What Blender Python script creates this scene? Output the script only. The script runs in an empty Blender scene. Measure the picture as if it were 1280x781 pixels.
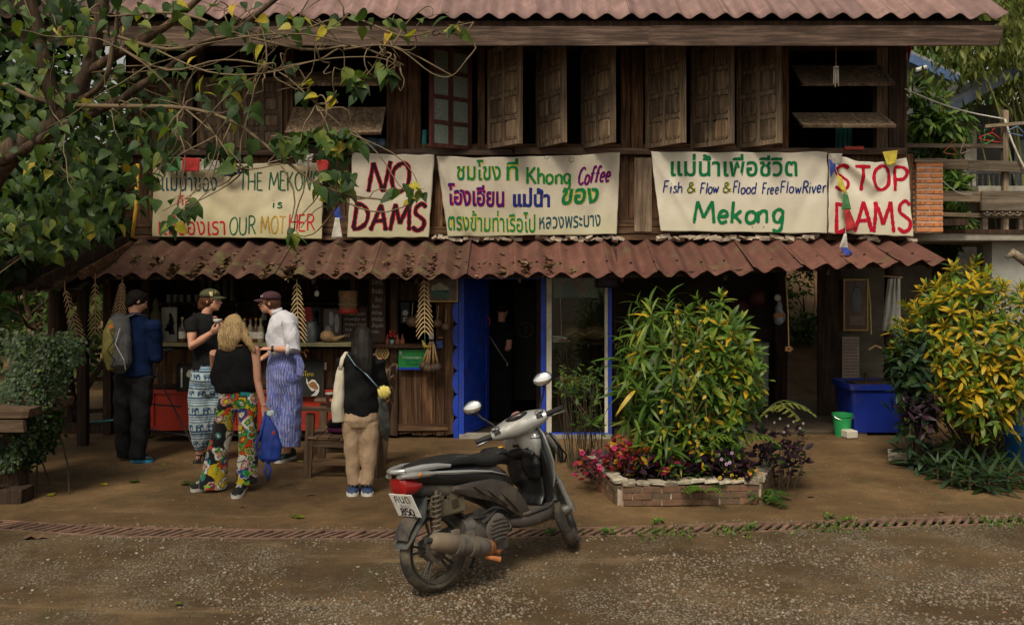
import bpy, bmesh, math, random
import numpy as np
from mathutils import Vector, Matrix, Euler, noise
random.seed(7); np.random.seed(7)
S = bpy.context.scene
C = S.collection
R = math.radians
# ---------------------------------------------------------------- camera
F = 1100.0; CX = 640.0; HY = 340.0; CAMZ = 1.95      # photo pixels (1280 wide), horizon row, eye height
cam = bpy.data.cameras.new('camera')
cam.sensor_width = 36.0; cam.lens = 36.0 * F / 1280.0
cam.shift_y = -(390.5 - HY) / 1280.0
cam.clip_start = 0.05; cam.clip_end = 800
co = bpy.data.objects.new('camera', cam); C.objects.link(co)
co.location = (0, 0, CAMZ); co.rotation_euler = (R(90), 0, 0)
S.camera = co
# ---------------------------------------------------------------- light
w = bpy.data.worlds.new('World'); S.world = w; w.use_nodes = True
nt = w.node_tree; bg = nt.nodes['Background']
sky = nt.nodes.new('ShaderNodeTexSky'); sky.sky_type = 'NISHITA'; sky.sun_disc = False
SUN_EL, SUN_AZ = R(52), R(198)                        # azimuth clockwise from +Y: behind the camera, a little left
sky.sun_elevation = SUN_EL; sky.sun_rotation = SUN_AZ
sky.air_density = 1.0; sky.dust_density = 3.0; sky.ozone_density = 1.0
# thin overcast: the sky's blue is mostly washed out
hs = nt.nodes.new('ShaderNodeHueSaturation'); hs.inputs['Saturation'].default_value = .35; nt.links.new(sky.outputs[0], hs.inputs['Color'])
wm = nt.nodes.new('ShaderNodeMix'); wm.data_type = 'RGBA'; wm.blend_type = 'MULTIPLY'; wm.inputs[0].default_value = 1; wm.inputs[7].default_value = (1.08, 1.0, .84, 1); nt.links.new(hs.outputs[0], wm.inputs[6])
nt.links.new(wm.outputs[2], bg.inputs[0]); bg.inputs[1].default_value = 0.078
sl = bpy.data.lights.new('sun', 'SUN'); sl.energy = 2.0; sl.angle = R(18); sl.color = (1.0, 0.89, 0.7)
so = bpy.data.objects.new('sun', sl); C.objects.link(so)
sd = Vector((math.sin(SUN_AZ) * math.cos(SUN_EL), math.cos(SUN_AZ) * math.cos(SUN_EL), math.sin(SUN_EL)))
so.rotation_euler = sd.to_track_quat('Z', 'Y').to_euler(); so.location = sd * 30
S.view_settings.view_transform = 'Standard'; S.view_settings.look = 'None'
S.view_settings.exposure = 0.45; S.view_settings.gamma = 1.0
try: S.cycles.max_bounces = 6; S.cycles.transparent_max_bounces = 8
except Exception: pass
# ---------------------------------------------------------------- helpers
def P(px, py, Y):
 """a point that the photograph shows at pixel (px, py), standing Y metres in front of the camera"""
 return Vector(((px - CX) / F * Y, Y, CAMZ - (py - HY) / F * Y))
def G(px, py):
 """the ground point under a pixel below the horizon"""
 return P(px, py, CAMZ * F / (py - HY))
def tag(o, label=None, cat=None, group=None, kind=None):
 if label: o['label'] = label
 if cat: o['category'] = cat
 if group: o['group'] = group
 if kind: o['kind'] = kind
 return o
def thing(name, label, cat, loc=(0, 0, 0), group=None, rot=(0, 0, 0)):
 o = bpy.data.objects.new(name, None); C.objects.link(o); o.empty_display_size = .1
 o.location = loc; o.rotation_euler = rot
 return tag(o, label, cat, group)
def wloc(o):
 v = Vector(o.location)
 while o.parent: o = o.parent; v = v + Vector(o.location)
 return v
def link(name, me, m, parent=None, loc=(0, 0, 0), rot=(0, 0, 0), sc=None, kind=None, label=None):
 o = bpy.data.objects.new(name, me); C.objects.link(o)
 if m is not None and not me.materials:
  for k in (m if isinstance(m, (list, tuple)) else [m]): me.materials.append(k)
 if parent: o.parent = parent
 o.location = loc; o.rotation_euler = rot
 if sc is not None: o.scale = sc
 if kind: o['kind'] = kind
 if label: o['label'] = label
 return o
def copy_tree(o, parent=None):
 c = o.copy(); C.objects.link(c); c.parent = parent
 for ch in list(o.children): copy_tree(ch, c)
 return c
class MB:
 """collects shapes, links them as one mesh object"""
 def __init__(s): s.v = []; s.f = []; s.m = []
 def add(s, vs, fs, m=0):
  b = len(s.v); s.v.extend([tuple(q) for q in vs]); s.f.extend([tuple(i + b for i in f) for f in fs]); s.m.extend([m] * len(fs)); return s
 def box(s, c, d, rot=None, m=0, jit=0.0):
  x, y, z = d[0] / 2, d[1] / 2, d[2] / 2; c = Vector(c)
  vs = [Vector(p) for p in ((-x,-y,-z),(x,-y,-z),(x,y,-z),(-x,y,-z),(-x,-y,z),(x,-y,z),(x,y,z),(-x,y,z))]
  if jit: vs = [v + Vector([random.uniform(-jit, jit) for _ in range(3)]) for v in vs]
  if rot is not None:
   M = rot if isinstance(rot, Matrix) else Euler(rot).to_matrix(); vs = [M @ v for v in vs]
  return s.add([v + c for v in vs], [(0,3,2,1),(4,5,6,7),(0,1,5,4),(1,2,6,5),(2,3,7,6),(3,0,4,7)], m)
 def tube(s, path, r, n=8, side=None, caps=True, m=0):
  path = [Vector(p) for p in path]; k = len(path)
  if not isinstance(r, (list, tuple)): r = [r] * k
  rings = []; prev = None
  for i in range(k):
   t = (path[min(i + 1, k - 1)] - path[max(i - 1, 0)]).normalized()
   if side is not None: a = Vector(side)
   elif prev is not None: a = prev
   else: a = Vector((0, 0, 1)) if abs(t.z) < .9 else Vector((1, 0, 0))
   a = (a - t * a.dot(t))
   if a.length < 1e-5: a = t.orthogonal()
   a.normalize(); b = t.cross(a); prev = a
   ra, rb = r[i] if isinstance(r[i], (list, tuple)) else (r[i], r[i])
   rings.append([path[i] + a * (ra * math.cos(2 * math.pi * j / n)) + b * (rb * math.sin(2 * math.pi * j / n)) for j in range(n)])
  return s.loft(rings, caps, m)
 def loft(s, rings, caps=True, m=0, closed=True):
  n = len(rings[0]); vs = [p for q in rings for p in q]; fs = []
  for i in range(len(rings) - 1):
   for j in range(n if closed else n - 1):
    a = i * n + j; b = i * n + (j + 1) % n
    fs.append((a, b, b + n, a + n))
  if caps and closed:
   fs.append(tuple(range(n - 1, -1, -1))); fs.append(tuple((len(rings) - 1) * n + j for j in range(n)))
  return s.add(vs, fs, m)
 def lathe(s, prof, c=(0, 0, 0), n=16, axis=(0, 0, 1), m=0):
  """prof: (radius, height) pairs along axis"""
  ax = Vector(axis).normalized(); a = ax.orthogonal().normalized(); b = ax.cross(a); c = Vector(c)
  rings = [[c + ax * h + a * (max(r, 1e-4) * math.cos(2*math.pi*j/n)) + b * (max(r, 1e-4) * math.sin(2*math.pi*j/n)) for j in range(n)] for r, h in prof]
  return s.loft(rings, True, m)
 def ball(s, c, r, n=10, rot=None, m=0):
  c = Vector(c); r = r if isinstance(r, (list, tuple)) else (r, r, r)
  M = Euler(rot).to_matrix() if rot is not None else Matrix.Identity(3)
  rings = []
  k = max(4, n // 2 + 1)
  for i in range(k):
   ph = math.pi * (i + .02) / (k - 1 + .04)
   rings.append([c + M @ Vector((r[0]*math.sin(ph)*math.cos(2*math.pi*j/n), r[1]*math.sin(ph)*math.sin(2*math.pi*j/n), -r[2]*math.cos(ph))) for j in range(n)])
  return s.loft(rings, True, m)
 def quad(s, a, b, c, d, m=0): return s.add([a, b, c, d], [(0, 1, 2, 3)], m)
 def slab(s, pts, t, m=0):
  """prism: closed outline pts pushed by vector t"""
  n = len(pts); t = Vector(t); pts = [Vector(p) for p in pts]
  return s.add(pts + [p + t for p in pts], [tuple(range(n)), tuple(range(2*n-1, n-1, -1))] + [(j, j + n, (j+1) % n + n, (j+1) % n) for j in range(n)], m)
 def mesh(s, name, off=(0, 0, 0), smooth=False):
  me = bpy.data.meshes.new(name)
  off = tuple(off)
  me.from_pydata([(p[0]-off[0], p[1]-off[1], p[2]-off[2]) for p in s.v], [], s.f); me.update()
  if any(s.m): me.polygons.foreach_set('material_index', s.m)
  if smooth: me.polygons.foreach_set('use_smooth', [True] * len(me.polygons))
  return me
 def build(s, name, m, parent=None, smooth=False, kind=None, label=None, bevel=0, angle=None):
  """vertices are given in world coordinates; the parent is never rotated when it is built this way"""
  off = wloc(parent) if parent else Vector((0, 0, 0))
  me = s.mesh(name, off, smooth)
  bm = bmesh.new(); bm.from_mesh(me)
  if angle is not None or smooth:
   bmesh.ops.remove_doubles(bm, verts=bm.verts, dist=1e-5)
  bmesh.ops.recalc_face_normals(bm, faces=bm.faces)
  if bevel:
   es = [e for e in bm.edges if e.is_manifold and e.calc_face_angle(0) > .6]
   bmesh.ops.bevel(bm, geom=es, offset=bevel, segments=1, affect='EDGES', profile=.7)
  if angle is not None:
   for f in bm.faces: f.smooth = True
   for e in bm.edges:
    if e.is_manifold and e.calc_face_angle(0) > R(angle): e.smooth = False
  bm.to_mesh(me); bm.free()
  return link(name, me, m, parent, kind=kind, label=label)
# unit boxes with a worn edge, shared by all alike boards and bricks
def worn_box(seed, n=0.02):
 rnd = random.Random(seed); bm = bmesh.new(); bmesh.ops.create_cube(bm, size=1)
 bmesh.ops.bevel(bm, geom=list(bm.edges), offset=.03, segments=1, affect='EDGES')
 for v in bm.verts: v.co += Vector([rnd.uniform(-n, n) for _ in range(3)])
 me = bpy.data.meshes.new('board'); bm.to_mesh(me); bm.free(); return me
_UB = {}
def board(name, c, d, m, parent=None, rot=(0, 0, 0), label=None):
 """one board / brick / slat: an object sharing one of four unit meshes per material"""
 k = random.randrange(4); key = (m.name, k)
 if key not in _UB:
  me = worn_box(k, .012); me.materials.append(m); _UB[key] = me
 off = wloc(parent) if parent else Vector((0, 0, 0))
 return link(name, _UB[key], None, parent, Vector(c) - off, rot, d, label=label)
def beam(name, a, b, wd, th, m, parent=None, up=(0, 0, 1)):
 """a board from point a to point b, wd across, th thick"""
 a = Vector(a); b = Vector(b); t = (b - a); L = t.length; t.normalize()
 u = Vector(up); u = (u - t * u.dot(t))
 if u.length < 1e-4: u = t.orthogonal()
 u.normalize(); s_ = u.cross(t)
 M = Matrix((t, s_, u)).transposed()
 return board(name, (a + b) / 2, (L, th, wd), m, parent, M.to_euler())
# ---------------------------------------------------------------- materials
MATS = {}
def nodes(name):
 m = bpy.data.materials.new(name); m.use_nodes = True; MATS[name] = m
 t = m.node_tree; b = t.nodes['Principled BSDF']; return m, t, b
def L(t, a, b): t.links.new(a, b)
def coords(t, kind='world', scale=(1, 1, 1), rnd=True):
 if kind == 'world': g = t.nodes.new('ShaderNodeNewGeometry').outputs['Position']
 else: g = t.nodes.new('ShaderNodeTexCoord').outputs['Object']
 mp = t.nodes.new('ShaderNodeMapping'); mp.inputs['Scale'].default_value = scale; L(t, g, mp.inputs['Vector'])
 if rnd:
  oi = t.nodes.new('ShaderNodeObjectInfo'); mu = t.nodes.new('ShaderNodeMath'); mu.operation = 'MULTIPLY'; mu.inputs[1].default_value = 37.0
  L(t, oi.outputs['Random'], mu.inputs[0]); L(t, mu.outputs[0], mp.inputs['Location'])
 return mp.outputs[0]
def noise_n(t, vec, scale=5, detail=4, rough=.6, dist=0):
 n = t.nodes.new('ShaderNodeTexNoise'); n.inputs['Scale'].default_value = scale; n.inputs['Detail'].default_value = detail
 n.inputs['Roughness'].default_value = rough; n.inputs['Distortion'].default_value = dist
 if vec is not None: L(t, vec, n.inputs['Vector'])
 return n
def ramp(t, fac, stops):
 r = t.nodes.new('ShaderNodeValToRGB'); e = r.color_ramp.elements
 while len(e) < len(stops): e.new(.5)
 for i, (p, c) in enumerate(stops): e[i].position = p; e[i].color = tuple(c) + (1,) if len(c) == 3 else c
 L(t, fac, r.inputs[0]); return r
def mixc(t, fac, a, b, mode='MIX'):
 n = t.nodes.new('ShaderNodeMix'); n.data_type = 'RGBA'; n.blend_type = mode
 for k, v in ((0, fac), (6, a), (7, b)):
  if isinstance(v, (int, float)): n.inputs[k].default_value = v
  elif isinstance(v, (tuple, list)): n.inputs[k].default_value = tuple(v) + (1,)
  else: L(t, v, n.inputs[k])
 return n.outputs[2]
def bump(t, b, h, strength=.3, dist=.01):
 n = t.nodes.new('ShaderNodeBump'); n.inputs['Strength'].default_value = strength; n.inputs['Distance'].default_value = dist
 L(t, h, n.inputs['Height']); L(t, n.outputs[0], b.inputs['Normal'])
def mul(c, k): return tuple(min(1, x * k) for x in c)
def plain(name, col, rough=.6, var=.25, scale=9, bmp=.15, metal=0.0, dirt=None, dirt_amt=.5, spec=.5, coat=0):
 """one colour with a soft mottling, fine relief and optional dirt patches"""
 m, t, b = nodes(name); v = coords(t, 'world')
 n = noise_n(t, v, scale, 5)
 c = ramp(t, n.outputs[0], [(.3, mul(col, 1 - var)), (.7, mul(col, 1 + var))]).outputs[0]
 if dirt:
  d = noise_n(t, v, scale * .45, 7, .7, .4)
  f = ramp(t, d.outputs[0], [(.62 - .3 * dirt_amt, (0, 0, 0)), (.8 - .2 * dirt_amt, (1, 1, 1))]).outputs[0]
  c = mixc(t, f, c, dirt)
  rr = t.nodes.new('ShaderNodeMapRange'); rr.inputs[3].default_value = rough; rr.inputs[4].default_value = .9; L(t, f, rr.inputs[0]); L(t, rr.outputs[0], b.inputs['Roughness'])
 else: b.inputs['Roughness'].default_value = rough
 L(t, c, b.inputs['Base Color']); b.inputs['Metallic'].default_value = metal
 b.inputs['Specular IOR Level'].default_value = spec; b.inputs['Coat Weight'].default_value = coat
 if bmp: bump(t, b, noise_n(t, v, scale * 8, 4).outputs[0], bmp, .004)
 return m
def wood(name, dark, light, axis='z', moss=None, rough=.85):
 m, t, b = nodes(name); s_ = {'x': (1.6, 26, 26), 'y': (26, 1.6, 26), 'z': (26, 26, 1.6)}[axis]
 v = coords(t, 'world', s_); v2 = coords(t, 'world', (1, 1, 1))
 n = noise_n(t, v, 1.0, 6, .65, .6)
 n2 = noise_n(t, v2, 2.3, 5, .6)
 oi = t.nodes.new('ShaderNodeObjectInfo')
 c = ramp(t, n.outputs[0], [(.28, mul(dark, .6)), (.45, dark), (.72, light)]).outputs[0]
 c2 = ramp(t, n2.outputs[0], [(.3, (.55, .52, .5)), (.75, (1.15, 1.1, 1.05))]).outputs[0]
 c = mixc(t, 1.0, c, c2, 'MULTIPLY')
 c3 = ramp(t, oi.outputs['Random'], [(0, (.72, .68, .66)), (.5, (1, 1, 1)), (1, (1.3, 1.2, 1.08))]).outputs[0]
 c = mixc(t, 1.0, c, c3, 'MULTIPLY')
 if moss:
  mm = noise_n(t, v2, 6, 6, .7)
  c = mixc(t, ramp(t, mm.outputs[0], [(.52, (0, 0, 0)), (.68, (.8, .8, .8))]).outputs[0], c, moss)
 L(t, c, b.inputs['Base Color']); b.inputs['Roughness'].default_value = rough; b.inputs['Specular IOR Level'].default_value = .25
 bump(t, b, n.outputs[0], .6, .006)
 return m
def attr_mat(name, rough=.85, bmp=.2, scale=60, sheen=.2, spec=.2, trans=0):
 """colour comes from the printed/dyed pattern stored on the mesh"""
 m, t, b = nodes(name); a = t.nodes.new('ShaderNodeAttribute'); a.attribute_name = 'Col'
 v = coords(t, 'obj'); n = noise_n(t, v, 14, 4)
 c = mixc(t, 1.0, a.outputs[0], ramp(t, n.outputs[0], [(.3, (.82, .82, .82)), (.7, (1.12, 1.12, 1.12))]).outputs[0], 'MULTIPLY')
 L(t, c, b.inputs['Base Color']); b.inputs['Roughness'].default_value = rough; b.inputs['Sheen Weight'].default_value = sheen
 b.inputs['Specular IOR Level'].default_value = spec
 bump(t, b, noise_n(t, v, scale, 4).outputs[0], bmp, .004)
 return m
def leafmat(name, stops, source='rnd', rough=.5, vein=True, trans=.3):
 """leaf colours picked per leaf: by object (rnd) or by the value stored on the leaf's vertices (attr)"""
 m, t, b = nodes(name)
 if source == 'rnd': f = t.nodes.new('ShaderNodeObjectInfo').outputs['Random']
 else:
  a = t.nodes.new('ShaderNodeAttribute'); a.attribute_name = 'leafv'; f = a.outputs['Fac']
 c = ramp(t, f, stops).outputs[0]
 n = noise_n(t, coords(t, 'world', rnd=False), 30, 3)
 c = mixc(t, 1.0, c, ramp(t, n.outputs[0], [(.3, (.7, .75, .7)), (.7, (1.2, 1.15, 1.1))]).outputs[0], 'MULTIPLY')
 L(t, c, b.inputs['Base Color']); b.inputs['Roughness'].default_value = rough; b.inputs['Specular IOR Level'].default_value = .4
 out = t.nodes['Material Output']; tr = t.nodes.new('ShaderNodeBsdfTranslucent'); mx = t.nodes.new('ShaderNodeMixShader')
 L(t, mixc(t, 1.0, c, (1.3, 1.5, .5), 'MULTIPLY'), tr.inputs[0]); mx.inputs[0].default_value = trans
 L(t, b.outputs[0], mx.inputs[1]); L(t, tr.outputs[0], mx.inputs[2]); L(t, mx.outputs[0], out.inputs[0])
 return m
# ---- the materials
W_WALL = wood('weathered_wall_wood', (.07, .037, .021), (.24, .145, .085), 'z')
W_WALLH = wood('weathered_wall_wood_flat', (.07, .037, .021), (.23, .145, .088), 'x')
W_DARK = wood('dark_brown_wood', (.035, .022, .016), (.1, .064, .045), 'z')
W_SHUT = wood('grey_brown_shutter_wood', (.14, .105, .075), (.38, .3, .22), 'z')
W_FASCIA = wood('fascia_wood', (.08, .055, .045), (.24, .17, .14), 'x')
W_GREY = wood('silvered_wood', (.16, .135, .105), (.38, .33, .27), 'x')
W_GREYZ = wood('silvered_wood_upright', (.16, .135, .105), (.38, .33, .27), 'z')
W_GREEN = wood('mossy_counter_wood', (.08, .08, .05), (.22, .23, .13), 'x')
W_BENCH = wood('bench_wood', (.09, .06, .04), (.24, .17, .12), 'x')
W_BENCHZ = wood('bench_wood_upright', (.09, .06, .04), (.22, .16, .115), 'z')
W_LIGHT = wood('pale_plank_wood', (.19, .14, .1), (.42, .34, .26), 'z')
GLASSRED = wood('dark_red_painted_wood', (.06, .02, .018), (.13, .05, .04), 'z')
BLUE = plain('blue_paint', (.008, .05, .46), .5, .3, 5, .3, dirt=(.03, .04, .14), dirt_amt=.35)
RED = plain('red_paint', (.42, .03, .012), .5, .3, 4, .2, dirt=(.16, .03, .02), dirt_amt=.5)
WHITEWOOD = plain('chalky_white_paint', (.55, .53, .45), .75, .15, 7, .3, dirt=(.2, .17, .12), dirt_amt=.35)
BLACK = plain('black_cloth', (.008, .008, .009), .9, .3, 30, .3, spec=.15)
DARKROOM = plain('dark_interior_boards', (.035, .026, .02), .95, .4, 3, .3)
CONC = plain('old_concrete', (.3, .28, .24), .9, .25, 5, .5, dirt=(.12, .11, .085), dirt_amt=.5)
CARD = plain('brown_paper', (.32, .23, .14), .8)
STRAW = plain('dry_straw', (.5, .35, .16), .8, .25, 20)
STRAWD = plain('woven_dark_straw', (.2, .12, .055), .85, .35, 30, .5)
METAL = plain('scratched_metal', (.45, .45, .46), .35, .15, 20, .1, metal=1)
DMETAL = plain('dark_metal', (.03, .03, .032), .5, .3, 20, .1)
PLASTICG = plain('green_plastic', (.02, .3, .09), .4, .15)
PLASTICB = plain('blue_plastic', (.006, .02, .2), .38, .25, 3, .1, dirt=(.05, .05, .11), dirt_amt=.3)
YELLOW = plain('yellow_paint', (.6, .36, .04), .5)
def roofmat(name, base, dirtc, moss, mossamt):
 m, t, b = nodes(name); v = coords(t, 'world', rnd=False)
 oi = t.nodes.new('ShaderNodeObjectInfo')
 n = noise_n(t, v, 3.5, 7, .65); st = noise_n(t, coords(t, 'world', (14, 1.2, 1.2), rnd=True), 1.0, 5, .6)
 c = ramp(t, n.outputs[0], [(.3, mul(base, .72)), (.55, base), (.75, mul(base, 1.3))]).outputs[0]
 c = mixc(t, 1.0, c, ramp(t, st.outputs[0], [(.3, (.72, .7, .7)), (.65, (1.1, 1.1, 1.1))]).outputs[0], 'MULTIPLY')
 c = mixc(t, 1.0, c, ramp(t, oi.outputs['Random'], [(0, (.82, .8, .82)), (1, (1.15, 1.12, 1.1))]).outputs[0], 'MULTIPLY')
 n2 = noise_n(t, v, 9, 7, .75)
 c = mixc(t, ramp(t, n2.outputs[0], [(.5, (0, 0, 0)), (.7, (.75, .75, .75))]).outputs[0], c, dirtc)
 n3 = noise_n(t, coords(t, 'world', (1.1, 3, 3), rnd=False), 1.6, 8, .7)
 c = mixc(t, ramp(t, n3.outputs[0], [(.62 - mossamt, (0, 0, 0)), (.72 - mossamt, (.8, .8, .8))]).outputs[0], c, moss)
 L(t, c, b.inputs['Base Color']); b.inputs['Roughness'].default_value = .85; b.inputs['Specular IOR Level'].default_value = .3
 bump(t, b, noise_n(t, v, 50, 5, .7).outputs[0], .5, .004); return m
ROOF_UP = roofmat('pink_fibre_cement', (.27, .175, .165), (.17, .13, .115), (.2, .17, .1), -.02)
ROOF_LO = roofmat('red_brown_fibre_cement', (.155, .068, .053), (.09, .058, .042), (.12, .115, .05), .05)
ROOF_LO2 = roofmat('red_brown_fibre_cement_mossy', (.12, .06, .045), (.08, .055, .037), (.13, .13, .05), .08)
# ================================================================ ground
def ground_h(x, y):
 """height of the yard: almost flat, a slight swell near the drain, a bank far back on the right"""
 return .012 * math.sin(x * 1.3 + y) * max(0, min(1, (6.4 - y)))
def groundmat(name, base, light, gravel, wet):
 m, t, b = nodes(name); v = coords(t, 'world', rnd=False)
 n = noise_n(t, v, .8, 8, .65, .3); n2 = noise_n(t, v, 5, 8, .7); n3 = noise_n(t, v, 60, 5, .7)
 c = ramp(t, n.outputs[0], [(.32, mul(base, .62)), (.5, base), (.68, light)]).outputs[0]
 c = mixc(t, 1.0, c, ramp(t, n2.outputs[0], [(.3, (.72, .7, .66)), (.7, (1.22, 1.2, 1.18))]).outputs[0], 'MULTIPLY')
 c = mixc(t, 1.0, c, ramp(t, n3.outputs[0], [(.3, (.75, .75, .75)), (.72, (1.25, 1.25, 1.25))]).outputs[0], 'MULTIPLY')
 h = n3.outputs[0]
 if gravel:
  vo = t.nodes.new('ShaderNodeTexVoronoi'); vo.inputs['Scale'].default_value = 85; L(t, v, vo.inputs['Vector'])
  g = noise_n(t, v, 1.1, 5, .7)
  msk = ramp(t, g.outputs[0], [(.46, (0, 0, 0)), (.62, (1, 1, 1))]).outputs[0]
  pick = ramp(t, vo.outputs['Color'], [(.55, (0, 0, 0)), (.6, (1, 1, 1))]).outputs[0]
  stone = ramp(t, vo.outputs['Distance'], [(.3, (.28, .25, .21)), (.6, (.1, .085, .06))]).outputs[0]
  mm = t.nodes.new('ShaderNodeMath'); mm.operation = 'MULTIPLY'; L(t, msk, mm.inputs[0]); L(t, pick, mm.inputs[1])
  c = mixc(t, mm.outputs[0], c, stone)
 mo_ = noise_n(t, v, 1.7, 7, .7, .5); c = mixc(t, ramp(t, mo_.outputs[0], [(.55, (0, 0, 0)), (.72, (.55, .55, .55))]).outputs[0], c, (.06, .06, .022))
 sn = noise_n(t, coords(t, 'world', (.45, 2.6, 1), rnd=False), 1.0, 8, .7, .3); c = mixc(t, ramp(t, sn.outputs[0], [(.57, (0, 0, 0)), (.7, (.6, .6, .6))]).outputs[0], c, (.25, .17, .09))
 L(t, c, b.inputs['Base Color'])
 rr = t.nodes.new('ShaderNodeMapRange'); rr.inputs[3].default_value = wet; rr.inputs[4].default_value = .95; L(t, n.outputs[0], rr.inputs[0]); rr.inputs[1].default_value = .35; rr.inputs[2].default_value = .6
 L(t, rr.outputs[0], b.inputs['Roughness']); b.inputs['Specular IOR Level'].default_value = .35
 bump(t, b, n3.outputs[0], .55, .012); return m
ROADM = groundmat('muddy_gravel_road', (.085, .054, .026), (.15, .1, .05), True, .65)
PAVEM = groundmat('dusty_brown_concrete', (.125, .076, .034), (.2, .125, .058), False, .7)
FLOORM = groundmat('dark_shop_floor', (.1, .08, .06), (.15, .12, .09), False, .6)
EARTHM = groundmat('brown_earth_bank', (.16, .1, .055), (.24, .16, .095), False, .9)
def drain_y(x):
 px = 640 + x / 6.7 * 1100
 pts = [(-200, 650), (0, 656), (140, 664), (300, 667), (500, 668), (720, 665), (900, 660), (1100, 654), (1280, 649), (1500, 646)]
 for (a, ya), (b_, yb) in zip(pts, pts[1:]):
  if px <= b_: py = ya + (yb - ya) * max(0, px - a) / (b_ - a); break
 else: py = 646
 return CAMZ * F / (py - HY)
DW = .112     # half width of the drain channel
xs = [-400, -60, -12] + [-6 + i * .1 for i in range(121)] + [12, 60, 400]
def sheet(name, rows, xs, m, hfun):
 """rows: functions of x giving y"""
 mb = MB(); vs = []; n = len(xs)
 for r in rows:
  for x in xs: y = r(x); vs.append((x, y, hfun(x, y)))
 fs = [(i * n + j, i * n + j + 1, (i + 1) * n + j + 1, (i + 1) * n + j) for i in range(len(rows) - 1) for j in range(n - 1)]
 mb.add(vs, fs); return mb.build(name, m, None, smooth=True, kind='structure')
dy = lambda x: drain_y(max(-5, min(5, x)))
def road_h(x, y):
 k = max(0, min(1, (dy(x) - DW - y) / .5)); return (-.012 + .02 * noise.noise(Vector((x * 1.2, y * 1.6, 0))) + .008 * noise.noise(Vector((x * 5, y * 6, 3)))) * k
def pave_h(x, y):
 k = max(0, min(1, (y - dy(x) - DW) / .3)) * max(0, min(1, (9.0 - y) / .5)); return (.012 * noise.noise(Vector((x * 1.1, y * 1.2, 7)))) * k
rows = [(lambda x, q=q: q) for q in (-400, -40, 0, 3)] + [(lambda x, q=q: q) for q in [3.5 + .11 * i for i in range(26)]] + [lambda x: dy(x) - DW - .02, lambda x: dy(x) - DW]
sheet('road', rows, xs, ROADM, road_h)
rows = [lambda x: dy(x) + DW, lambda x: dy(x) + DW + .03] + [(lambda x, q=q: q) for q in [7.15 + .15 * i for i in range(16)]] + [(lambda x, q=q: q) for q in (10, 14, 40, 400)]
sheet('pavement', rows, xs, PAVEM, pave_h)
# drain channel: walls and floor below, an edge rim, and steel slats
CH = plain('shaded_drain_concrete', (.025, .02, .014), .7, .3)  # shade beneath the slats is put into this near-black colour
dch = MB(); ring = []
xd = [-5.2 + i * .2 for i in range(53)]
rings = []
for x in xd:
 y = dy(x); rings.append([(x, y - DW - .001, -.002), (x, y - DW, -.16), (x, y + DW, -.16), (x, y + DW + .001, -.002)])
dch.loft(rings, False, closed=False)
dch.build('drain_channel', CH, None, kind='structure')
RUST = plain('rusty_painted_steel', (.2, .115, .08), .75, .4, 12, .4, dirt=(.09, .06, .04), dirt_amt=.6)
dr = thing('drain_grating', 'long rusty steel slatted drain grating running across the yard', 'drain', (0, 6.6, 0))
for s_ in (-1, 1):
 mb = MB(); rings = []
 for x in xd:
  y = dy(x) + s_ * (DW - .004); rings.append([(x, y - .011, .004), (x, y + .011, .004), (x, y + .011, -.03), (x, y - .011, -.03)])
 mb.loft(rings); mb.build('side_rail', RUST, dr)
slm = MB().box((0, 0, 0), (.03, 2 * DW - .03, .014)).mesh('slat'); slm.materials.append(RUST)
x = -5.0; k = 0; slats = []
while x < 5.0:
 slats.append(x); x += .078
order = sorted(slats, key=lambda q: abs(q) > 3.95)
rest = MB()
for x in slats:
 y = dy(x); a = .62 + random.uniform(-.05, .05)
 if abs(x) < 4.05 and k < 300:
  link('slat', slm, None, dr, (x, y - 6.6, -.004 + random.uniform(-.002, .002)), (random.uniform(-.05, .05), 0, -a), (1.0 + random.uniform(-.2, .2), 1.2, 1)); k += 1
 else: rest.box((x, y, -.004), (.018, 2 * DW, .012), (0, 0, -a))
if rest.v: rest.build('slat_run', RUST, dr, kind='stuff')
# concrete edge patches by the drain
EDGE = plain('pale_cement_patch', (.36, .28, .19), .9, .25, 6, .5)
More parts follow.
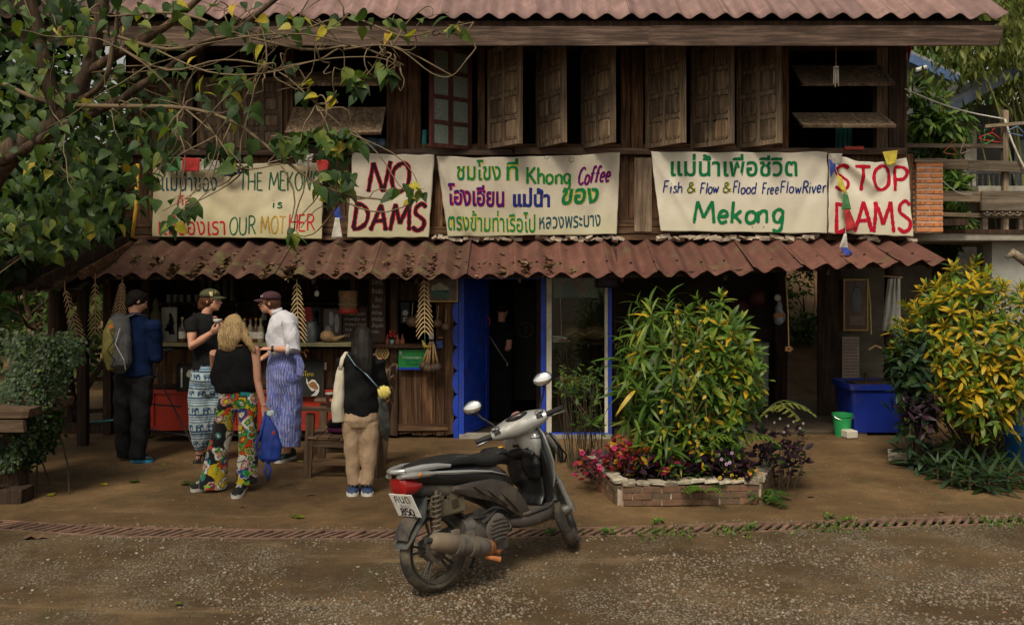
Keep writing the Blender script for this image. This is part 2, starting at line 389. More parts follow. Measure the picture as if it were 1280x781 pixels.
# gravel: real little stones, thick on the lower right as in the photograph
def stones(name, n, pick, size, mats, zfun):
 ico = bmesh.new(); bmesh.ops.create_icosphere(ico, subdivisions=1, radius=1)
 bv = np.array([v.co[:] for v in ico.verts]); bf = np.array([[v.index for v in f.verts] for f in ico.faces]); ico.free()
 pts = []
 while len(pts) < n:
  q = pick()
  if q: pts.append(q)
 n = len(pts); V = np.repeat(bv[None], n, 0) * (1 + np.random.uniform(-.3, .3, (n, len(bv), 1)))
 sc = (size[0] + (size[1] - size[0]) * np.random.rand(n, 1) ** 2.2) * np.random.uniform(.55, 1.25, (n, 3)); sc[:, 2] *= .6
 V = V * sc[:, None, :]; a = np.random.uniform(0, 6.28, n); ca, sa = np.cos(a), np.sin(a)
 X = V[:, :, 0] * ca[:, None] - V[:, :, 1] * sa[:, None]; Y = V[:, :, 0] * sa[:, None] + V[:, :, 1] * ca[:, None]
 V[:, :, 0] = X; V[:, :, 1] = Y
 pz = np.array([(x, y, zfun(x, y)) for x, y in pts]); V += pz[:, None, :]; V[:, :, 2] += sc[:, 2][:, None] * .25
 F_ = (bf[None] + (np.arange(n) * len(bv))[:, None, None]).reshape(-1, 3)
 me = bpy.data.meshes.new(name); me.vertices.add(n * len(bv)); me.vertices.foreach_set('co', V.reshape(-1))
 me.loops.add(len(F_) * 3); me.loops.foreach_set('vertex_index', F_.reshape(-1)); me.polygons.add(len(F_))
 me.polygons.foreach_set('loop_start', np.arange(len(F_)) * 3); me.update(calc_edges=True)
 at = me.attributes.new('leafv', 'FLOAT', 'POINT'); at.data.foreach_set('value', np.repeat(np.random.rand(n), len(bv)))
 me.materials.append(mats); o = link(name, me, None, kind='stuff'); return o
m, t, b = nodes('gravel_stone'); a = t.nodes.new('ShaderNodeAttribute'); a.attribute_name = 'leafv'
L(t, ramp(t, a.outputs['Fac'], [(0, (.06, .05, .035)), (.35, (.16, .125, .085)), (.6, (.17, .13, .09)), (.82, (.22, .18, .135)), (.92, (.2, .115, .07)), (1, (.33, .3, .25))]).outputs[0], b.inputs['Base Color']); b.inputs['Roughness'].default_value = .8
def pick_gravel():
 y = random.uniform(4.6, 6.5); x = random.uniform(-3.4, 4.2)
 if y > dy(x) - .1: return None
 px = 640 + x / y * F; py = HY + CAMZ * F / y
 d = .08 + .9 * max(0, min(1, (py - 690) / 70)) * max(0, min(1, (px - 180) / 420))
 if px > 640: d = max(d, .35 * max(0, min(1, (py - 668) / 30)))
 d *= .08 + 1.6 * max(0, min(1, .42 + 2.1 * noise.noise(Vector((x * 1.3, y * 2.4, 5)))))
 return (x, y) if random.random() < d else None
stones('gravel', 21000, pick_gravel, (.0028, .0145), m, road_h)
def pick_dust():
 y = random.uniform(6.75, 9.5); x = random.uniform(-4.6, 5); return (x, y) if y > dy(x) + .1 and random.random() < .2 + .8 * max(0, noise.noise(Vector((x, y, 1)))) else None
stones('grit', 2600, pick_dust, (.0025, .008), m, pave_h)
def pick_rim():
 x = random.uniform(-3.4, 5); y = dy(x) + random.choice((-1, 1)) * (DW + .02 + abs(random.gauss(0, .04)))
 return (x, y) if noise.noise(Vector((x * 1.6, 9, y))) > -.1 else None
stones('drain_edge_rubble', 1500, pick_rim, (.003, .012), m, lambda x, y: 0)
# ================================================================ the timber house
YW = 10.4
def X_(px, Y=YW): return (px - CX) / F * Y
def Z_(py, Y=YW): return CAMZ - (py - HY) / F * Y
house = thing('timber_house', 'two-storey weathered timber house with corrugated roof and open shutters above a cafe', 'house', (0, YW, 0))
def pbox(mb, x0, y0, x1, y1, Y, depth, m=0):
 """box whose front face covers pixels x0..x1, y0..y1 at distance Y"""
 a, b_ = X_(x0, Y), X_(x1, Y); c, d = Z_(y1, Y), Z_(y0, Y)
 return mb.box(((a + b_) / 2, Y + depth / 2, (c + d) / 2), (abs(b_ - a), depth, abs(d - c)), m=m)
def pboard(name, x0, y0, x1, y1, Y, depth, m, parent, rot=(0, 0, 0), label=None):
 a, b_ = X_(x0, Y), X_(x1, Y); c, d = Z_(y1, Y), Z_(y0, Y)
 return board(name, ((a + b_) / 2, Y + depth / 2, (c + d) / 2), (abs(b_ - a), depth, abs(d - c)), m, parent, rot, label)
# -- upper storey walls
x = 166
while x < 1131:
 wd = random.uniform(17, 26); pboard('wall_plank', x, 192, x + wd - .8, 299, YW + random.uniform(0, .015), .03, W_WALL, house); x += wd
# pale and loose boards in the gaps between the banners
pboard('wall_plank', 793, 197, 815, 290, YW - .035, .03, W_LIGHT, house, label='pale grey vertical plank between the banners')
pboard('wall_plank', 540, 197, 553, 292, YW - .03, .03, W_WALL, house)
for a, b_, c, d in ((166, 276, 445, 284), (166, 285, 445, 293), (396, 270, 620, 281), (420, 283, 700, 293), (700, 284, 850, 292), (772, 272, 840, 283), (1000, 288, 1134, 297)):
 pboard('wall_batten', a, b_, c, d, YW - .02 - random.random() * .012, .03, W_WALLH, house, (0, random.uniform(-.004, .004), 0))
pboard('window_sill_beam', 160, 186, 640, 194, YW - .075, .1, W_FASCIA, house)
pboard('window_sill_beam', 641, 185, 1133, 193, YW - .07, .1, W_FASCIA, house)
pboard('head_beam', 150, 44, 1133, 63, YW - .01, .12, W_DARK, house)
for a, b_, m in ((160, 190, W_WALL), (246, 252, W_WALL), (300, 306, W_WALL), (354, 366, W_WALL), (483, 508, W_WALL), (509, 526, W_WALL), (597, 606, W_WALL), (776, 788, W_WALL), (789, 804, W_WALL), (968, 976, W_WALL), (977, 986, W_WALL), (1096, 1110, W_SHUT), (1111, 1131, W_DARK)):
 pboard('wall_post', a, 60, b_, 187, YW - .02 - random.random() * .03, .12, m, house)
for a, b_ in ((526, 597), (606, 776), (804, 968)):
 pboard('window_rail', a, 180, b_, 186, YW - .03, .05, W_WALLH, house)
# closed boarding left of the windows (mostly behind the tree)
# -- dark rooms: upstairs and downstairs
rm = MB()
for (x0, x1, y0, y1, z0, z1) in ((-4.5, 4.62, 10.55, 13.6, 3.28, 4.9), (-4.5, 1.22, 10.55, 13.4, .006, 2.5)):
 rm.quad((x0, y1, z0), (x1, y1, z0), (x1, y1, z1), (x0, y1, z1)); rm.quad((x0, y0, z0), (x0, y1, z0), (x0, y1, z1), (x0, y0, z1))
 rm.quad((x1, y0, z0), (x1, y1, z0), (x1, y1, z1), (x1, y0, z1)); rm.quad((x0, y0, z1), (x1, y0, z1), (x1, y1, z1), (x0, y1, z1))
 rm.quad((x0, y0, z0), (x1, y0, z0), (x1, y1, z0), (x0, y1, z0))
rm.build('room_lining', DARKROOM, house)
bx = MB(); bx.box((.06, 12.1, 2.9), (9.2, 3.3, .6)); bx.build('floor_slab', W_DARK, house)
sw = MB()
for X, s_ in ((-4.56, -1), (4.66, 1)):
 sw.box((X, 12.0, 3.8), (.06, 3.1, 2.5))
sw.box((0.05, 13.66, 3.75), (9.2, .06, 2.6)); sw.build('outer_wall', W_WALL, house)
# things half seen upstairs: a curtain and a bundle on the sill
FOIL = plain('blue_grey_plastic_sack', (.12, .2, .3), .35, .5, 8, .5)
bn = MB(); bn.ball(P(462, 181, 10.5), (.22, .12, .09)); bn.ball(P(447, 184, 10.46), (.12, .1, .06)); bn.ball(P(476, 180, 10.46), (.1, .08, .07))
o = bn.build('plastic_bundle', FOIL, smooth=True); tag(o, 'blue-grey plastic bundle lying on the upstairs window sill', 'bundle')
TEAL = plain('teal_cloth', (.03, .2, .22), .8, .3, 8, .3)
cb = MB()
for k in range(7): cb.tube([P(1046 + k * 3, 150, 10.75), P(1045 + k * 3 + (k % 2), 190, 10.75)], .016, 6)
o = cb.build('curtain', TEAL, smooth=True); tag(o, 'teal curtain hanging inside the far upstairs window', 'curtain')
o = MB().tube([P(531, 163, 10.42), P(530, 188, 10.4)], .035, 8).build('water_pipe', TEAL, smooth=True); tag(o, 'short teal pipe standing beside the dark red casement', 'pipe')
rb = MB(); pbox(rb, 1056, 183, 1080, 187, 10.30, .03); o = rb.build('red_strip', RED); tag(o, 'thin red cloth strip lying along the sill above the STOP DAMS banner', 'cloth')
# -- shutters
def shutter(hx, top, bot, wdt, ang, hinge='l', m=W_SHUT, rows=(.11, .3, .49, .68), label=None, Y=YW - .03, closed=False):
 """hx: hinge pixel, top/bot pixel rows at the wall; ang: how far it stands out"""
 h = (bot - top) / F * YW
 s_ = 1 if hinge == 'l' else -1
 mb = MB();
 mb.box((s_ * wdt / 2, 0, h / 2), (wdt, .01, h - .02))
 fr = .055
 for cx in (fr / 2, wdt / 2, wdt - fr / 2): mb.box((s_ * cx, 0, h / 2), (fr, .05, h))
 zs = [fr / 2, h * .27, h * .5, h * .74, h - fr / 2]
 for z in zs: mb.box((s_ * wdt / 2, 0, z), (wdt - .002, .046, fr * .95))
 me = mb.mesh('shutter')
 o = link('shutter', me, m, house, (X_(hx), Y - YW, Z_(bot)), (0, random.uniform(-.008, .008), -s_ * ang), label=label)
 pw = (wdt - 3 * fr) / 2 - .012
 for i, (za, zb) in enumerate(zip(zs, zs[1:])):
  ph = zb - za - fr - .012
  for cx in (fr + pw / 2 + .006, wdt - fr - pw / 2 - .006):
   key = ('panel', m.name)
   if key not in _UB:
    bm = bmesh.new(); bmesh.ops.create_cube(bm, size=1); bmesh.ops.bevel(bm, geom=list(bm.edges), offset=.16, segments=1, affect='EDGES'); q = bpy.data.meshes.new('raised_panel'); bm.to_mesh(q); bm.free(); q.materials.append(m); _UB[key] = q
   link('raised_panel', _UB[key], None, o, (s_ * cx, 0, (za + zb) / 2), (0, 0, 0), (pw, .05, ph))
 return o
for hx, w_, a in ((611, .62, 53), (672, .60, 61), (728, .62, 60)): shutter(hx, 64, 187, w_, R(a))
for hx, w_, a in ((808, .62, 56), (864, .60, 52), (922, .60, 53)): shutter(hx, 62, 187, w_, R(a))
for hx in (193, 252, 305): shutter(hx, 98, 186, .47, R(2))
# papers stuck on one shutter
wp = MB(); wp.box(P(628, 118, 10.18), (.05, .01, .04), (0, .3, -.9)); o = wp.build('paper_scrap', plain('white_paper', (.8, .8, .75), .8)); tag(o, 'torn white paper scrap stuck on an open shutter', 'paper')
# glass casement, dark red
FROST = plain('frosted_patterned_glass', (.13, .16, .14), .3, .3, 40, .8)
cm = MB(); H = (189 - 66) / F * YW; Wd = .57; fr = .05
for cx in (fr / 2, Wd / 2, Wd - fr / 2): cm.box((-cx, 0, H / 2), (fr, .035, H))
for z in (fr / 2, H * .25, H * .5, H * .75, H - fr / 2): cm.box((-Wd / 2, 0, z), (Wd - .002, .031, fr * .9))
cas = link('casement_window', cm.mesh('casement_window'), GLASSRED, house, (X_(589), -.04, Z_(189)), (0, 0, R(37)), label='dark red casement with frosted panes, standing ajar')
for i in range(4):
 for cx in (fr + .1, Wd - fr - .1):
  link('pane', MB().box((0, 0, 0), (.2, .008, H * .25 - fr)).mesh('pane'), FROST, cas, (-cx, 0, H * (.125 + .25 * i)))
# top-hung flaps
def flap(x0, x1, ytop, Ytip, ztip, parent=house):
 a, b_ = X_(x0), X_(x1); z0 = Z_(ytop); wd = b_ - a
 v = Vector((0, Ytip - (YW - .03), ztip - z0)); Ln = v.length; ang = math.atan2(v.z, -v.y)
 mb = MB(); mb.box((wd / 2, -Ln / 2, 0), (wd, Ln - .01, .014))
 for y in (.025, Ln / 2, Ln - .025): mb.box((wd / 2, -y, 0), (wd, .05, .032))
 for k in range(4): mb.box((.025 + k * (wd - .05) / 3, -Ln / 2, 0), (.05, Ln, .03))
 return link('window_flap', mb.mesh('window_flap'), W_SHUT, parent, (a, -.03, z0), (-ang, 0, 0))
flap(988, 1100, 84, 9.98, Z_(106, 9.98))
flap(988, 1100, 143, 9.96, Z_(158, 9.96))
flap(368, 483, 92, 9.95, Z_(108, 9.95) + .02)
flap(368, 483, 136, 9.98, Z_(167, 9.98))
# -- fascia and upper roof
pboard('fascia_board', -200, 33, 815, 57, 9.4, .04, W_FASCIA, house)
pboard('fascia_board', 815.6, 32, 1251, 57, 9.397, .04, W_FASCIA, house)
pboard('eave_board', -200, 26, 1249, 35, 9.43, .05, W_DARK, house)
def corr(W, Ln, waves=2, amp=.03, nseg=6, thick=.007, ragged=0):
 """corrugated sheet in the XY plane, y along the slope"""
 n = waves * 10 + 1; mb = MB(); ys = [i / nseg * Ln for i in range(nseg + 1)]
 vs = []
 for s_ in (0, 1):
  for i, y in enumerate(ys):
   for j in range(n):
    u = j / (n - 1); z = amp * math.cos(u * waves * 2 * math.pi); z = z - s_ * thick
    yy = y + (random.uniform(-ragged, ragged) if i == 0 else 0)
    vs.append((u * W, yy, z))
 N = n * len(ys); fs = []
 for i in range(len(ys) - 1):
  for j in range(n - 1):
   a = i * n + j; fs.append((a, a + 1, a + n + 1, a + n)); a += N; fs.append((a, a + n, a + n + 1, a + 1))
 for j in range(n - 1): fs.append((j, j + N, j + 1 + N, j + 1)); a = (len(ys) - 1) * n + j; fs.append((a, a + 1, a + 1 + N, a + N))
 for i in range(len(ys) - 1):
  a = i * n; fs.append((a, a + n, a + n + N, a + N)); a += n - 1; fs.append((a, a + N, a + n + N, a + n))
 mb.add(vs, fs); return mb.mesh('corrugated_sheet', smooth=True)
rc = [corr(.515, 1.2, 2, .033, 4, .008, .004) for _ in range(3)]
for q in rc: q.materials.append(ROOF_UP)
for row in range(2):
 for i in range(25):
  x = 5.25 - .5 * (i + 1)
  link('corrugated_sheet', rc[random.randrange(3)], None, house, (x, 9.33 + row * .9 - YW + random.uniform(-.01, .01), 4.665 + row * .63 + .006 * (i % 2) + row * .02), (R(35), random.uniform(-.006, .006), 0))
up = MB(); up.quad((-7.2, 11.0, 5.75), (5.24, 11.0, 5.75), (5.24, 12.6, 6.9), (-7.2, 12.6, 6.9)); up.quad((-7.2, 12.6, 6.9), (5.24, 12.6, 6.9), (5.24, 14.0, 5.9), (-7.2, 14.0, 5.9))
up.quad((-7.2, 9.46, 4.6), (5.1, 9.46, 4.6), (5.1, 12.6, 6.8), (-7.2, 12.6, 6.8)); up.build('roof', DARKROOM, house)
for i in range(9): beam('rafter', (-4.3 + i * 1.12, 9.46, 4.54), (-4.3 + i * 1.12, 11.2, 5.7), .12, .06, W_DARK, house)
# -- awning
aw = thing('awning', None, None); aw.parent = house; aw.location = (0, 0, 0)
ASH = []
for i in range(4):
 q = corr(.53, 1.06, 2, .038, 6, .008, .012); q.materials.append(ROOF_LO); ASH.append(q)
ASH2 = [q.copy() for q in ASH]
for q in ASH2: q.materials.clear(); q.materials.append(ROOF_LO2)
def aw_front(x):
 px = 640 + x / 9.48 * F
 py = 349 if px < 560 else 349 - (px - 560) * .012 if px < 900 else 345 - (px - 900) * .055
 return Z_(py - 4, 9.48)
AWTOP = Z_(300)
for i in range(18):
 x0 = -4.62 + i * .515; zf = aw_front(x0 + .25); dz = AWTOP - zf; Ln = math.hypot(.94, dz)
 wmp = ASH2 if x0 < -.6 else ASH
 link('corrugated_sheet', wmp[random.randrange(4)], None, aw, (x0 + random.uniform(-.004, .004), 9.47 - YW + random.uniform(-.025, .025), zf + .004 * (i % 2) + random.uniform(-.008, .008)), (math.atan2(dz, .94), random.uniform(-.02, .02), random.uniform(-.012, .012)), (1, Ln / 1.04, random.uniform(.8, 1.15)))
nail = MB().lathe([(0, 0), (.016, 0), (.013, .006), (.005, .012), (0, .014)], (0, 0, 0), 8).mesh('nail'); nail.materials.append(DMETAL)
for i in range(36):
 x = -4.62 + .2575 * i; u = .22 + .03 * math.sin(i * 2.1); link('nail', nail, None, aw, (x, 9.47 - YW + .94 * u, aw_front(x) + (AWTOP - aw_front(x)) * u + .045), (R(-25), 0, 0))
for i in range(9):
 x = -4.4 + i * 1.12; beam('rafter', (x, 9.56, aw_front(x) - .06), (x, YW, AWTOP - .07), .06, .04, W_DARK, aw)
beam('purlin', (-4.5, 9.62, aw_front(-4) - .02), (1.5, 9.62, aw_front(1.5) - .02), .05, .05, W_DARK, aw)
beam('purlin', (1.5, 9.62, aw_front(1.5) - .02), (4.6, 9.62, aw_front(4.6) - .02), .05, .05, W_DARK, aw)
MORT = plain('pale_crumbling_mortar', (.42, .34, .27), .9, .35, 12, .6)
mo = MB(); x = -3.2
for x in [-.9 + .06 * i for i in range(94)]:
 if noise.noise(Vector((x * 1.7, 0, 2))) > -.12: mo.box((x, YW - .06 - random.random() * .05, AWTOP + .02 + random.uniform(-.02, .012)), (random.uniform(.05, .12), .1, random.uniform(.02, .05)), (random.uniform(-.4, .4), random.uniform(-.4, .4), 0), jit=.012)
mo.build('mortar', MORT, aw, kind='stuff')
pboard('top_rail', 166, 294, 1136, 300, YW - .05, .05, W_WALLH, house)
# -- ground-floor front
def planks(x0, x1, y0, y1, Y, m=W_WALL, wmin=13, wmax=24, name='wall_plank', th=.028, par=house, rag=0):
 x = x0
 while x < x1 - 2:
  wd = min(random.uniform(wmin, wmax), x1 - x); pboard(name, x, y0 + random.uniform(-rag, rag), x + wd - .7, y1 + random.uniform(-rag, rag), Y + random.uniform(-.012, .012), th, m, par); x += wd
planks(441, 545, 434, 543, 10.35, W_WALL, 13, 22, rag=1.5)
planks(545, 568, 376, 543, 10.34, W_WALL, 10, 14, rag=1.5)
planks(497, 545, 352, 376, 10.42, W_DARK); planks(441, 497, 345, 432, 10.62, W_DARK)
pboard('wall_post', 487, 345, 497, 545, 10.3, .1, W_DARK, house); pboard('wall_post', 437, 345, 444, 545, 10.32, .1, W_DARK, house)
pboard('ledge', 441, 430, 545, 435, 10.22, .16, W_WALLH, house); pboard('bottom_rail', 497, 530, 560, 538, 10.325, .03, W_WALLH, house)
pboard('wall_post', 176, 345, 186, 545, 10.3, .1, W_DARK, house)
# under-floor beam above the ground-floor openings
pboard('head_beam', 166, 322, 1130, 334, YW + .03, .12, W_DARK, house)
# blue door and shop window
pboard('door_frame', 573, 340, 580, 549, 10.33, .12, BLUE, house, label='blue painted left door post');
sc_ = MB()
for k in range(6):
 zc = Z_(390 + k * 29); rr = .135
 pts = [(X_(573), 10.33, zc + rr)] + [(X_(573) - .06 * math.cos(a) - .005, 10.33, zc + rr * math.sin(a)) for a in [R(70 - 20 * i) for i in range(8)]] + [(X_(573), 10.33, zc - rr)]
 sc_.slab(pts, (0, .02, 0))
sc_.build('scalloped_trim', BLUE, house)
pboard('door_frame', 604, 338, 677, 349, 10.4, .1, BLUE, house)
dl = MB(); h = 1.98; dl.box((.38, 0, h / 2), (.76, .03, h));
for z in (.05, .62, 1.2, 1.93): dl.box((.38, -.0, z), (.758, .045, .09))
for cx in (.05, .71): dl.box((cx, 0, h / 2), (.09, .046, h - .002))
door = link('door', dl.mesh('door'), BLUE, house, (X_(580), 0.02, .015), (0, 0, R(70)), label='blue door leaf standing open inwards')
link('handle', MB().tube([(0, 0, -.06), (0, -.04, -.04), (0, -.04, .04), (0, 0, .06)], .008, 6).mesh('handle', smooth=True), RED, door, (.68, -.02, 1.32))
pboard('door_sill', 573, 543, 765, 549, 10.3, .14, CONC, house)
pboard('door_frame', 676, 338, 682.5, 548, 10.33, .12, BLUE, house, label='blue painted right door post')
win = thing('shop_window', None, None); win.parent = house; win.location = (0, 0, 0); win['label'] = 'tall glazed shop window with blue and white frame'
for a, b_, c, d, m, Y, n in ((683, 338, 689.5, 541, WHITEWOOD, 10.32, 'frame_post'), (756, 338, 760, 541, WHITEWOOD, 10.34, 'frame_post'), (760.5, 338, 765, 548, BLUE, 10.32, 'frame_post'), (682.8, 541, 760.3, 547, BLUE, 10.325, 'bottom_rail'), (676, 333, 765, 338, BLUE, 10.325, 'top_rail')):
 pboard(n, a, b_, c, d, Y, .07, m, win)
gm, t, b = nodes('window_glass'); out = t.nodes['Material Output']; tr = t.nodes.new('ShaderNodeBsdfTransparent'); gl = t.nodes.new('ShaderNodeBsdfGlossy'); gl.inputs[1].default_value = .04
mx = t.nodes.new('ShaderNodeMixShader'); fz = t.nodes.new('ShaderNodeFresnel'); fz.inputs[0].default_value = 1.5; tr.inputs[0].default_value = (.85, .9, .87, 1)
L(t, fz.outputs[0], mx.inputs[0]); L(t, tr.outputs[0], mx.inputs[1]); L(t, gl.outputs[0], mx.inputs[2]); L(t, mx.outputs[0], out.inputs[0])
GLASS = gm
q = MB(); pbox(q, 689.5, 338, 756, 541, 10.37, .006); q.build('pane', GLASS, win)
for y in (428, 482): pboard('shelf', 688, y, 775, y + 3, 10.45, .4, W_WALLH, win)
wb = MB(); wb.box((X_(725), 11.0, 1.3), (1.0, .03, 2.6)); wb.build('back_board', W_DARK, win)
# -- right-hand bay: an open porch room with back walls, post and ceiling
bay = thing('porch_room', 'dark open porch room under the right end of the timber house', 'porch', (3, 11, 0))
PLAST = plain('grimy_plaster', (.1, .085, .065), .95, .35, 4, .4)
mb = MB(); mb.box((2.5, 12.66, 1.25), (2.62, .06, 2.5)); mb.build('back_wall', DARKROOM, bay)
mb = MB(); mb.box((4.98, 12.0, 1.3), (1.45, .08, 2.6)); mb.build('side_wall', PLAST, bay)
mb = MB(); mb.box((4.29, 11.92, 1.22), (.3, .05, 2.44)); mb.build('door_panel', W_DARK, bay)
mb = MB(); mb.box((3.4, 11.75, 2.55), (4.2, 2.3, .08)); mb.build('ceiling', W_DARK, bay)
mb = MB(); mb.tube([(3.78, 12.45, 0), (3.8, 12.45, 1.2), (3.77, 12.45, 2.5)], [.105, .1, .098], 14); mb.build('post', W_DARK, bay, smooth=True)
mb = MB(); mb.tube([(4.75, 11.0, 0), (4.74, 11.0, 1.2), (4.75, 11.0, 2.5)], [.09, .085, .08], 12); mb.build('post', W_DARK, bay, smooth=True)
sheet('shop_floor', [(lambda x, q=q: q) for q in (10.62, 13.5)], [1.24 + i * .4 for i in range(9)], FLOORM, lambda x, y: .007)
bkx = [2.0 + .3 * i for i in range(26)]
sheet('earth_bank', [(lambda x, q=q: q) for q in [14.0 + .25 * i for i in range(22)]], bkx, EARTHM, lambda x, y: -.02 + .62 * (y - 14.0) * (1 + .25 * noise.noise(Vector((x * .8, y * .8, 0)))) + .1 * noise.noise(Vector((x * 3, y * 3, 1))))
# ================================================================ lettering and banners
GL = {  # hand-drawn brush glyphs: (width, strokes) in a box 1 high, y up, baseline 0
'N': (.75, [[(0,0),(.06,1)],[(.06,1),(.62,0)],[(.62,0),(.78,1.05)]]), 'O': (.75, [[(.38,1),(.1,.8),(.02,.45),(.16,.08),(.42,0),(.68,.2),(.72,.6),(.58,.92),(.34,1)]]),
'D': (.7, [[(.08,1),(.05,0)],[(0,.98),(.4,.9),(.68,.6),(.62,.22),(.3,.02),(0,0)]]), 'A': (.8, [[(0,0),(.4,1)],[(.4,1),(.78,0)],[(.14,.36),(.66,.38)]]),
'M': (.95, [[(0,0),(.12,1)],[(.12,1),(.45,.25)],[(.45,.25),(.8,1)],[(.8,1),(.95,0)]]), 'S': (.6, [[(.58,.86),(.36,1),(.1,.86),(.1,.64),(.34,.5),(.56,.34),(.52,.1),(.26,0),(0,.14)]]),
'T': (.7, [[(0,1),(.7,.98)],[(.36,.98),(.34,0)]]), 'H': (.65, [[(.02,1),(0,0)],[(.63,1),(.62,0)],[(.02,.5),(.62,.52)]]), 'E': (.55, [[(.04,1),(.02,0)],[(.02,1),(.52,1)],[(.02,.52),(.44,.53)],[(.02,0),(.55,0)]]),
'K': (.62, [[(.02,1),(.02,0)],[(.58,1),(.04,.42)],[(.16,.54),(.62,0)]]), 'G': (.7, [[(.66,.82),(.4,1),(.1,.8),(.02,.4),(.2,.05),(.5,.02),(.66,.22),(.66,.45),(.4,.45)]]),
'U': (.65, [[(.02,1),(.02,.3),(.16,.03),(.42,.02),(.6,.25),(.62,1)]]), 'R': (.62, [[(.04,1),(.02,0)],[(.02,1),(.4,.98),(.56,.78),(.4,.54),(.04,.5)],[(.26,.5),(.62,0)]]),
'P': (.58, [[(.04,1),(.02,0)],[(.02,1),(.4,.98),(.56,.76),(.4,.5),(.04,.48)]]), 'C': (.62, [[(.6,.84),(.38,1),(.1,.8),(.02,.42),(.16,.08),(.4,0),(.6,.14)]]), 'F': (.5, [[(.04,1),(.02,0)],[(0,1),(.5,1)],[(.02,.54),(.4,.55)]]),
'h': (.46, [[(.02,1.0),(.02,0)],[(.02,.4),(.2,.58),(.4,.5),(.44,0)]]), 'o': (.48, [[(.24,.58),(.04,.44),(.04,.12),(.24,0),(.44,.14),(.44,.44),(.22,.58)]]), 'n': (.46, [[(.02,.56),(.03,0)],[(.03,.4),(.2,.58),(.4,.5),(.44,0)]]),
'g': (.48, [[(.44,.54),(.2,.58),(.03,.38),(.1,.08),(.3,.04),(.43,.3)],[(.45,.56),(.42,-.2),(.2,-.38),(.02,-.28)]]), 'f': (.4, [[(.44,.84),(.3,.98),(.16,.78),(.12,0)],[(-.08,.52),(.36,.56)]]), 'e': (.46, [[(.04,.3),(.42,.34),(.34,.56),(.14,.54),(.03,.28),(.16,.02),(.44,.1)]]),
'i': (.14, [[(.07,.56),(.06,0)],[(.07,.78),(.075,.83)]]), 's': (.38, [[(.36,.5),(.16,.56),(.06,.42),(.3,.26),(.32,.08),(.14,0),(0,.08)]]), 'l': (.14, [[(.08,1),(.05,0)]]), 'w': (.62, [[(0,.56),(.14,0)],[(.14,0),(.3,.48)],[(.3,.48),(.44,0)],[(.44,0),(.62,.58)]]),
'd': (.48, [[(.42,.44),(.2,.58),(.03,.3),(.14,.02),(.4,.14)],[(.46,1),(.44,0)]]), 'r': (.34, [[(.03,.56),(.04,0)],[(.04,.36),(.18,.56),(.34,.54)]]), 'v': (.42, [[(0,.56),(.2,0)],[(.2,0),(.42,.6)]]), 'k': (.46, [[(.02,1),(.02,0)],[(.42,.58),(.04,.24)],[(.14,.32),(.46,0)]]),
'a': (.48, [[(.42,.44),(.2,.58),(.03,.3),(.14,.02),(.4,.16)],[(.44,.56),(.46,0)]]), '&': (.6, [[(.6,.1),(.22,.62),(.2,.86),(.36,.95),(.44,.78),(.1,.4),(.06,.12),(.26,0),(.5,.2),(.6,.42)]]), ' ': (.35, []), '.': (.1, [[(.05,.0),(.06,.05)]]),
'8': (.55, [[(.28,.52),(.06,.7),(.1,.92),(.28,1),(.46,.9),(.48,.7),(.28,.52),(.04,.34),(.06,.08),(.28,0),(.5,.1),(.52,.34),(.28,.52)]]), '5': (.5, [[(.48,1),(.08,1),(.06,.56),(.34,.6),(.5,.36),(.42,.06),(.04,.04)]]), '0': (.5, [[(.26,1),(.04,.8),(.04,.2),(.26,0),(.48,.2),(.48,.8),(.26,1)]]),
}
def smooth_line(pts, step):
 out = []; n = len(pts)
 for i in range(n - 1):
  p0 = pts[max(i-1, 0)]; p1 = pts[i]; p2 = pts[i+1]; p3 = pts[min(i+2, n-1)]
  k = max(2, int(math.hypot(p2[0]-p1[0], p2[1]-p1[1]) / step))
  for j in range(k):
   u = j / k
   out.append(tuple(.5 * (2*p1[a] + (p2[a]-p0[a])*u + (2*p0[a]-5*p1[a]+4*p2[a]-p3[a])*u*u + (-p0[a]+3*p1[a]-3*p2[a]+p3[a])*u**3) for a in (0, 1)))
 out.append(tuple(pts[-1])); return out
def brush(mb, text, box, wd, slant=0, rise=0, wob=.02, surf=None, seed=1, desc=0):
 """paint a word: box = (x0, ytop, x1, ybase) in photograph pixels, wd = brush width in pixels; surf(px, py) gives the point on the cloth"""
 rnd = random.Random(seed); tot = sum(GL[c][0] + .16 for c in text) - .16
 x0, yt, x1, yb = box; sx = (x1 - x0) / tot; H = yb - yt; pen = 0
 for c in text:
  g = GL[c]; dx, dyy = rnd.uniform(-wob, wob), rnd.uniform(-wob, wob); kh = 1 + rnd.uniform(-wob, wob)
  for st in g[1]:
   pts = []
   for (u, v) in st:
    px = x0 + (pen + u + dx) * sx + slant * v * H; py = yb - (v * kh + dyy) * H - rise * (pen / tot)
    pts.append((px, py))
   pts = smooth_line(pts, 1.3); n = len(pts); row = []
   for i, p in enumerate(pts):
    a = pts[max(i-1, 0)]; b_ = pts[min(i+1, n-1)]; tx, ty = b_[0]-a[0], b_[1]-a[1]; l = math.hypot(tx, ty) or 1
    ww = wd * (.8 + .28 * noise.noise(Vector((p[0]*.25, p[1]*.25, seed)))) * (.65 if i in (0, n-1) else 1) / 2
    row.append([surf(p[0] - ty/l*ww, p[1] + tx/l*ww), surf(p[0] + ty/l*ww, p[1] - tx/l*ww)])
   mb.loft(row, False, closed=False)
  pen += g[0] + .16
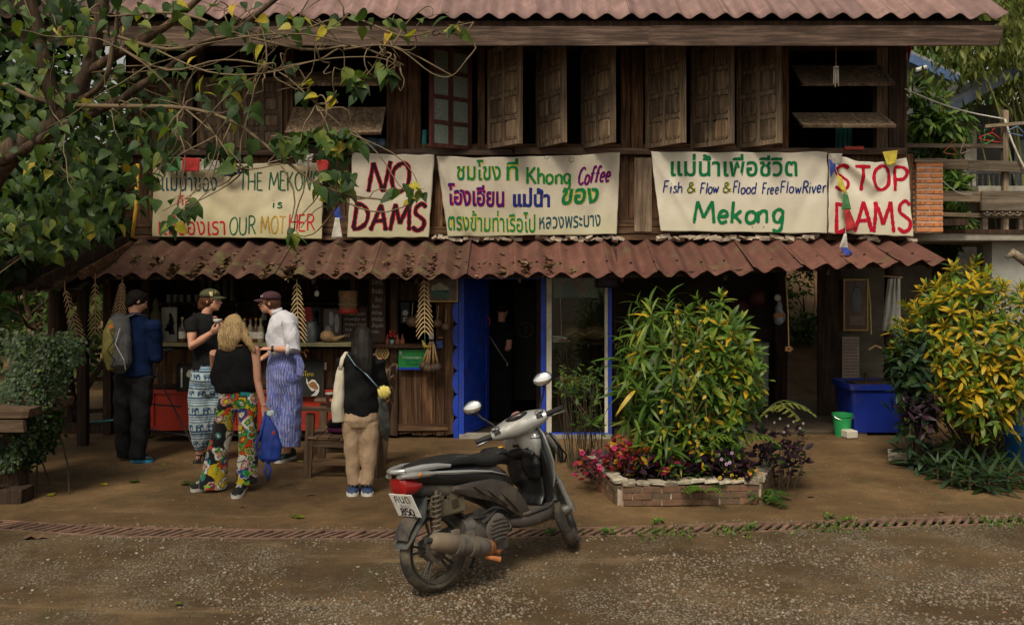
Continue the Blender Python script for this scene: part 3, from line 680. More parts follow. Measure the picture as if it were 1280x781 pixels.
def typed(mb, text, box, surf, offset=0.0, slant=0, rise=0, cuts=0.035, shear=0):
 """Thai words: real letter outlines, fitted to the pixel box and laid on the cloth"""
 c = bpy.data.curves.new('lettering', 'FONT'); c.body = text; c.size = 1; c.offset = offset; c.resolution_u = 3
 o = bpy.data.objects.new('lettering', c); C.objects.link(o)
 dg = bpy.context.evaluated_depsgraph_get(); me = bpy.data.meshes.new_from_object(o.evaluated_get(dg)); bpy.data.objects.remove(o); bpy.data.curves.remove(c)
 bm = bmesh.new(); bm.from_mesh(me); bpy.data.meshes.remove(me)
 bmesh.ops.triangulate(bm, faces=bm.faces)
 xs = [v.co.x for v in bm.verts]; ys = [v.co.y for v in bm.verts]
 if not xs: return
 ax, bx_, ay, by = min(xs), max(xs), min(ys), max(ys)
 for _ in range(3):
  es = [e for e in bm.edges if e.calc_length() > .16]
  if not es: break
  bmesh.ops.subdivide_edges(bm, edges=es, cuts=1); bmesh.ops.triangulate(bm, faces=[f for f in bm.faces if len(f.verts) > 3])
 x0, yt, x1, yb = box; vs = []
 bm.verts.index_update()
 for v in bm.verts:
  u = (v.co.x - ax) / (bx_ - ax); w_ = (v.co.y - ay) / (by - ay)
  px = x0 + u * (x1 - x0) + slant * w_ * (yb - yt) + .5 * noise.noise(Vector((v.co.x * 1.3, v.co.y * 1.3, 1))); py = yb - w_ * (yb - yt) - rise * u + .9 * noise.noise(Vector((v.co.x * .9, v.co.y * .9, 7)))
  vs.append(surf(px, py))
 mb.add(vs, [[v.index for v in f.verts] for f in bm.faces]); bm.free()
def ink(name, col):
 m = plain(name, col, .8, .3, 40, .1, spec=.1); return m
I_BLACK = ink('black_brush_ink', (.02, .008, .014)); I_RED = ink('red_brush_ink', (.5, .012, .03)); I_CRIM = ink('crimson_brush_ink', (.42, .008, .03)); I_GREEN = ink('green_brush_ink', (.008, .16, .055)); I_DGREEN = ink('dark_green_ink', (.02, .1, .05))
I_TEAL = ink('dark_teal_ink', (.012, .065, .085)); I_NAVY = ink('navy_ink', (.012, .03, .16)); I_PURP = ink('purple_ink', (.05, .012, .13)); I_YEL = ink('yellow_ink', (.55, .42, .05)); I_GOLD = ink('gold_ink', (.42, .25, .04)); I_WHITE = ink('white_ink', (.7, .7, .65))
def clothmat(name, base, stain, low):
 m, t, b = nodes(name); v = coords(t, 'world', rnd=False); n = noise_n(t, v, 3, 7, .65); n2 = noise_n(t, v, 1.4, 6, .6, .5); n3 = noise_n(t, coords(t, 'world', (300, 300, 300), rnd=False), 1, 2)
 c = ramp(t, n.outputs[0], [(.3, mul(base, .84)), (.7, mul(base, 1.1))]).outputs[0]
 c = mixc(t, ramp(t, n2.outputs[0], [(.42, (0, 0, 0)), (.68, (.95, .95, .95))]).outputs[0], c, stain)
 # rain-washed yellow-green grime on the lowest hand of the cloth
 sp = t.nodes.new('ShaderNodeSeparateXYZ'); g = t.nodes.new('ShaderNodeNewGeometry'); L(t, g.outputs['Position'], sp.inputs[0])
 mr = t.nodes.new('ShaderNodeMapRange'); mr.inputs[1].default_value = 2.85; mr.inputs[2].default_value = 2.36; L(t, sp.outputs['Z'], mr.inputs[0])
 mm = t.nodes.new('ShaderNodeMath'); mm.operation = 'MULTIPLY'; L(t, mr.outputs[0], mm.inputs[0]); L(t, n.outputs[0], mm.inputs[1])
 c = mixc(t, mm.outputs[0], c, low); c = mixc(t, .25, c, n3.outputs['Color'], 'OVERLAY')
 L(t, c, b.inputs['Base Color']); b.inputs['Roughness'].default_value = .9; b.inputs['Specular IOR Level'].default_value = .15
 bump(t, b, n3.outputs[0], .2, .003); return m
CL1 = clothmat('yellowed_banner_cloth', (.58, .52, .38), (.42, .36, .24), (.4, .38, .18))
CL2 = clothmat('grey_banner_cloth', (.56, .51, .43), (.42, .37, .3), (.42, .41, .22))
CL3 = clothmat('off_white_banner_cloth', (.7, .66, .57), (.58, .53, .44), (.5, .47, .33))
def banner(label, corners, mat, top_sag=0, fold=.02, seed=0, Y=10.24, writer=None, creases=()):
 (ax, ay), (bx_, by), (cx, cy), (dx, dy_) = corners           # tl, tr, br, bl
 root = thing('banner', label, 'banner', P((ax + cx) / 2, (ay + cy) / 2, Y), 'protest and cafe banners hung under the upstairs windows')
 def depth(px, py):
  X, Z = (px - CX) / F * Y, CAMZ - (py - HY) / F * Y
  d = fold * (noise.noise(Vector((X * 1.4, Z * 1.1, seed))) + .5 * noise.noise(Vector((X * 3.5 + Z * 2, Z * 2.5, seed + 5))) + .25 * noise.noise(Vector((X * 9, Z * 4, seed + 9))))
  d *= 1.6
  for (x1, y1, x2, y2, amp, wdt) in creases:                 # a pulled fold from one point to another
   L2 = (x2-x1)**2 + (y2-y1)**2; t_ = max(0, min(1, ((px-x1)*(x2-x1) + (py-y1)*(y2-y1)) / L2)); dd = math.hypot(px - x1 - t_*(x2-x1), py - y1 - t_*(y2-y1))
   d += amp * math.exp(-(dd / wdt) ** 2) * (1 - .5 * t_)
  return d
 def surf(px, py, lift=.007):
  Yp = Y - .01 + depth(px, py) - lift
  return Vector(((px - CX) / F * Y, Yp, CAMZ - (py - HY) / F * Y))
 nu = max(16, int((bx_ - ax) / 1.8)); nv = 60; vs = []
 for j in range(nv + 1):
  v = j / nv
  for i in range(nu + 1):
   u = i / nu; sag = top_sag * math.sin(math.pi * u) * (1 - v); ed = 1.2 * noise.noise(Vector((u * 6, v * 6, seed)))
   px = (ax*(1-u) + bx_*u) * (1-v) + (dx*(1-u) + cx*u) * v + (ed if i in (0, nu) else 0)
   py = (ay*(1-u) + by*u) * (1-v) + (dy_*(1-u) + cy*u) * v + sag + (1.6 * noise.noise(Vector((u * 7, 3, seed))) if j in (0, nv) else 0)
   vs.append(surf(px, py, 0))
 mb = MB(); N = nu + 1; mb.add(vs, [(j*N+i, j*N+i+1, (j+1)*N+i+1, (j+1)*N+i) for j in range(nv) for i in range(nu)])
 o = mb.build('cloth', mat, root, smooth=True)
 s_ = o.modifiers.new('thickness', 'SOLIDIFY'); s_.thickness = .002; s_.offset = 1
 writer(root, surf); return root
def w1(root, S_):
 for txt, box, m, off in (('แม่น้ำของ', (203, 213, 271, 239), I_TEAL, .0), ('คือ', (222, 244, 240, 257), I_RED, 0), ('แม่ของเรา', (198, 268, 283, 294), I_RED, 0)):
  mb = MB(); typed(mb, txt, box, S_, off); mb.build('lettering', m, root)
 for txt, box, m, sd in (('THE', (300, 216, 328, 238), I_DGREEN, 1), ('MEKONG', (336, 215, 400, 238), I_DGREEN, 2), ('is', (341, 248, 353, 260), I_DGREEN, 3), ('OUR', (289, 271, 320, 293), I_DGREEN, 4), ('MOT', (327, 271, 358, 292), I_GOLD, 5), ('HER', (362, 268, 393, 288), I_RED, 6)):
  mb = MB(); brush(mb, txt, box, 2.1, wob=.03, surf=S_, seed=sd); mb.build('lettering', m, root)
banner('yellowed cloth banner reading THE MEKONG is OUR MOTHER, half behind the tree leaves', ((193, 199), (405, 204), (402, 299), (190, 296)), CL1, 3, .03, 1, writer=w1, creases=((200, 205, 300, 275, .03, 9), (400, 210, 320, 270, .02, 8)))
def w2(root, S_):
 for txt, box, sd in (('NO', (461, 203, 511, 239), 7), ('DAMS', (441, 254, 530, 287), 8)):
  for wd, m, lf in ((7.4, I_RED, .006), (5.0, I_BLACK, .009)):
   mb = MB(); brush(mb, txt, box, wd, .12, -1, .03, (lambda a, b_, lf=lf: S_(a, b_, lf)), sd); mb.build('lettering', m, root)
banner('square cloth banner with NO DAMS brushed in black edged with red', ((441, 191), (543, 194), (536, 297), (434, 297)), CL2, 1, .018, 2, writer=w2)
def w3(root, S_):
 A = lambda a, b_: S_(a, b_, .0055)
 for txt, box, m, m2, off, sl, rs in (('ชมโขง', (571, 200, 626, 226), I_GREEN, I_YEL, .018, 0, 0), ('ที่', (633, 199, 648, 226), I_GREEN, I_YEL, .018, 0, 0), ('โฮงเฮียน', (560, 229, 630, 257), I_PURP, I_RED, .018, 0, -2), ('แม่น้ำ', (641, 235, 687, 259), I_NAVY, I_PURP, .018, 0, 0), ('ของ', (700, 237, 747, 257), I_GREEN, I_YEL, .03, .15, 3), ('ตรงข้ามท่าเรือไป', (560, 262, 669, 288), I_GREEN, I_YEL, .012, 0, -3)):
  mb = MB(); typed(mb, txt, (box[0] + .6, box[1] + .5, box[2] + .6, box[3] + .5), A, off + .022, sl, rs); mb.build('lettering', m2, root)
  mb = MB(); typed(mb, txt, box, (lambda a, b_: S_(a, b_, .0085)), off, sl, rs); mb.build('lettering', m, root)
 mb = MB()
 typed(mb, 'หลวงพระบาง', (674, 272, 751, 287), S_, .01, 0, 4); mb.build('lettering', I_TEAL, root)
 for txt, box, m, m2, wd, sl, rs, sd in (('Khong', (659, 210, 713, 230), I_GREEN, I_YEL, 3.8, 0, 0, 11), ('Coffee', (722, 210, 761, 231), I_PURP, I_RED, 2.5, .2, 5, 12)):
  mb = MB(); brush(mb, txt, box, wd + 1.2, sl, rs, .03, A, sd); mb.build('lettering', m2, root)
  mb = MB(); brush(mb, txt, box, wd, sl, rs, .03, (lambda a, b_: S_(a, b_, .0085)), sd); mb.build('lettering', m, root)
 tp = MB()
 for q in ((714, 197), (683, 193)): tp.tube([S_(q[0] + 3*math.cos(a), q[1] + 3*math.sin(a) + 3) for a in [i * .7 for i in range(9)]], .002, 4)
 tp.build('pen_ring', I_TEAL, root)
banner('long greyish banner with three lines of Thai and the words Khong Coffee', ((546, 196), (775, 191), (771, 293), (560, 296)), CL2, 3, .022, 3, writer=w3, creases=((546, 196, 585, 290, -.04, 5), (775, 192, 735, 285, .02, 7)))
def w4(root, S_):
 mb = MB(); typed(mb, 'แม่น้ำเพื่อชีวิต', (838, 193, 996, 221), S_, .02); mb.build('lettering', I_GREEN, root)
 for txt, box, m, wd, sl, sd in (('Fish', (829, 227, 852, 241), I_NAVY, 2.0, .12, 21), ('Flow', (874, 228, 897, 242), I_NAVY, 2.0, .12, 22), ('Flood', (915, 228, 944, 242), I_NAVY, 2.0, .12, 23), ('Free', (952, 229, 972, 243), I_NAVY, 2.0, .1, 24), ('Flow', (975, 228, 1000, 242), I_NAVY, 2.0, .1, 25), ('River', (1002, 226, 1031, 241), I_NAVY, 2.3, .12, 26)):
  mb = MB(); brush(mb, txt, box, wd, sl, 0, .05, S_, sd); mb.build('lettering', m, root)
 for bx_ in ((858, 228, 868, 241), (902, 228, 912, 241)):
  mb = MB(); brush(mb, '&', (bx_[0] + 1, bx_[1], bx_[2] + 1, bx_[3]), 2.6, 0, 0, 0, (lambda a, b_: S_(a, b_, .0055)), 27); mb.build('lettering', I_YEL, root)
  mb = MB(); brush(mb, '&', bx_, 1.6, 0, 0, 0, (lambda a, b_: S_(a, b_, .0085)), 27); mb.build('lettering', I_DGREEN, root)
 mb = MB(); brush(mb, 'Mekong', (868, 251, 977, 278), 5.0, .06, 0, .05, S_, 28); mb.build('lettering', I_GREEN, root)
 mb = MB(); brush(mb, '..', (937, 270, 957, 284), 2.2, 0, 0, .0, S_, 29); mb.build('lettering', I_DGREEN, root)
banner('long off-white banner reading Fish & Flow & Flood Free Flow River Mekong', ((813, 190), (1035, 190), (1034, 292), (826, 289)), CL3, 1, .018, 4, writer=w4, creases=((813, 190, 870, 288, -.03, 5), (1035, 190, 990, 290, .025, 9)))
def w5(root, S_):
 mb = MB(); brush(mb, 'STOP', (1046, 205, 1133, 236), 5.2, 0, -4, .05, S_, 31); mb.build('lettering', I_CRIM, root)
 mb = MB(); brush(mb, 'DAMS', (1045, 252, 1137, 289), 5.6, 0, -3, .05, S_, 32); mb.build('lettering', I_CRIM, root)
banner('small sagging white banner with STOP DAMS painted in crimson', ((1037, 191), (1134, 197), (1140, 296), (1035, 291)), CL3, 9, .03, 5, Y=10.2, writer=w5, creases=((1040, 195, 1095, 255, .04, 6), (1132, 198, 1090, 250, .03, 6), (1060, 205, 1100, 240, -.03, 4)))
# -- prayer flags: each little flag a thing
def flag(pts, col, label, Y=10.12, rag=1.0):
 m = MATS.get('flag_' + col) or plain('flag_' + col, {'green': (.05, .17, .06), 'red': (.35, .02, .02), 'white': (.5, .48, .43), 'blue': (.02, .05, .28), 'yellow': (.5, .4, .05), 'grey': (.33, .31, .28)}[col], .85, .3, 14, .4)
 n = 8; a, b_, c, d = pts; vs = []
 for j in range(n + 1):
  for i in range(n + 1):
   u, v = i / n, j / n; px = (a[0]*(1-u)+b_[0]*u)*(1-v) + (d[0]*(1-u)+c[0]*u)*v; py = (a[1]*(1-u)+b_[1]*u)*(1-v) + (d[1]*(1-u)+c[1]*u)*v
   if j == n: py += random.uniform(-rag, rag)
   vs.append(P(px, py, Y + .03 * noise.noise(Vector((px * .12, py * .07, 3)))))
 mb = MB(); mb.add(vs, [(j*(n+1)+i, j*(n+1)+i+1, (j+1)*(n+1)+i+1, (j+1)*(n+1)+i) for j in range(n) for i in range(n)])
 o = mb.build('prayer_flag', m, smooth=True); s_ = o.modifiers.new('thickness', 'SOLIDIFY'); s_.thickness = .002
 return tag(o, label, 'flag', 'small prayer flags strung over the banners')
flag(((203, 197), (226, 196), (225, 214), (205, 216)), 'green', 'faded green flag on the top edge of the THE MEKONG banner')
flag(((228, 197), (250, 198), (249, 214), (228, 215)), 'red', 'dark red flag between the green and the grey one on the THE MEKONG banner')
flag(((252, 199), (274, 201), (273, 213), (251, 214)), 'grey', 'pale grey flag beside the red one on the THE MEKONG banner')
flag(((278, 213), (301, 210), (300, 217), (276, 221)), 'blue', 'dark blue flag folded over the middle of the THE MEKONG banner')
flag(((366, 196), (392, 192), (388, 210), (372, 206)), 'grey', 'crumpled grey flag behind leaves near the top of the THE MEKONG banner')
flag(((395, 201), (413, 198), (408, 216), (400, 218)), 'red', 'orange-red flag at the upper corner of the THE MEKONG banner')
flag(((416, 262), (424, 258), (428, 275), (419, 272)), 'blue', 'small blue flag in the gap left of the NO DAMS banner')
flag(((419, 272), (424, 272), (428, 297), (414, 298)), 'white', 'white flag tip hanging in the gap left of the NO DAMS banner')
flag(((1037, 192), (1053, 192), (1051, 206), (1040, 205)), 'grey', 'greyish flag over the S of the STOP DAMS banner')
flag(((1036, 198), (1045, 206), (1043, 214), (1038, 222)), 'blue', 'blue flag at the upper left corner of the STOP DAMS banner')
flag(((1103, 190), (1122, 188), (1120, 205), (1109, 207)), 'yellow', 'yellow flag with ragged edge on top of the STOP DAMS banner')
flag(((1046, 218), (1052, 222), (1060, 244), (1048, 234)), 'yellow', 'long yellow flag hanging between the S and the D of STOP DAMS')
flag(((1054, 240), (1060, 244), (1064, 262), (1052, 262)), 'green', 'pale green flag hanging over the D of STOP DAMS')
flag(((1055, 262), (1062, 262), (1072, 286), (1058, 290)), 'red', 'red flag hanging over the D of STOP DAMS')
flag(((1055, 292), (1058, 292), (1060, 311), (1049, 310)), 'white', 'white flag tip hanging over the awning below STOP DAMS', Y=9.95)
flag(((1051, 310), (1059, 309), (1067, 318), (1056, 320)), 'blue', 'blue flag tip hanging over the awning below STOP DAMS', Y=9.85)
for pts, lb, Y in (([(203, 197), (250, 198), (278, 212), (320, 207), (366, 196), (413, 198)], 'thin string carrying the flags over the THE MEKONG banner', 10.13), ([(1037, 193), (1045, 212), (1052, 230), (1057, 262), (1057, 308)], 'thin string carrying the flags over the STOP DAMS banner', 10.13)):
 o = MB().tube([P(a, b_, Y) for a, b_ in pts], .002, 4).build('flag_string', I_WHITE); tag(o, lb, 'string')
# ================================================================ people
def organic(name, mb, voxel, mats, parent=None, smooth=4, paint=None, disp=None, label=None, kind=None, fac=.5):
 """fuse the collected shapes into one continuous skin; mb is in world coordinates"""
 off = wloc(parent) if parent else Vector((0, 0, 0))
 me = mb.mesh('tmp', off); bm = bmesh.new(); bm.from_mesh(me); bmesh.ops.recalc_face_normals(bm, faces=bm.faces); bm.to_mesh(me); bm.free()
 o = bpy.data.objects.new('tmp', me); C.objects.link(o)
 r = o.modifiers.new('r', 'REMESH'); r.mode = 'VOXEL'; r.voxel_size = voxel; r.use_smooth_shade = True
 if smooth: s_ = o.modifiers.new('s', 'SMOOTH'); s_.iterations = smooth; s_.factor = fac
 dg = bpy.context.evaluated_depsgraph_get(); out = bpy.data.meshes.new_from_object(o.evaluated_get(dg)); bpy.data.objects.remove(o); bpy.data.meshes.remove(me)
 out.name = name; n = len(out.vertices); co_ = np.empty(n * 3, np.float32); out.vertices.foreach_get('co', co_); co_ = co_.reshape(-1, 3)
 world = co_ + np.array(off, np.float32)
 if disp is not None:
  nm = np.empty(n * 3, np.float32); out.vertices.foreach_get('normal', nm); nm = nm.reshape(-1, 3)
  co_ = co_ + nm * disp(world)[:, None]; out.vertices.foreach_set('co', co_.reshape(-1))
 if paint is not None:
  col = np.ones((n, 4), np.float32); col[:, :3] = paint(world); a = out.color_attributes.new('Col', 'FLOAT_COLOR', 'POINT'); a.data.foreach_set('color', col.reshape(-1))
 out.polygons.foreach_set('use_smooth', [True] * len(out.polygons)); out.materials.clear()
 return link(name, out, mats, parent, label=label, kind=kind)
def folds(amp=.006, sx=30, sz=9, seed=0, horiz=0):
 def f(w):
  a = np.sin(w[:, 0] * sx + 2.2 * np.sin(w[:, 2] * 4.1 + seed) + w[:, 1] * sx * .8 + seed) * .6
  b = np.sin(w[:, 2] * sz * 3 + 3 * np.sin(w[:, 0] * 7 + seed) + w[:, 1] * 9) * (.4 + horiz)
  c = np.sin((w[:, 0] + w[:, 2]) * 41 + seed * 3 + 2 * np.sin(w[:, 1] * 15)) * .3
  return (a + b + c) * amp
 return f
SKIN = plain('fair_skin', (.52, .27, .185), .55, .1, 20, .05, spec=.35); SKIN2 = plain('tan_skin', (.42, .22, .14), .55, .1, 20, .05)
m, t, b = SKIN, SKIN.node_tree, SKIN.node_tree.nodes['Principled BSDF']; b.inputs['Subsurface Weight'].default_value = .08; b.inputs['Subsurface Radius'].default_value = (.01, .004, .002)
def hairmat(name, c1, c2):
 m, t, b = nodes(name); n = noise_n(t, coords(t, 'world', (120, 120, 6), rnd=False), 1, 4, .6)
 L(t, ramp(t, n.outputs[0], [(.35, c1), (.65, c2)]).outputs[0], b.inputs['Base Color']); b.inputs['Roughness'].default_value = .6; b.inputs['Specular IOR Level'].default_value = .22
 bump(t, b, n.outputs[0], .7, .006); return m
H_BROWN = hairmat('dark_brown_hair', (.02, .011, .007), (.07, .035, .02)); H_BLACK = hairmat('black_hair', (.004, .0035, .003), (.014, .01, .008)); H_BLOND = hairmat('blond_hair', (.2, .12, .055), (.56, .4, .2)); H_AUB = hairmat('auburn_hair', (.045, .018, .01), (.12, .05, .025))
EYEW = plain('eye_white', (.6, .58, .55), .3, 0, 5, 0); EYED = plain('eye_dark', (.02, .015, .01), .2, 0, 5, 0); LIP = plain('lips', (.38, .12, .1), .5, .1, 10, 0)
def hand(mb, wr, d, pn, curl=.5, s=1.0, thumb_side=1):
 """palm, four fingers bent at their knuckles, thumb from the side of the palm"""
 d = Vector(d).normalized(); pn = Vector(pn); pn = (pn - d * pn.dot(d)).normalized(); sd_ = d.cross(pn) * thumb_side
 wr = Vector(wr); c = wr + d * .045 * s
 mb.tube([wr - d * .01, wr + d * .03 * s, wr + d * .085 * s], [(.024*s, .017*s), (.038*s, .015*s), (.04*s, .013*s)], 8, side=sd_)
 for i, ln in enumerate((.068, .078, .072, .056)):
  b0 = wr + d * .08 * s + sd_ * (.029 - .0195 * i) * s; d1 = (d * math.cos(curl * .8) + pn * math.sin(curl * .8)); p1 = b0 + d1 * ln * .5 * s
  d2 = (d * math.cos(curl * 1.9) + pn * math.sin(curl * 1.9)); p2 = p1 + d2 * ln * .3 * s; d3 = (d * math.cos(curl * 2.7) + pn * math.sin(curl * 2.7)); p3 = p2 + d3 * ln * .26 * s
  mb.tube([b0 - d * .02, b0, p1, p2, p3], [.009*s, .0088*s, .0082*s, .0076*s, .006*s], 6)
 t0 = wr + d * .025 * s + sd_ * .028 * s; t1 = t0 + (d * .6 + sd_ * .6 + pn * .4).normalized() * .036 * s; t2 = t1 + (d * .85 + sd_ * .1 + pn * .5).normalized() * .03 * s; t3 = t2 + (d * .9 + pn * .4).normalized() * .02 * s
 mb.tube([t0 - d * .015, t0, t1, t2, t3], [.012*s, .0125*s, .0105*s, .0095*s, .0075*s], 6)
def wrinkle(m, strength=.55, scale=7, dist=.03):
 t = m.node_tree; b = t.nodes['Principled BSDF']; old = b.inputs['Normal'].links[0].from_node if b.inputs['Normal'].links else None
 n = noise_n(t, coords(t, 'world', (1.0, 1.0, .55), rnd=False), scale, 3, .5, 1.6); bn = t.nodes.new('ShaderNodeBump'); bn.inputs['Strength'].default_value = strength; bn.inputs['Distance'].default_value = dist
 L(t, n.outputs[0], bn.inputs['Height'])
 if old: L(t, old.outputs[0], bn.inputs['Normal'])
 L(t, bn.outputs[0], b.inputs['Normal']); return m
class Person:
 """joints are world points; the body is one skin, clothes and hair are its parts"""
 def __init__(s, label, Y, x0, skin=SKIN):
  s.Y = Y; s.root = thing('person', label, 'person', ((x0 - CX) / F * Y, Y, 0), 'visitors at the cafe counter'); s.mb = MB(); s.skin = skin
 def J(s, px, py, dy=0.0): return P(px, py, s.Y + dy)
 def head(s, c, yaw, pitch=0, k=1.0, neck=None):
  """yaw 0 looks away from the camera, 90 degrees to the right, 180 at the camera; c = head centre"""
  c = Vector(c); M = Euler((0, 0, -yaw)).to_matrix() @ Euler((-pitch, 0, 0)).to_matrix(); q = lambda x, y, z: c + M @ (Vector((x, y, z)) * k)
  s.hM = M; s.hc = c; s.hq = q; mb = s.mb; e = M.to_euler()
  mb.ball(q(0, -.012, .025), (.074*k, .094*k, .088*k), 16, e); mb.ball(q(0, .03, -.03), (.058*k, .066*k, .075*k), 14, e)
  mb.ball(q(0, .062, -.085), (.026*k, .022*k, .018*k), 10, e); mb.ball(q(0, .05, -.066), (.044*k, .038*k, .034*k), 10, e)
  mb.tube([q(0, .088, .022), q(0, .103, -.004), q(0, .112, -.022), q(0, .095, -.03)], [.008*k, .0105*k, .0125*k, .008*k], 8)
  for x in (-1, 1):
   mb.ball(q(.011 * x, .098, -.026), .008*k, 6); mb.ball(q(.038 * x, .062, -.014), (.024*k, .02*k, .02*k), 8, e); mb.ball(q(.03*x, .08, .026), (.024*k, .01*k, .007*k), 8, e)
   mb.ball(q(.076 * x, -.006, -.004), (.007*k, .016*k, .028*k), 8, e)
  mb.ball(q(0, .091, -.049), (.021*k, .009*k, .006*k), 8, e); mb.ball(q(0, .089, -.06), (.018*k, .009*k, .006*k), 8, e)
  if neck is not None: mb.tube([Vector(neck) - Vector((0, 0, .05)), Vector(neck), q(0, -.02, -.06), q(0, -.01, -.01)], [.06*k, .052*k, .05*k, .05*k], 12)
 def face_parts(s):
  q = s.hq; o = wloc(s.root)
  for x in (-1, 1):
   mb = MB(); mb.ball(q(.03 * x, .0815, .006), (.0125, .007, .0065), 8, s.hM.to_euler()); e = mb.build('eye', EYEW, s.root, smooth=True)
   mb = MB(); mb.ball(q(.03 * x, .087, .006), (.0055, .003, .0055), 8, s.hM.to_euler()); mb.build('iris', EYED, e, smooth=True)
   mb = MB(); mb.tube([q(.014*x, .094, .028), q(.03*x, .093, .033), q(.046*x, .083, .028)], [.003, .0042, .0025], 6); mb.build('eyebrow', H_BROWN, s.root, smooth=True)
  mb = MB(); mb.tube([q(-.022, .091, -.0535), q(0, .1, -.053), q(.022, .091, -.0535)], [.003, .0065, .003], 8); mb.build('mouth', LIP, s.root, smooth=True)
 def limb(s, pts, r, n=12): s.mb.tube(pts, r, n)
 def body(s, voxel=.008):
  s.flesh = organic('body', s.mb, voxel, s.skin, s.root, 3); return s.flesh
def shoe(root, heel, toe, mat, sole, w_=.045, h=.09, sole_col=None, laces=None, low=False):
 """heel, toe: ground points"""
 heel = Vector(heel); toe = Vector(toe); heel.z = toe.z = 0; d = (toe - heel); Ln = d.length; d.normalize(); sd_ = Vector((d.y, -d.x, 0)); up = Vector((0, 0, 1)); rings = []; sr = []
 for u, wd, ht, zb in ((-.03, .55, .72, .0), (.02, .85, .95, 0), (.15, .95, 1.0, 0), (.35, .92, .8, 0), (.55, .98, .62, 0), (.78, 1.08, .5, 0), (.93, .85, .42, .0), (1.0, .4, .25, .01)):
  c = heel + d * (u * Ln); hh = h * ht
  rings.append([c + sd_ * (w_ * wd * math.cos(a)) + up * (.018 + zb + hh * (.5 + .5 * math.sin(a))) for a in [i * math.pi / 6 for i in range(12)]])
  sr.append([c + sd_ * (w_ * wd * 1.1 * x) + up * z for x, z in ((-1, 0.001), (1, 0.001), (1.03, .028 + zb), (-1.03, .028 + zb))])
 # extend the sole a touch beyond the upper
 mb = MB(); mb.loft(rings); o = mb.build('shoe', mat, root, smooth=True)
 mb = MB(); mb.loft(sr); mb.build('sole', sole, o, angle=50)
 if laces:
  mb = MB()
  for u in (.38, .46, .54, .62):
   c = heel + d * (u * Ln); z = .018 + h * (.86 - .5 * (u - .3)); mb.tube([c - sd_ * w_ * .5 + up * (z - .012), c + up * z, c + sd_ * w_ * .5 + up * (z - .012)], .004, 5)
  mb.build('laces', laces, o)
 return o
SOLEW = plain('white_rubber_sole', (.6, .6, .56), .6); SOLEB = plain('bright_blue_sole', (.03, .3, .55), .5); SOLEK = plain('black_sole', (.02, .02, .02), .7)
def col_const(c): return lambda w: np.tile(np.array(c, np.float32), (len(w), 1))
PRINT = attr_mat('printed_cotton');
# ---------------------------------------------------------------- man with backpack
Pn = Person('dark-haired man in navy jacket and black trousers wearing an olive and grey backpack', 9.05, 165)
J = Pn.J
Pn.head(J(171, 377, .02), R(48), R(22), 1.0, J(170, 398, .0))
Pn.mb.tube([J(168, 400), J(168, 420), J(168, 445), J(168, 468)], [(.16, .1), (.19, .125), (.165, .11), (.17, .12)], 14, side=(1, 0, 0))
for hip, knee, ank in ((J(157, 472), J(155, 520, .02), J(156, 563, .08)), (J(178, 472), J(175, 522, -.03), J(172, 566, -.05))): Pn.limb([hip, knee, ank], [.09, .062, .045])
sh, el, wr = J(192, 408, -.03), J(196, 446, .02), J(190, 440, .26)
Pn.limb([sh, el, wr], [.055, .045, .03]); hand(Pn.mb, wr, (-.3, .8, .3), (-.6, .2, .6), .7)
sh2, el2, wr2 = J(147, 408, .05), J(150, 446, .12), J(176, 440, .3)
Pn.limb([sh2, el2, wr2], [.055, .045, .03]); hand(Pn.mb, wr2, (.5, .7, .3), (.4, .2, .6), .7, thumb_side=-1)
Pn.body(); Pn.face_parts()
NAVY = plain('navy_fleece', (.004, .014, .055), .9, .2, 20, .3, spec=.15); TROU = plain('charcoal_trousers', (.014, .014, .017), .85, .25, 15, .4, spec=.15)
mb = MB(); mb.tube([J(169, 392, .01), J(169, 398), J(168, 408), J(167, 430), J(168, 455), J(169, 470)], [(.065, .065), (.14, .1), (.185, .13), (.185, .145), (.175, .14), (.185, .145)], 18, side=(1, 0, 0))
mb.tube([sh + Vector((0, 0, .02)), el, wr + (wr - el) * -.12], [.078, .066, .05], 12); mb.ball(el, .068, 10); mb.ball(sh, .085, 10); mb.tube([sh2 + Vector((0, 0, .02)), el2, wr2 + (wr2 - el2) * -.12], [.078, .062, .045], 12)
organic('jacket', mb, .012, NAVY, Pn.root, 5, disp=folds(.005, 24, 8, 1, .4))
mb = MB(); mb.tube([J(168, 462), J(168, 474), J(168, 486)], [(.175, .13), (.175, .13), (.1, .08)], 14, side=(1, 0, 0))
mb.tube([J(157, 470), J(154, 500), J(154, 540, .04), J(155, 571, .08)], [.115, .1, .082, .078], 12); mb.tube([J(178, 470), J(177, 500, -.02), J(174, 540, -.05), J(172, 572, -.05)], [.115, .1, .085, .082], 12)
organic('trousers', mb, .012, TROU, Pn.root, 5, disp=folds(.006, 20, 9, 2, .6))
mb = MB(); q = Pn.hq; mb.ball(q(0, -.018, .03), (.083, .104, .092), 16, Pn.hM.to_euler()); mb.ball(q(0, -.06, -.03), (.066, .05, .06), 12, Pn.hM.to_euler()); mb.ball(q(0, .05, .088), (.05, .035, .026), 10, Pn.hM.to_euler())
organic('hair', mb, .01, H_BLACK, Pn.root, 3, disp=folds(.002, 140, 60, 3))
KIT = plain('black_running_shoe', (.01, .025, .03), .6)
shoe(Pn.root, G(166, 577) + Vector((0, 0, 0)), G(192, 577) , KIT, SOLEB, .048, .1, laces=plain('teal_lace', (.03, .3, .4), .6)); shoe(Pn.root, G(157, 571), G(146, 568) + Vector((.0, .1, 0)), KIT, SOLEB, .046, .1)
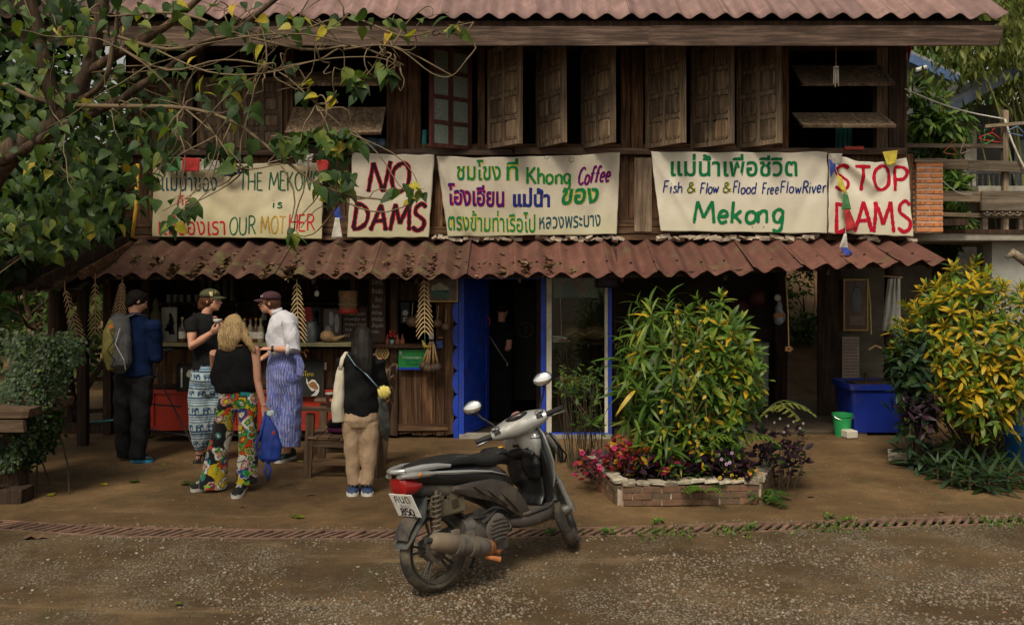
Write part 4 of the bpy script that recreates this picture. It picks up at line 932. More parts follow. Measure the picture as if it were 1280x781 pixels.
mb = MB(); mb.box(J(181, 434, .38), (.075, .012, .15), (R(-35), 0, R(-30))); o = mb.build('phone', plain('phone_black', (.01, .01, .01), .2), bevel=.004); tag(o, 'black phone held up by the man in the navy jacket', 'phone')
# backpack
bp = thing('backpack', 'small olive and grey backpack on the back of the man in navy', 'backpack', J(148, 428, -.2))
GREYC = plain('grey_nylon', (.07, .07, .075), .7, .25, 20, .4); OLIVE = plain('olive_nylon', (.16, .14, .03), .7, .25, 20, .4)
mb = MB(); mb.tube([J(150, 393, -.14), J(149, 398, -.16), J(148, 425, -.19), J(149, 455, -.2), J(150, 465, -.17)], [(.05, .04), (.1, .07), (.13, .1), (.125, .1), (.06, .05)], 16, side=(1, .2, 0)); organic('pack_body', mb, .01, GREYC, bp, 3, disp=folds(.003, 40, 14, 4))
mb = MB(); mb.tube([J(141, 400, -.2), J(138, 415, -.24), J(137, 440, -.26), J(140, 462, -.24)], [(.04, .03), (.07, .06), (.075, .065), (.045, .04)], 14, side=(1, .2, 0)); pk = organic('front_pocket', mb, .01, OLIVE, bp, 3)
mb = MB()
for a, b_ in (((137, 412), (143, 425)), ((143, 425), (134, 438)), ((134, 438), (144, 450)), ((144, 450), (138, 460))): mb.tube([J(a[0], a[1], -.335), J(b_[0], b_[1], -.335)], .004, 5)
mb.build('elastic_cord', BLACK, pk);
mb = MB(); mb.tube([J(150, 410, -.28), J(144, 430, -.32), J(155, 450, -.315), J(157, 462, -.28)], .005, 6); mb.build('piping', plain('pale_piping', (.4, .42, .42), .6), bp)
mb = MB(); mb.lathe([(0, 0), (.022, 0), (.022, .006), (0, .006)], J(139, 408, -.3), 12, (0, -1, 0)); mb.build('badge', plain('orange_badge', (.5, .12, .03), .6), bp)
for sx, dxx in ((146, -.03), (181, .02)):
 mb = MB(); mb.tube([J(152, 398, -.15), J((152 + sx) / 2 + 2, 392, -.1), J(sx, 395, .02), J(sx + (3 if sx > 170 else -3), 412, .13)], [(.026, .008)] * 4, 8, side=(1, 0, 0)); mb.build('strap', GREYC, bp, smooth=True)
# ---------------------------------------------------------------- woman in olive cap
Pn = Person('woman in olive cap and black T-shirt wearing blue elephant-print trousers', 8.95, 258)
J = Pn.J
Pn.head(J(264, 376), R(97), 0, .98, J(257, 394))
Pn.mb.tube([J(255, 396), J(256, 415), J(260, 440), J(261, 460)], [(.13, .1), (.16, .11), (.125, .1), (.15, .12)], 14, side=(1, .2, 0))
for hip, knee, ank in ((J(252, 462), J(252, 515, .05), J(250, 568, .05)), (J(272, 462), J(268, 515, .1), J(262, 566, .14))): Pn.limb([hip, knee, ank], [.085, .06, .04])
for ank, toe in ((J(250, 568, .05), G(246, 578)), (J(262, 566, .14), G(272, 573))): Pn.limb([ank, ank + Vector((0, 0, -.05)), Vector((toe.x, toe.y, .035)) * .6 + Vector((ank.x, ank.y, .04)) * .4, Vector((toe.x, toe.y, .025))], [.038, .04, .036, .02])
sh, el, wr = J(240, 404, -.12), J(240, 433, -.2), J(264, 416, -.22)
Pn.limb([sh, (sh + el) / 2, el, (el + wr) / 2, wr], [.052, .05, .044, .04, .026]); hand(Pn.mb, wr, (.9, .1, .45), (-.2, .5, .3), .8)
sh2, el2, wr2 = J(266, 404, .16), J(276, 428, .2), J(282, 414, .0)
Pn.limb([sh2, el2, wr2], [.05, .042, .027]); hand(Pn.mb, wr2, (-.2, -.6, .5), (-.5, .3, .2), .7, thumb_side=-1)
Pn.body(); Pn.face_parts()
TEE = plain('black_jersey', (.01, .01, .011), .9, .25, 20, .3, spec=.12)
mb = MB(); mb.tube([J(256, 391), J(255, 398), J(255, 410), J(257, 428), J(262, 446), J(263, 462)], [(.075, .07), (.14, .13), (.165, .155), (.155, .14), (.165, .14), (.18, .15)], 18, side=(1, .2, 0)); mb.tube([sh + Vector((.04, .03, .02)), sh, sh + (el - sh) * .42], [.075, .075, .072], 12); mb.tube([sh2, sh2 + (el2 - sh2) * .5], [.07, .068], 12)
organic('t_shirt', mb, .011, TEE, Pn.root, 4, disp=folds(.004, 26, 9, 5, .5))
def elephants(w):
 n = len(w); z = w[:, 2]; cx = (256 - CX) / F * 8.95; a = np.arctan2(w[:, 0] - cx, 9.35 - w[:, 1]) * .42   # arc length round the legs
 col = np.tile(np.array((.1, .28, .4), np.float32), (n, 1)); P_ = .172; k = np.floor(z / P_); u = (z / P_ - k)
 dark = np.array((.012, .05, .13)); white = np.array((.42, .52, .56)); mid = np.array((.03, .13, .26))
 def band(lo, hi, c): mk = (u > lo) & (u < hi); col[mk] = c
 band(0, .5, white * .9); band(.5, .58, dark); band(.58, .66, white); band(.66, .74, mid); band(.74, .80, white * .8); band(.80, .88, dark); band(.88, .94, white); band(.94, 1.0, dark)
 # elephants walking in the white bands: body, head, trunk, legs, tail
 s_ = a / .092 + k * .37; e = (s_ - np.floor(s_)) * .092 - .046; v = (u * P_ - .042)
 inn = lambda x0, z0, rx, rz: ((e - x0) / rx) ** 2 + ((v - z0) / rz) ** 2 < 1
 el = inn(0, .008, .026, .02) | inn(.026, .016, .013, .015) | ((np.abs(e - .037) < .0045) & (v < .012) & (v > -.028)) | ((np.abs(e + .016) < .006) & (v < 0) & (v > -.032)) | ((np.abs(e - .012) < .006) & (v < 0) & (v > -.032))
 el &= (u > .02) & (u < .48); col[el] = dark
 col[(u < .5) & ((np.abs(u - .02) < .02))] = dark
 sp = el & inn(0, .012, .012, .006); col[sp] = (.3, .4, .45); return col
mb = MB(); mb.tube([J(262, 449), J(262, 460), J(262, 474), J(262, 492)], [(.155, .13), (.175, .16), (.19, .17), (.12, .12)], 16, side=(1, .2, 0))
mb.tube([J(253, 465), J(251, 500, .0), J(252, 535, .02), J(251, 552, .03), J(250, 561, .04)], [.12, .125, .118, .085, .055], 14); mb.tube([J(272, 465, .04), J(272, 500, .05), J(268, 535, .1), J(264, 552, .12), J(262, 560, .13)], [.12, .125, .118, .085, .055], 14)
organic('trousers', mb, .009, PRINT, Pn.root, 4, paint=elephants, disp=folds(.006, 26, 6, 6))
q = Pn.hq; e = Pn.hM.to_euler()
mb = MB(); mb.ball(q(0, -.025, .01), (.082, .098, .09), 14, e); mb.ball(q(0, -.1, -.045), (.05, .05, .055), 12, e); mb.ball(q(0, -.06, -.05), (.06, .05, .05), 12, e); organic('hair', mb, .009, H_AUB, Pn.root, 3, disp=folds(.003, 110, 20, 2))
def cap(Pn, mat, badge=None, fwd=.105):
 q = Pn.hq; e = Pn.hM.to_euler(); M = Pn.hM; rings = []
 for u in range(7):
  ph = u / 6 * math.pi / 2; rr = math.cos(ph); rings.append([q(.09 * rr * math.cos(a), -.014 + .108 * rr * math.sin(a), .045 + .082 * math.sin(ph) ** .8) for a in [i * math.pi / 10 for i in range(20)]])
 mb = MB(); mb.loft(rings); c = mb.build('cap', mat, Pn.root, smooth=True)
 n = 12; up = []; dn = []
 for i in range(n + 1):
  a = math.pi * i / n; x = .078 * math.cos(a); up.append((x, a))
 vs = [];
 for (x, a) in up: vs.append(q(x, .05 + .035 * math.sin(a), .05 - .9 * x * x));
 for (x, a) in up: vs.append(q(x * 1.05, .06 + fwd * math.sin(a) ** .8, .034 - 2.4 * x * x))
 mb = MB(); f = [(i, i + 1, n + 2 + i, n + 1 + i) for i in range(n)]; mb.add(vs, f); o = mb.build('brim', mat, c, smooth=True); s_ = o.modifiers.new('t', 'SOLIDIFY'); s_.thickness = .006
 mb = MB(); mb.ball(q(0, -.014, .127), (.008, .008, .005), 8); mb.build('button', mat, c)
 return c
OLCAP = plain('olive_cap_cloth', (.05, .055, .02), .85, .25, 20, .3); c = cap(Pn, OLCAP)
mb = MB(); mb.box(q(.078, .035, .075), (.006, .038, .042), e); mb.build('patch', plain('cream_patch', (.6, .5, .3), .7), c); mb = MB(); mb.box(q(.055, .075, .095), (.006, .022, .02), (0, 0, .5)); mb.build('patch', plain('gold_patch', (.5, .35, .04), .7), c)
STRAPK = plain('sandal_black_leather', (.012, .01, .01), .5)
for ank, toe in ((J(250, 568, .05), G(246, 578)), (J(262, 566, .14), G(272, 573))):
 toe = Vector((toe.x, toe.y, 0)); hl = Vector((ank.x, ank.y, 0)) - (toe - Vector((ank.x, ank.y, 0))).normalized() * .06
 d = (toe - hl); Ln = d.length; d.normalize(); sd_ = Vector((d.y, -d.x, 0)); rr = [[hl + d * u * (Ln + .03) + sd_ * (.045 * k * x) + Vector((0, 0, z)) for x, z in ((-1, .002), (1, .002), (1, .022), (-1, .022))] for u, k in ((0, .7), (.2, .9), (.55, .85), (.8, 1.05), (1, .6))]
 mb = MB(); mb.loft(rr); so_ = mb.build('sandal', SOLEK, Pn.root, angle=40); mb = MB()
 for u, hh in ((.3, .085), (.5, .072), (.68, .06), (.82, .048)): cc = hl + d * u * Ln; mb.tube([cc + sd_ * .046 + Vector((0, 0, .015)), cc + sd_ * .03 + Vector((0, 0, hh * .85)), cc + Vector((0, 0, hh)), cc - sd_ * .03 + Vector((0, 0, hh * .85)), cc - sd_ * .046 + Vector((0, 0, .015))], [(.006, .01)] * 5, 6)
 mb.tube([hl + Vector((0, 0, .09)) + Vector((.045 * math.cos(a), .045 * math.sin(a), 0)) + d * .05 for a in [i * math.pi / 5 for i in range(11)]], .006, 5); mb.build('strap', STRAPK, so_)
mb = MB(); mb.lathe([(.0, 0), (.022, 0), (.04, .03), (.045, .05), (.04, .05), (.0, .012)], J(272, 405, -.22), 14); o = mb.build('cup', plain('pale_ceramic', (.5, .48, .42), .4), smooth=True); tag(o, 'small pale cup held by the woman in the olive cap', 'cup')
# ---------------------------------------------------------------- woman in white shirt
Pn = Person('woman in maroon cap, white shirt and blue striped wide trousers', 9.05, 352)
J = Pn.J
Pn.head(J(337, 379), R(-98), 0, .98, J(347, 396))
Pn.mb.tube([J(353, 398), J(354, 415), J(355, 438), J(355, 460)], [(.13, .1), (.15, .11), (.12, .1), (.15, .12)], 14, side=(1, -.2, 0))
for hip, knee, ank in ((J(344, 462), J(344, 515, .03), J(342, 560, .12)), (J(362, 462), J(362, 515, .0), J(359, 566, -.02))): Pn.limb([hip, knee, ank], [.085, .058, .038])
sh, el, wr = J(362, 406, -.14), J(366, 437, -.18), J(338, 436, -.22)
Pn.limb([sh, (sh + el) / 2, el, (el + wr) / 2, wr], [.052, .048, .042, .037, .026]); hand(Pn.mb, wr, (-.95, .1, .05), (0, .2, -.8), .6, thumb_side=-1)
sh2, el2, wr2 = J(346, 406, .15), J(345, 437, .2), J(328, 448, .05)
Pn.limb([sh2, el2, wr2], [.05, .042, .027]); hand(Pn.mb, wr2, (-.8, -.1, -.3), (.0, .3, -.6), .6)
Pn.body(); Pn.face_parts()
WSHIRT = plain('white_cotton_shirt', (.55, .55, .62), .85, .06, 12, .3, spec=.2)
mb = MB(); mb.tube([J(350, 389), J(352, 395), J(354, 406), J(354, 425), J(355, 438), J(356, 444)], [(.065, .06), (.13, .12), (.165, .155), (.175, .15), (.17, .145), (.14, .12)], 18, side=(1, -.2, 0)); mb.tube([sh + Vector((-.03, .03, .02)), sh, (sh + el) / 2, el + Vector((.01, 0, 0)), el + (wr - el) * .22], [.078, .08, .08, .076, .058], 12); mb.tube([sh2, el2], [.075, .066], 12)
organic('shirt', mb, .01, WSHIRT, Pn.root, 4, disp=folds(.007, 22, 8, 7, .6))
mb = MB(); mb.tube([el + (wr - el) * .14, el + (wr - el) * .3], [.066, .063], 12); mb.build('rolled_cuff', WSHIRT, Pn.root, smooth=True)
mb = MB(); mb.tube([J(347, 392), J(345, 387)], [(.062, .06), (.064, .062)], 14, side=(1, 0, 0)); mb.build('collar', WSHIRT, Pn.root, smooth=True)
def stripes(w):
 cx = (354 - CX) / F * 9.05; a = (w[:, 0] - cx) + .3 * (w[:, 1] - 9.05) + .01 * np.sin(w[:, 2] * 6)
 u = a / .027; u = u - np.floor(u); col = np.tile(np.array((.11, .14, .42), np.float32), (len(w), 1)); col[u < .18] = (.34, .36, .58); col[(u > .5) & (u < .6)] = (.26, .29, .54); col[(u > .78) & (u < .9)] = (.07, .08, .26); return col
mb = MB(); mb.tube([J(356, 438), J(356, 446), J(356, 458), J(356, 472), J(355, 490), J(355, 510)], [(.13, .12), (.165, .14), (.19, .17), (.19, .165), (.14, .12), (.05, .05)], 18, side=(1, -.2, 0))
mb.tube([J(346, 470), J(346, 510), J(345, 545, .04), J(344, 556, .06)], [(.11, .12), (.108, .115), (.112, .115), (.12, .115)], 14, side=(1, 0, 0)); mb.tube([J(364, 470), J(365, 510), J(361, 545, -.01), J(360, 558, -.02)], [(.115, .13), (.112, .12), (.118, .12), (.125, .12)], 14, side=(1, 0, 0))
organic('trousers', mb, .009, PRINT, Pn.root, 4, paint=stripes, disp=folds(.009, 17, 5, 8, .2))
mb = MB(); mb.tube([J(368, 444, -.17), J(374, 449, -.16), J(376, 458, -.15), J(374, 470, -.15)], [(.03, .012), (.035, .014), (.045, .014), (.04, .01)], 10, side=(1, 0, .2)); organic('waist_bow', mb, .008, PRINT, Pn.root, 2, paint=stripes)
q = Pn.hq; e = Pn.hM.to_euler()
mb = MB(); mb.ball(q(0, -.025, .01), (.082, .096, .088), 14, e); mb.ball(q(0, -.075, -.04), (.055, .045, .045), 12, e); organic('hair', mb, .009, H_AUB, Pn.root, 3, disp=folds(.004, 110, 24, 3))
MAR = plain('maroon_cap_cloth', (.045, .014, .022), .85, .25, 20, .3); c = cap(Pn, MAR)
mb = MB(); mb.box(q(-.05, .08, .075), (.02, .006, .018), e); mb.box(q(-.064, .062, .078), (.01, .006, .016), e); mb.build('patch', plain('white_patch', (.6, .6, .58), .7), c)
mb = MB(); mb.tube([wr + (el - wr) * .04, wr + (el - wr) * .14], [.034, .034], 12); o = mb.build('watch', plain('black_watch_strap', (.01, .01, .012), .5), Pn.root, smooth=True)
DG = plain('dark_green_suede', (.02, .045, .035), .8)
shoe(Pn.root, G(367, 572), G(345, 579), DG, SOLEW, .045, .095, laces=SOLEW); shoe(Pn.root, J(343, 568, .12), J(325, 570, .1), DG, SOLEW, .043, .09, laces=SOLEW)
# ---------------------------------------------------------------- blonde woman, floral trousers
Pn = Person('blonde woman in black top and bright floral trousers, seen from behind', 7.86, 293)
J = Pn.J
Pn.head(J(292, 410, .04), R(12), R(25), .98, J(293, 428, 0))
Pn.mb.tube([J(294, 430), J(294, 448), J(296, 470), J(298, 490)], [(.12, .09), (.15, .1), (.12, .09), (.15, .12)], 14, side=(1, 0, 0))
lh, lk, la = J(288, 492), J(276, 545, .0), J(256, 603, .0)
rh, rk, ra = J(308, 492), J(309, 548, .03), J(306, 604, .02)
Pn.limb([lh, lk, la], [.085, .058, .038]); Pn.limb([rh, rk, ra], [.085, .058, .038])
sh, el, wr = J(319, 437), J(322, 478, -.03), J(330, 508, -.08)
Pn.limb([J(312, 434), sh, (sh + el) / 2, el, (el + wr) / 2, wr], [.045, .045, .04, .034, .031, .022]); hand(Pn.mb, wr, (.25, -.1, -.95), (-.6, .7, 0), .7)
sh2, el2, wr2 = J(268, 440), J(268, 468, .15), J(278, 455, .33)
Pn.limb([sh2, el2, wr2], [.043, .035, .024]); hand(Pn.mb, wr2, (.3, .8, .3), (.6, 0, .3), .7, thumb_side=-1)
Pn.body(.0075); Pn.face_parts()
mb = MB(); mb.tube([J(293, 425), J(293, 431), J(293, 441), J(294, 460), J(295, 480), J(295, 489)], [(.06, .06), (.14, .09), (.175, .115), (.185, .13), (.2, .145), (.185, .135)], 20, side=(1, 0, 0)); mb.tube([J(280, 452), J(274, 470, .05), J(272, 482, .04)], [.09, .08, .05], 12)
organic('top', mb, .011, TEE, Pn.root, 4, disp=folds(.006, 22, 8, 9, .4))
def floral(w):
 """big hand-sized flowers, paisleys and leaves in flat colours with dark outlines"""
 rnd = random.Random(12); n = len(w); col = np.tile(np.array((.012, .012, .014), np.float32), (n, 1)); cx = (293 - CX) / F * 7.86
 A = (w[:, 0] - cx) + (w[:, 1] - 7.86) * .35; Z = w[:, 2]; wa = A + .01 * np.sin(Z * 31 + 1); wz = Z + .01 * np.sin(A * 37)
 K = (.01, .01, .012); Y_, O_, W_, G_, P_, T_, B_ = (.6, .45, .02), (.58, .06, .01), (.7, .68, .62), (.04, .32, .05), (.62, .28, .26), (.02, .24, .26), (.03, .06, .3)
 pal = [Y_, O_, W_, G_, P_, T_, B_]
 for k in range(44):     # grounds of flat colour
  x, z, r = rnd.uniform(-.38, .38), rnd.uniform(.0, 1.0), rnd.uniform(.05, .1); c = rnd.choice((Y_, Y_, O_, W_, K, K, Y_, W_, T_)); th = np.arctan2(wz - z, wa - x); rr = r * (1 + .25 * np.sin(th * 3 + k))
  d = np.hypot(wa - x, (wz - z) / 1.4) / rr; col[d < 1.12] = K; col[d < 1] = c
 for k in range(62):
  x, z = rnd.uniform(-.38, .38), rnd.uniform(.0, 1.0); r = rnd.uniform(.025, .062); c1, c2 = rnd.sample(pal, 2); ph = rnd.uniform(0, 6); pt = rnd.choice((4, 5, 6, 8))
  dx, dz = wa - x, wz - z; d = np.hypot(dx, dz); th = np.arctan2(dz, dx) + ph; R_ = r * (.7 + .32 * np.abs(np.cos(th * pt / 2))) if rnd.random() < .6 else r * (.45 + .7 * np.abs(np.cos(th / 2)) ** 1.5)
  col[d < R_ + .006] = K if k % 3 else W_; col[d < R_] = c1; col[d < R_ * .6] = K; col[d < R_ * .48] = c2; col[d < R_ * .2] = Y_
 for k in range(60):     # leaves
  x, z, a = rnd.uniform(-.38, .38), rnd.uniform(.0, 1.0), rnd.uniform(0, 3); dx, dz = wa - x, wz - z; u = dx * math.cos(a) + dz * math.sin(a); v = -dx * math.sin(a) + dz * math.cos(a); d = (u / .032) ** 2 + (v / .011) ** 2; col[d < 1.4] = K; col[d < 1] = G_ if k % 2 else (.32, .5, .05)
 return col
mb = MB(); mb.tube([J(297, 484), J(297, 492), J(297, 501), J(296, 512)], [(.155, .12), (.165, .13), (.165, .135), (.08, .09)], 18, side=(1, 0, 0))
mb.tube([J(287, 496), J(280, 530), J(272, 565), J(268, 590), J(266, 609)], [(.09, .115), (.085, .11), (.095, .115), (.108, .12), (.122, .13)], 16, side=(1, 0, 0)); mb.tube([J(309, 496), J(310, 530), J(310, 565), J(309, 590), J(309, 603)], [(.088, .115), (.08, .105), (.082, .105), (.09, .11), (.095, .11)], 16, side=(1, 0, 0))
organic('trousers', mb, .0075, PRINT, Pn.root, 4, paint=floral, disp=folds(.005, 20, 5, 10, .1))
q = Pn.hq; e = Pn.hM.to_euler(); mb = MB(); mb.ball(q(0, -.015, .035), (.086, .1, .086), 16, e); mb.tube([q(0, -.03, .09), J(291, 405, -.07), J(288, 423, -.1), J(284, 433, -.1), J(282, 439, -.09)], [(.06, .04), (.088, .05), (.092, .045), (.075, .03), (.04, .012)], 14, side=(1, 0, 0)); mb.tube([J(300, 405, -.04), J(306, 420, -.05), J(314, 432, -.06), J(319, 441, -.06)], [.05, .045, .03, .012], 10); mb.tube([J(282, 408, -.02), J(277, 424, -.04), J(275, 438, -.05)], [.05, .04, .016], 10)
organic('hair', mb, .009, H_BLOND, Pn.root, 3, disp=lambda w: .0016 * np.sin(w[:, 0] * 260 + 2.5 * np.sin(w[:, 2] * 9)) + .003 * np.sin(w[:, 0] * 60 + 2 * np.sin(w[:, 2] * 14)))
CANV = plain('black_canvas', (.012, .012, .013), .8)
shoe(Pn.root, G(258, 612), G(238, 614) , CANV, SOLEW, .045, .085, laces=SOLEW); shoe(Pn.root, Vector(G(304, 610)), G(304, 619) + Vector((-.03, -.12, 0)), CANV, SOLEW, .045, .085, laces=SOLEW)
mb = MB(); mb.tube([wr + Vector((0, 0, .02)) + Vector((.026 * math.cos(a), .026 * math.sin(a), 0)) for a in [i * math.pi / 6 for i in range(13)]], .003, 5); mb.build('bracelet', plain('pale_beads', (.6, .5, .4), .4), Pn.root)
TIS = plain('pale_blue_tissue', (.5, .62, .68), .7, .1, 20, .4); mb = MB(); mb.ball(J(337, 517, -.12), (.035, .015, .025), 8, (0, .5, 0)); mb.ball(J(340, 515, -.12), (.02, .01, .022), 8, (0, -.3, 0)); o = organic('tissue', mb, .006, TIS, None, 1, disp=folds(.004, 130, 60, 3)); tag(o, 'crumpled pale blue tissue in the hand of the blonde woman', 'tissue')
DBAG = plain('royal_blue_nylon', (.008, .04, .3), .55, .25, 14, .4)
bg_ = thing('drawstring_bag', 'royal blue drawstring bag hanging from the hand of the blonde woman', 'bag', J(338, 545, -.1))
mb = MB(); mb.tube([J(333, 517, -.1), J(334, 524, -.1), J(337, 540, -.1), J(339, 556, -.1), J(338, 572, -.1), J(337, 577, -.1)], [(.012, .01), (.03, .02), (.07, .04), (.095, .05), (.09, .045), (.04, .02)], 14, side=(1, 0, 0)); organic('sack', mb, .008, DBAG, bg_, 2, disp=folds(.006, 42, 6, 4))
for pts in ([J(332, 514, -.1), J(326, 540, -.14), J(320, 556, -.14), J(324, 572, -.12), J(330, 577, -.1)], [J(334, 574, -.1), J(331, 590, -.1), J(335, 601, -.1), J(338, 588, -.1), J(336, 575, -.1)]):
 mb = MB(); mb.tube(pts, [(.012, .004)] * 5, 6, side=(1, 0, 0)); mb.build('strap', DBAG, bg_, smooth=True)
mb = MB(); mb.ball(J(342, 541, -.155), (.014, .004, .018), 8); mb.build('red_logo', RED, bg_)
# ---------------------------------------------------------------- black-haired woman
Pn = Person('woman with long black hair, black shirt and khaki trousers, seen from behind', 7.72, 450)
J = Pn.J
Pn.head(J(454, 424, .04), R(10), R(10), .95, J(452, 440))
Pn.mb.tube([J(451, 442), J(451, 465), J(450, 495), J(450, 525)], [(.13, .09), (.14, .1), (.12, .095), (.15, .12)], 14, side=(1, 0, 0))
lh, lk, la = J(441, 525), J(441, 568, .02), J(442, 606, .02); rh, rk, ra = J(461, 525), J(461, 568, .02), J(458, 606, .0)
Pn.limb([lh, lk, la], [.085, .056, .038]); Pn.limb([rh, rk, ra], [.085, .056, .038])
for sx, ex, wx, ts in ((429, 423, 436, -1), (473, 479, 466, 1)):
 sh, el, wr = J(sx, 450), J(ex, 482, .1), J(wx, 478, .32); Pn.limb([sh, el, wr], [.045, .038, .025]); hand(Pn.mb, wr, (.2 * ts, .8, .3), (0, .3, .6), .7, thumb_side=ts)
Pn.body(); Pn.face_parts()
mb = MB(); mb.tube([J(452, 436), J(452, 442), J(451, 450), J(450, 480), J(450, 505), J(450, 517), J(450, 522)], [(.055, .055), (.125, .09), (.155, .11), (.15, .125), (.168, .14), (.148, .125), (.1, .09)], 20, side=(1, 0, 0))
for sx, ex in ((430, 424), (472, 478)): mb.tube([J(sx, 450), J((sx + ex) / 2, 468, .03), J(ex, 482, .09)], [.066, .062, .058], 12)
organic('shirt', mb, .011, TEE, Pn.root, 4, disp=folds(.006, 20, 10, 12, .7))
KHA = plain('khaki_cotton', (.42, .3, .2), .85, .12, 12, .4, spec=.2)
mb = MB(); mb.tube([J(450, 512), J(450, 523), J(450, 533)], [(.15, .12), (.158, .13), (.12, .11)], 16, side=(1, 0, 0)); mb.tube([J(440, 527), J(440, 555, .01), J(441, 585, .02), J(442, 605, .02)], [.092, .076, .062, .055], 14); mb.tube([J(461, 527), J(462, 555, .01), J(461, 585, .01), J(458, 605, 0)], [.092, .076, .062, .055], 14)
organic('trousers', mb, .009, KHA, Pn.root, 4, disp=folds(.0035, 22, 11, 13, .5))
mb = MB(); q = Pn.hq; mb.ball(q(0, -.012, .03), (.08, .1, .088), 16, Pn.hM.to_euler()); mb.tube([J(454, 415, -.03), J(454, 430, -.08), J(455, 448, -.13), J(458, 462, -.15), J(461, 472, -.15)], [(.065, .06), (.085, .06), (.078, .045), (.055, .03), (.02, .01)], 16, side=(1, 0, 0)); mb.tube([J(446, 425, -.04), J(445, 445, -.12), J(447, 458, -.14)], [.05, .045, .015], 10)
organic('hair', mb, .009, H_BLACK, Pn.root, 3, disp=lambda w: .0015 * np.sin(w[:, 0] * 170 + 1.5 * np.sin(w[:, 2] * 9)))
SN = plain('blue_trainer', (.03, .06, .16), .6, .4, 40)
for hx, tx in ((443, 440), (457, 460)): shoe(Pn.root, G(hx, 612) , G(tx, 621), SN, SOLEW, .045, .09, laces=SOLEW)
tb = thing('tote_bag', 'cream canvas tote bag hanging from the shoulder of the black-haired woman', 'bag', J(424, 480, -.05))
mb = MB(); mb.tube([J(426, 458, -.06), J(424, 480, -.06), J(423, 505, -.06), J(424, 527, -.05)], [(.025, .012), (.05, .05), (.058, .07), (.06, .06)], 14, side=(1, 0, 0)); organic('bag_body', mb, .009, plain('cream_canvas', (.6, .55, .44), .85, .08, 20, .3), tb, 2, disp=folds(.005, 24, 7, 2, .3))
mb = MB(); mb.tube([J(425, 462, -.08), J(428, 448, -.07), J(433, 440, .0), J(431, 450, .1)], [(.018, .004)] * 4, 6, side=(1, 0, 0)); mb.build('strap', MATS['cream_canvas'], tb, smooth=True)
pb = thing('crossbody_bag', 'small yellow woven bag on a blue strap at the hip of the black-haired woman', 'bag', J(480, 489, -.12))
mb = MB(); mb.ball(J(480, 490, -.14), (.06, .04, .058), 14, (0, .4, 0)); organic('pouch', mb, .007, plain('yellow_woven_nylon', (.66, .55, .14), .6, .15, 40, .5), pb, 1, disp=lambda w: .004 * np.sin(w[:, 0] * 200 + w[:, 2] * 80))
mb = MB(); mb.tube([J(435, 443, -.06), J(444, 456, -.19), J(458, 468, -.21), J(468, 479, -.17), J(474, 486, -.15)], [(.014, .004)] * 5, 6, side=(1, 0, -1)); mb.build('strap', plain('pale_blue_webbing', (.25, .38, .5), .7), pb, smooth=True)
# ---------------------------------------------------------------- person in the doorway
Pn = Person('dark-clothed person with bare elbow standing inside the blue doorway', 11.4, 625)
J = Pn.J
Pn.head(J(628, 388), R(20), R(8), .98, J(627, 402))
Pn.mb.tube([J(626, 405), J(626, 430), J(626, 455)], [(.14, .1), (.14, .1), (.15, .11)], 12, side=(1, 0, 0)); Pn.limb([J(619, 455), J(619, 490), J(619, 522)], [.08, .055, .04]); Pn.limb([J(633, 455), J(633, 490), J(633, 522)], [.08, .055, .04])
sh, el, wr = J(637, 412, -.05), J(636, 434, -.12), J(622, 446, .1); Pn.limb([sh, el, wr], [.048, .042, .026]); hand(Pn.mb, wr, (-.6, .6, 0), (0, .3, -.8), .6)
sh2, el2, wr2 = J(614, 412), J(611, 434, .05), J(620, 446, .2); Pn.limb([sh2, el2, wr2], [.048, .042, .026]); hand(Pn.mb, wr2, (.3, .8, 0), (0, .3, -.8), .6)
Pn.body(.011); Pn.face_parts()
mb = MB(); mb.tube([J(626, 402), J(626, 410), J(626, 435), J(626, 460)], [(.12, .1), (.18, .12), (.17, .12), (.18, .13)], 14, side=(1, 0, 0)); mb.tube([sh, sh + (el - sh) * .6], [.07, .066], 10); mb.tube([sh2, el2], [.07, .06], 10); organic('shirt', mb, .015, BLACK, Pn.root, 3)
mb = MB(); mb.tube([J(619, 455), J(619, 524)], [.1, .075], 10); mb.tube([J(633, 455), J(633, 524)], [.1, .075], 10); organic('trousers', mb, .015, BLACK, Pn.root, 3)
mb = MB(); q = Pn.hq; mb.ball(q(0, -.02, .035), (.086, .1, .085), 12, Pn.hM.to_euler()); organic('hair', mb, .014, H_BLACK, Pn.root, 2)
for hx, tx in ((619, 617), (633, 635)): shoe(Pn.root, J(hx, 528, .0), J(tx, 528, .2), CANV, SOLEK, .045, .085)
mb = MB(); mb.tube([J(612, 420, -.14), J(622, 436, -.16), J(633, 452, -.15)], .007, 6); mb.ball(J(634, 455, -.15), (.012, .012, .03), 8); o = mb.build('strap_cord', plain('grey_cord', (.25, .25, .24), .7), smooth=True); tag(o, 'grey cord with a tag slung over the person in the doorway', 'cord')
for k in ('black_jersey', 'navy_fleece', 'charcoal_trousers', 'white_cotton_shirt', 'khaki_cotton', 'printed_cotton', 'black_cloth', 'royal_blue_nylon', 'cream_canvas', 'grey_nylon', 'olive_nylon'): wrinkle(MATS[k])
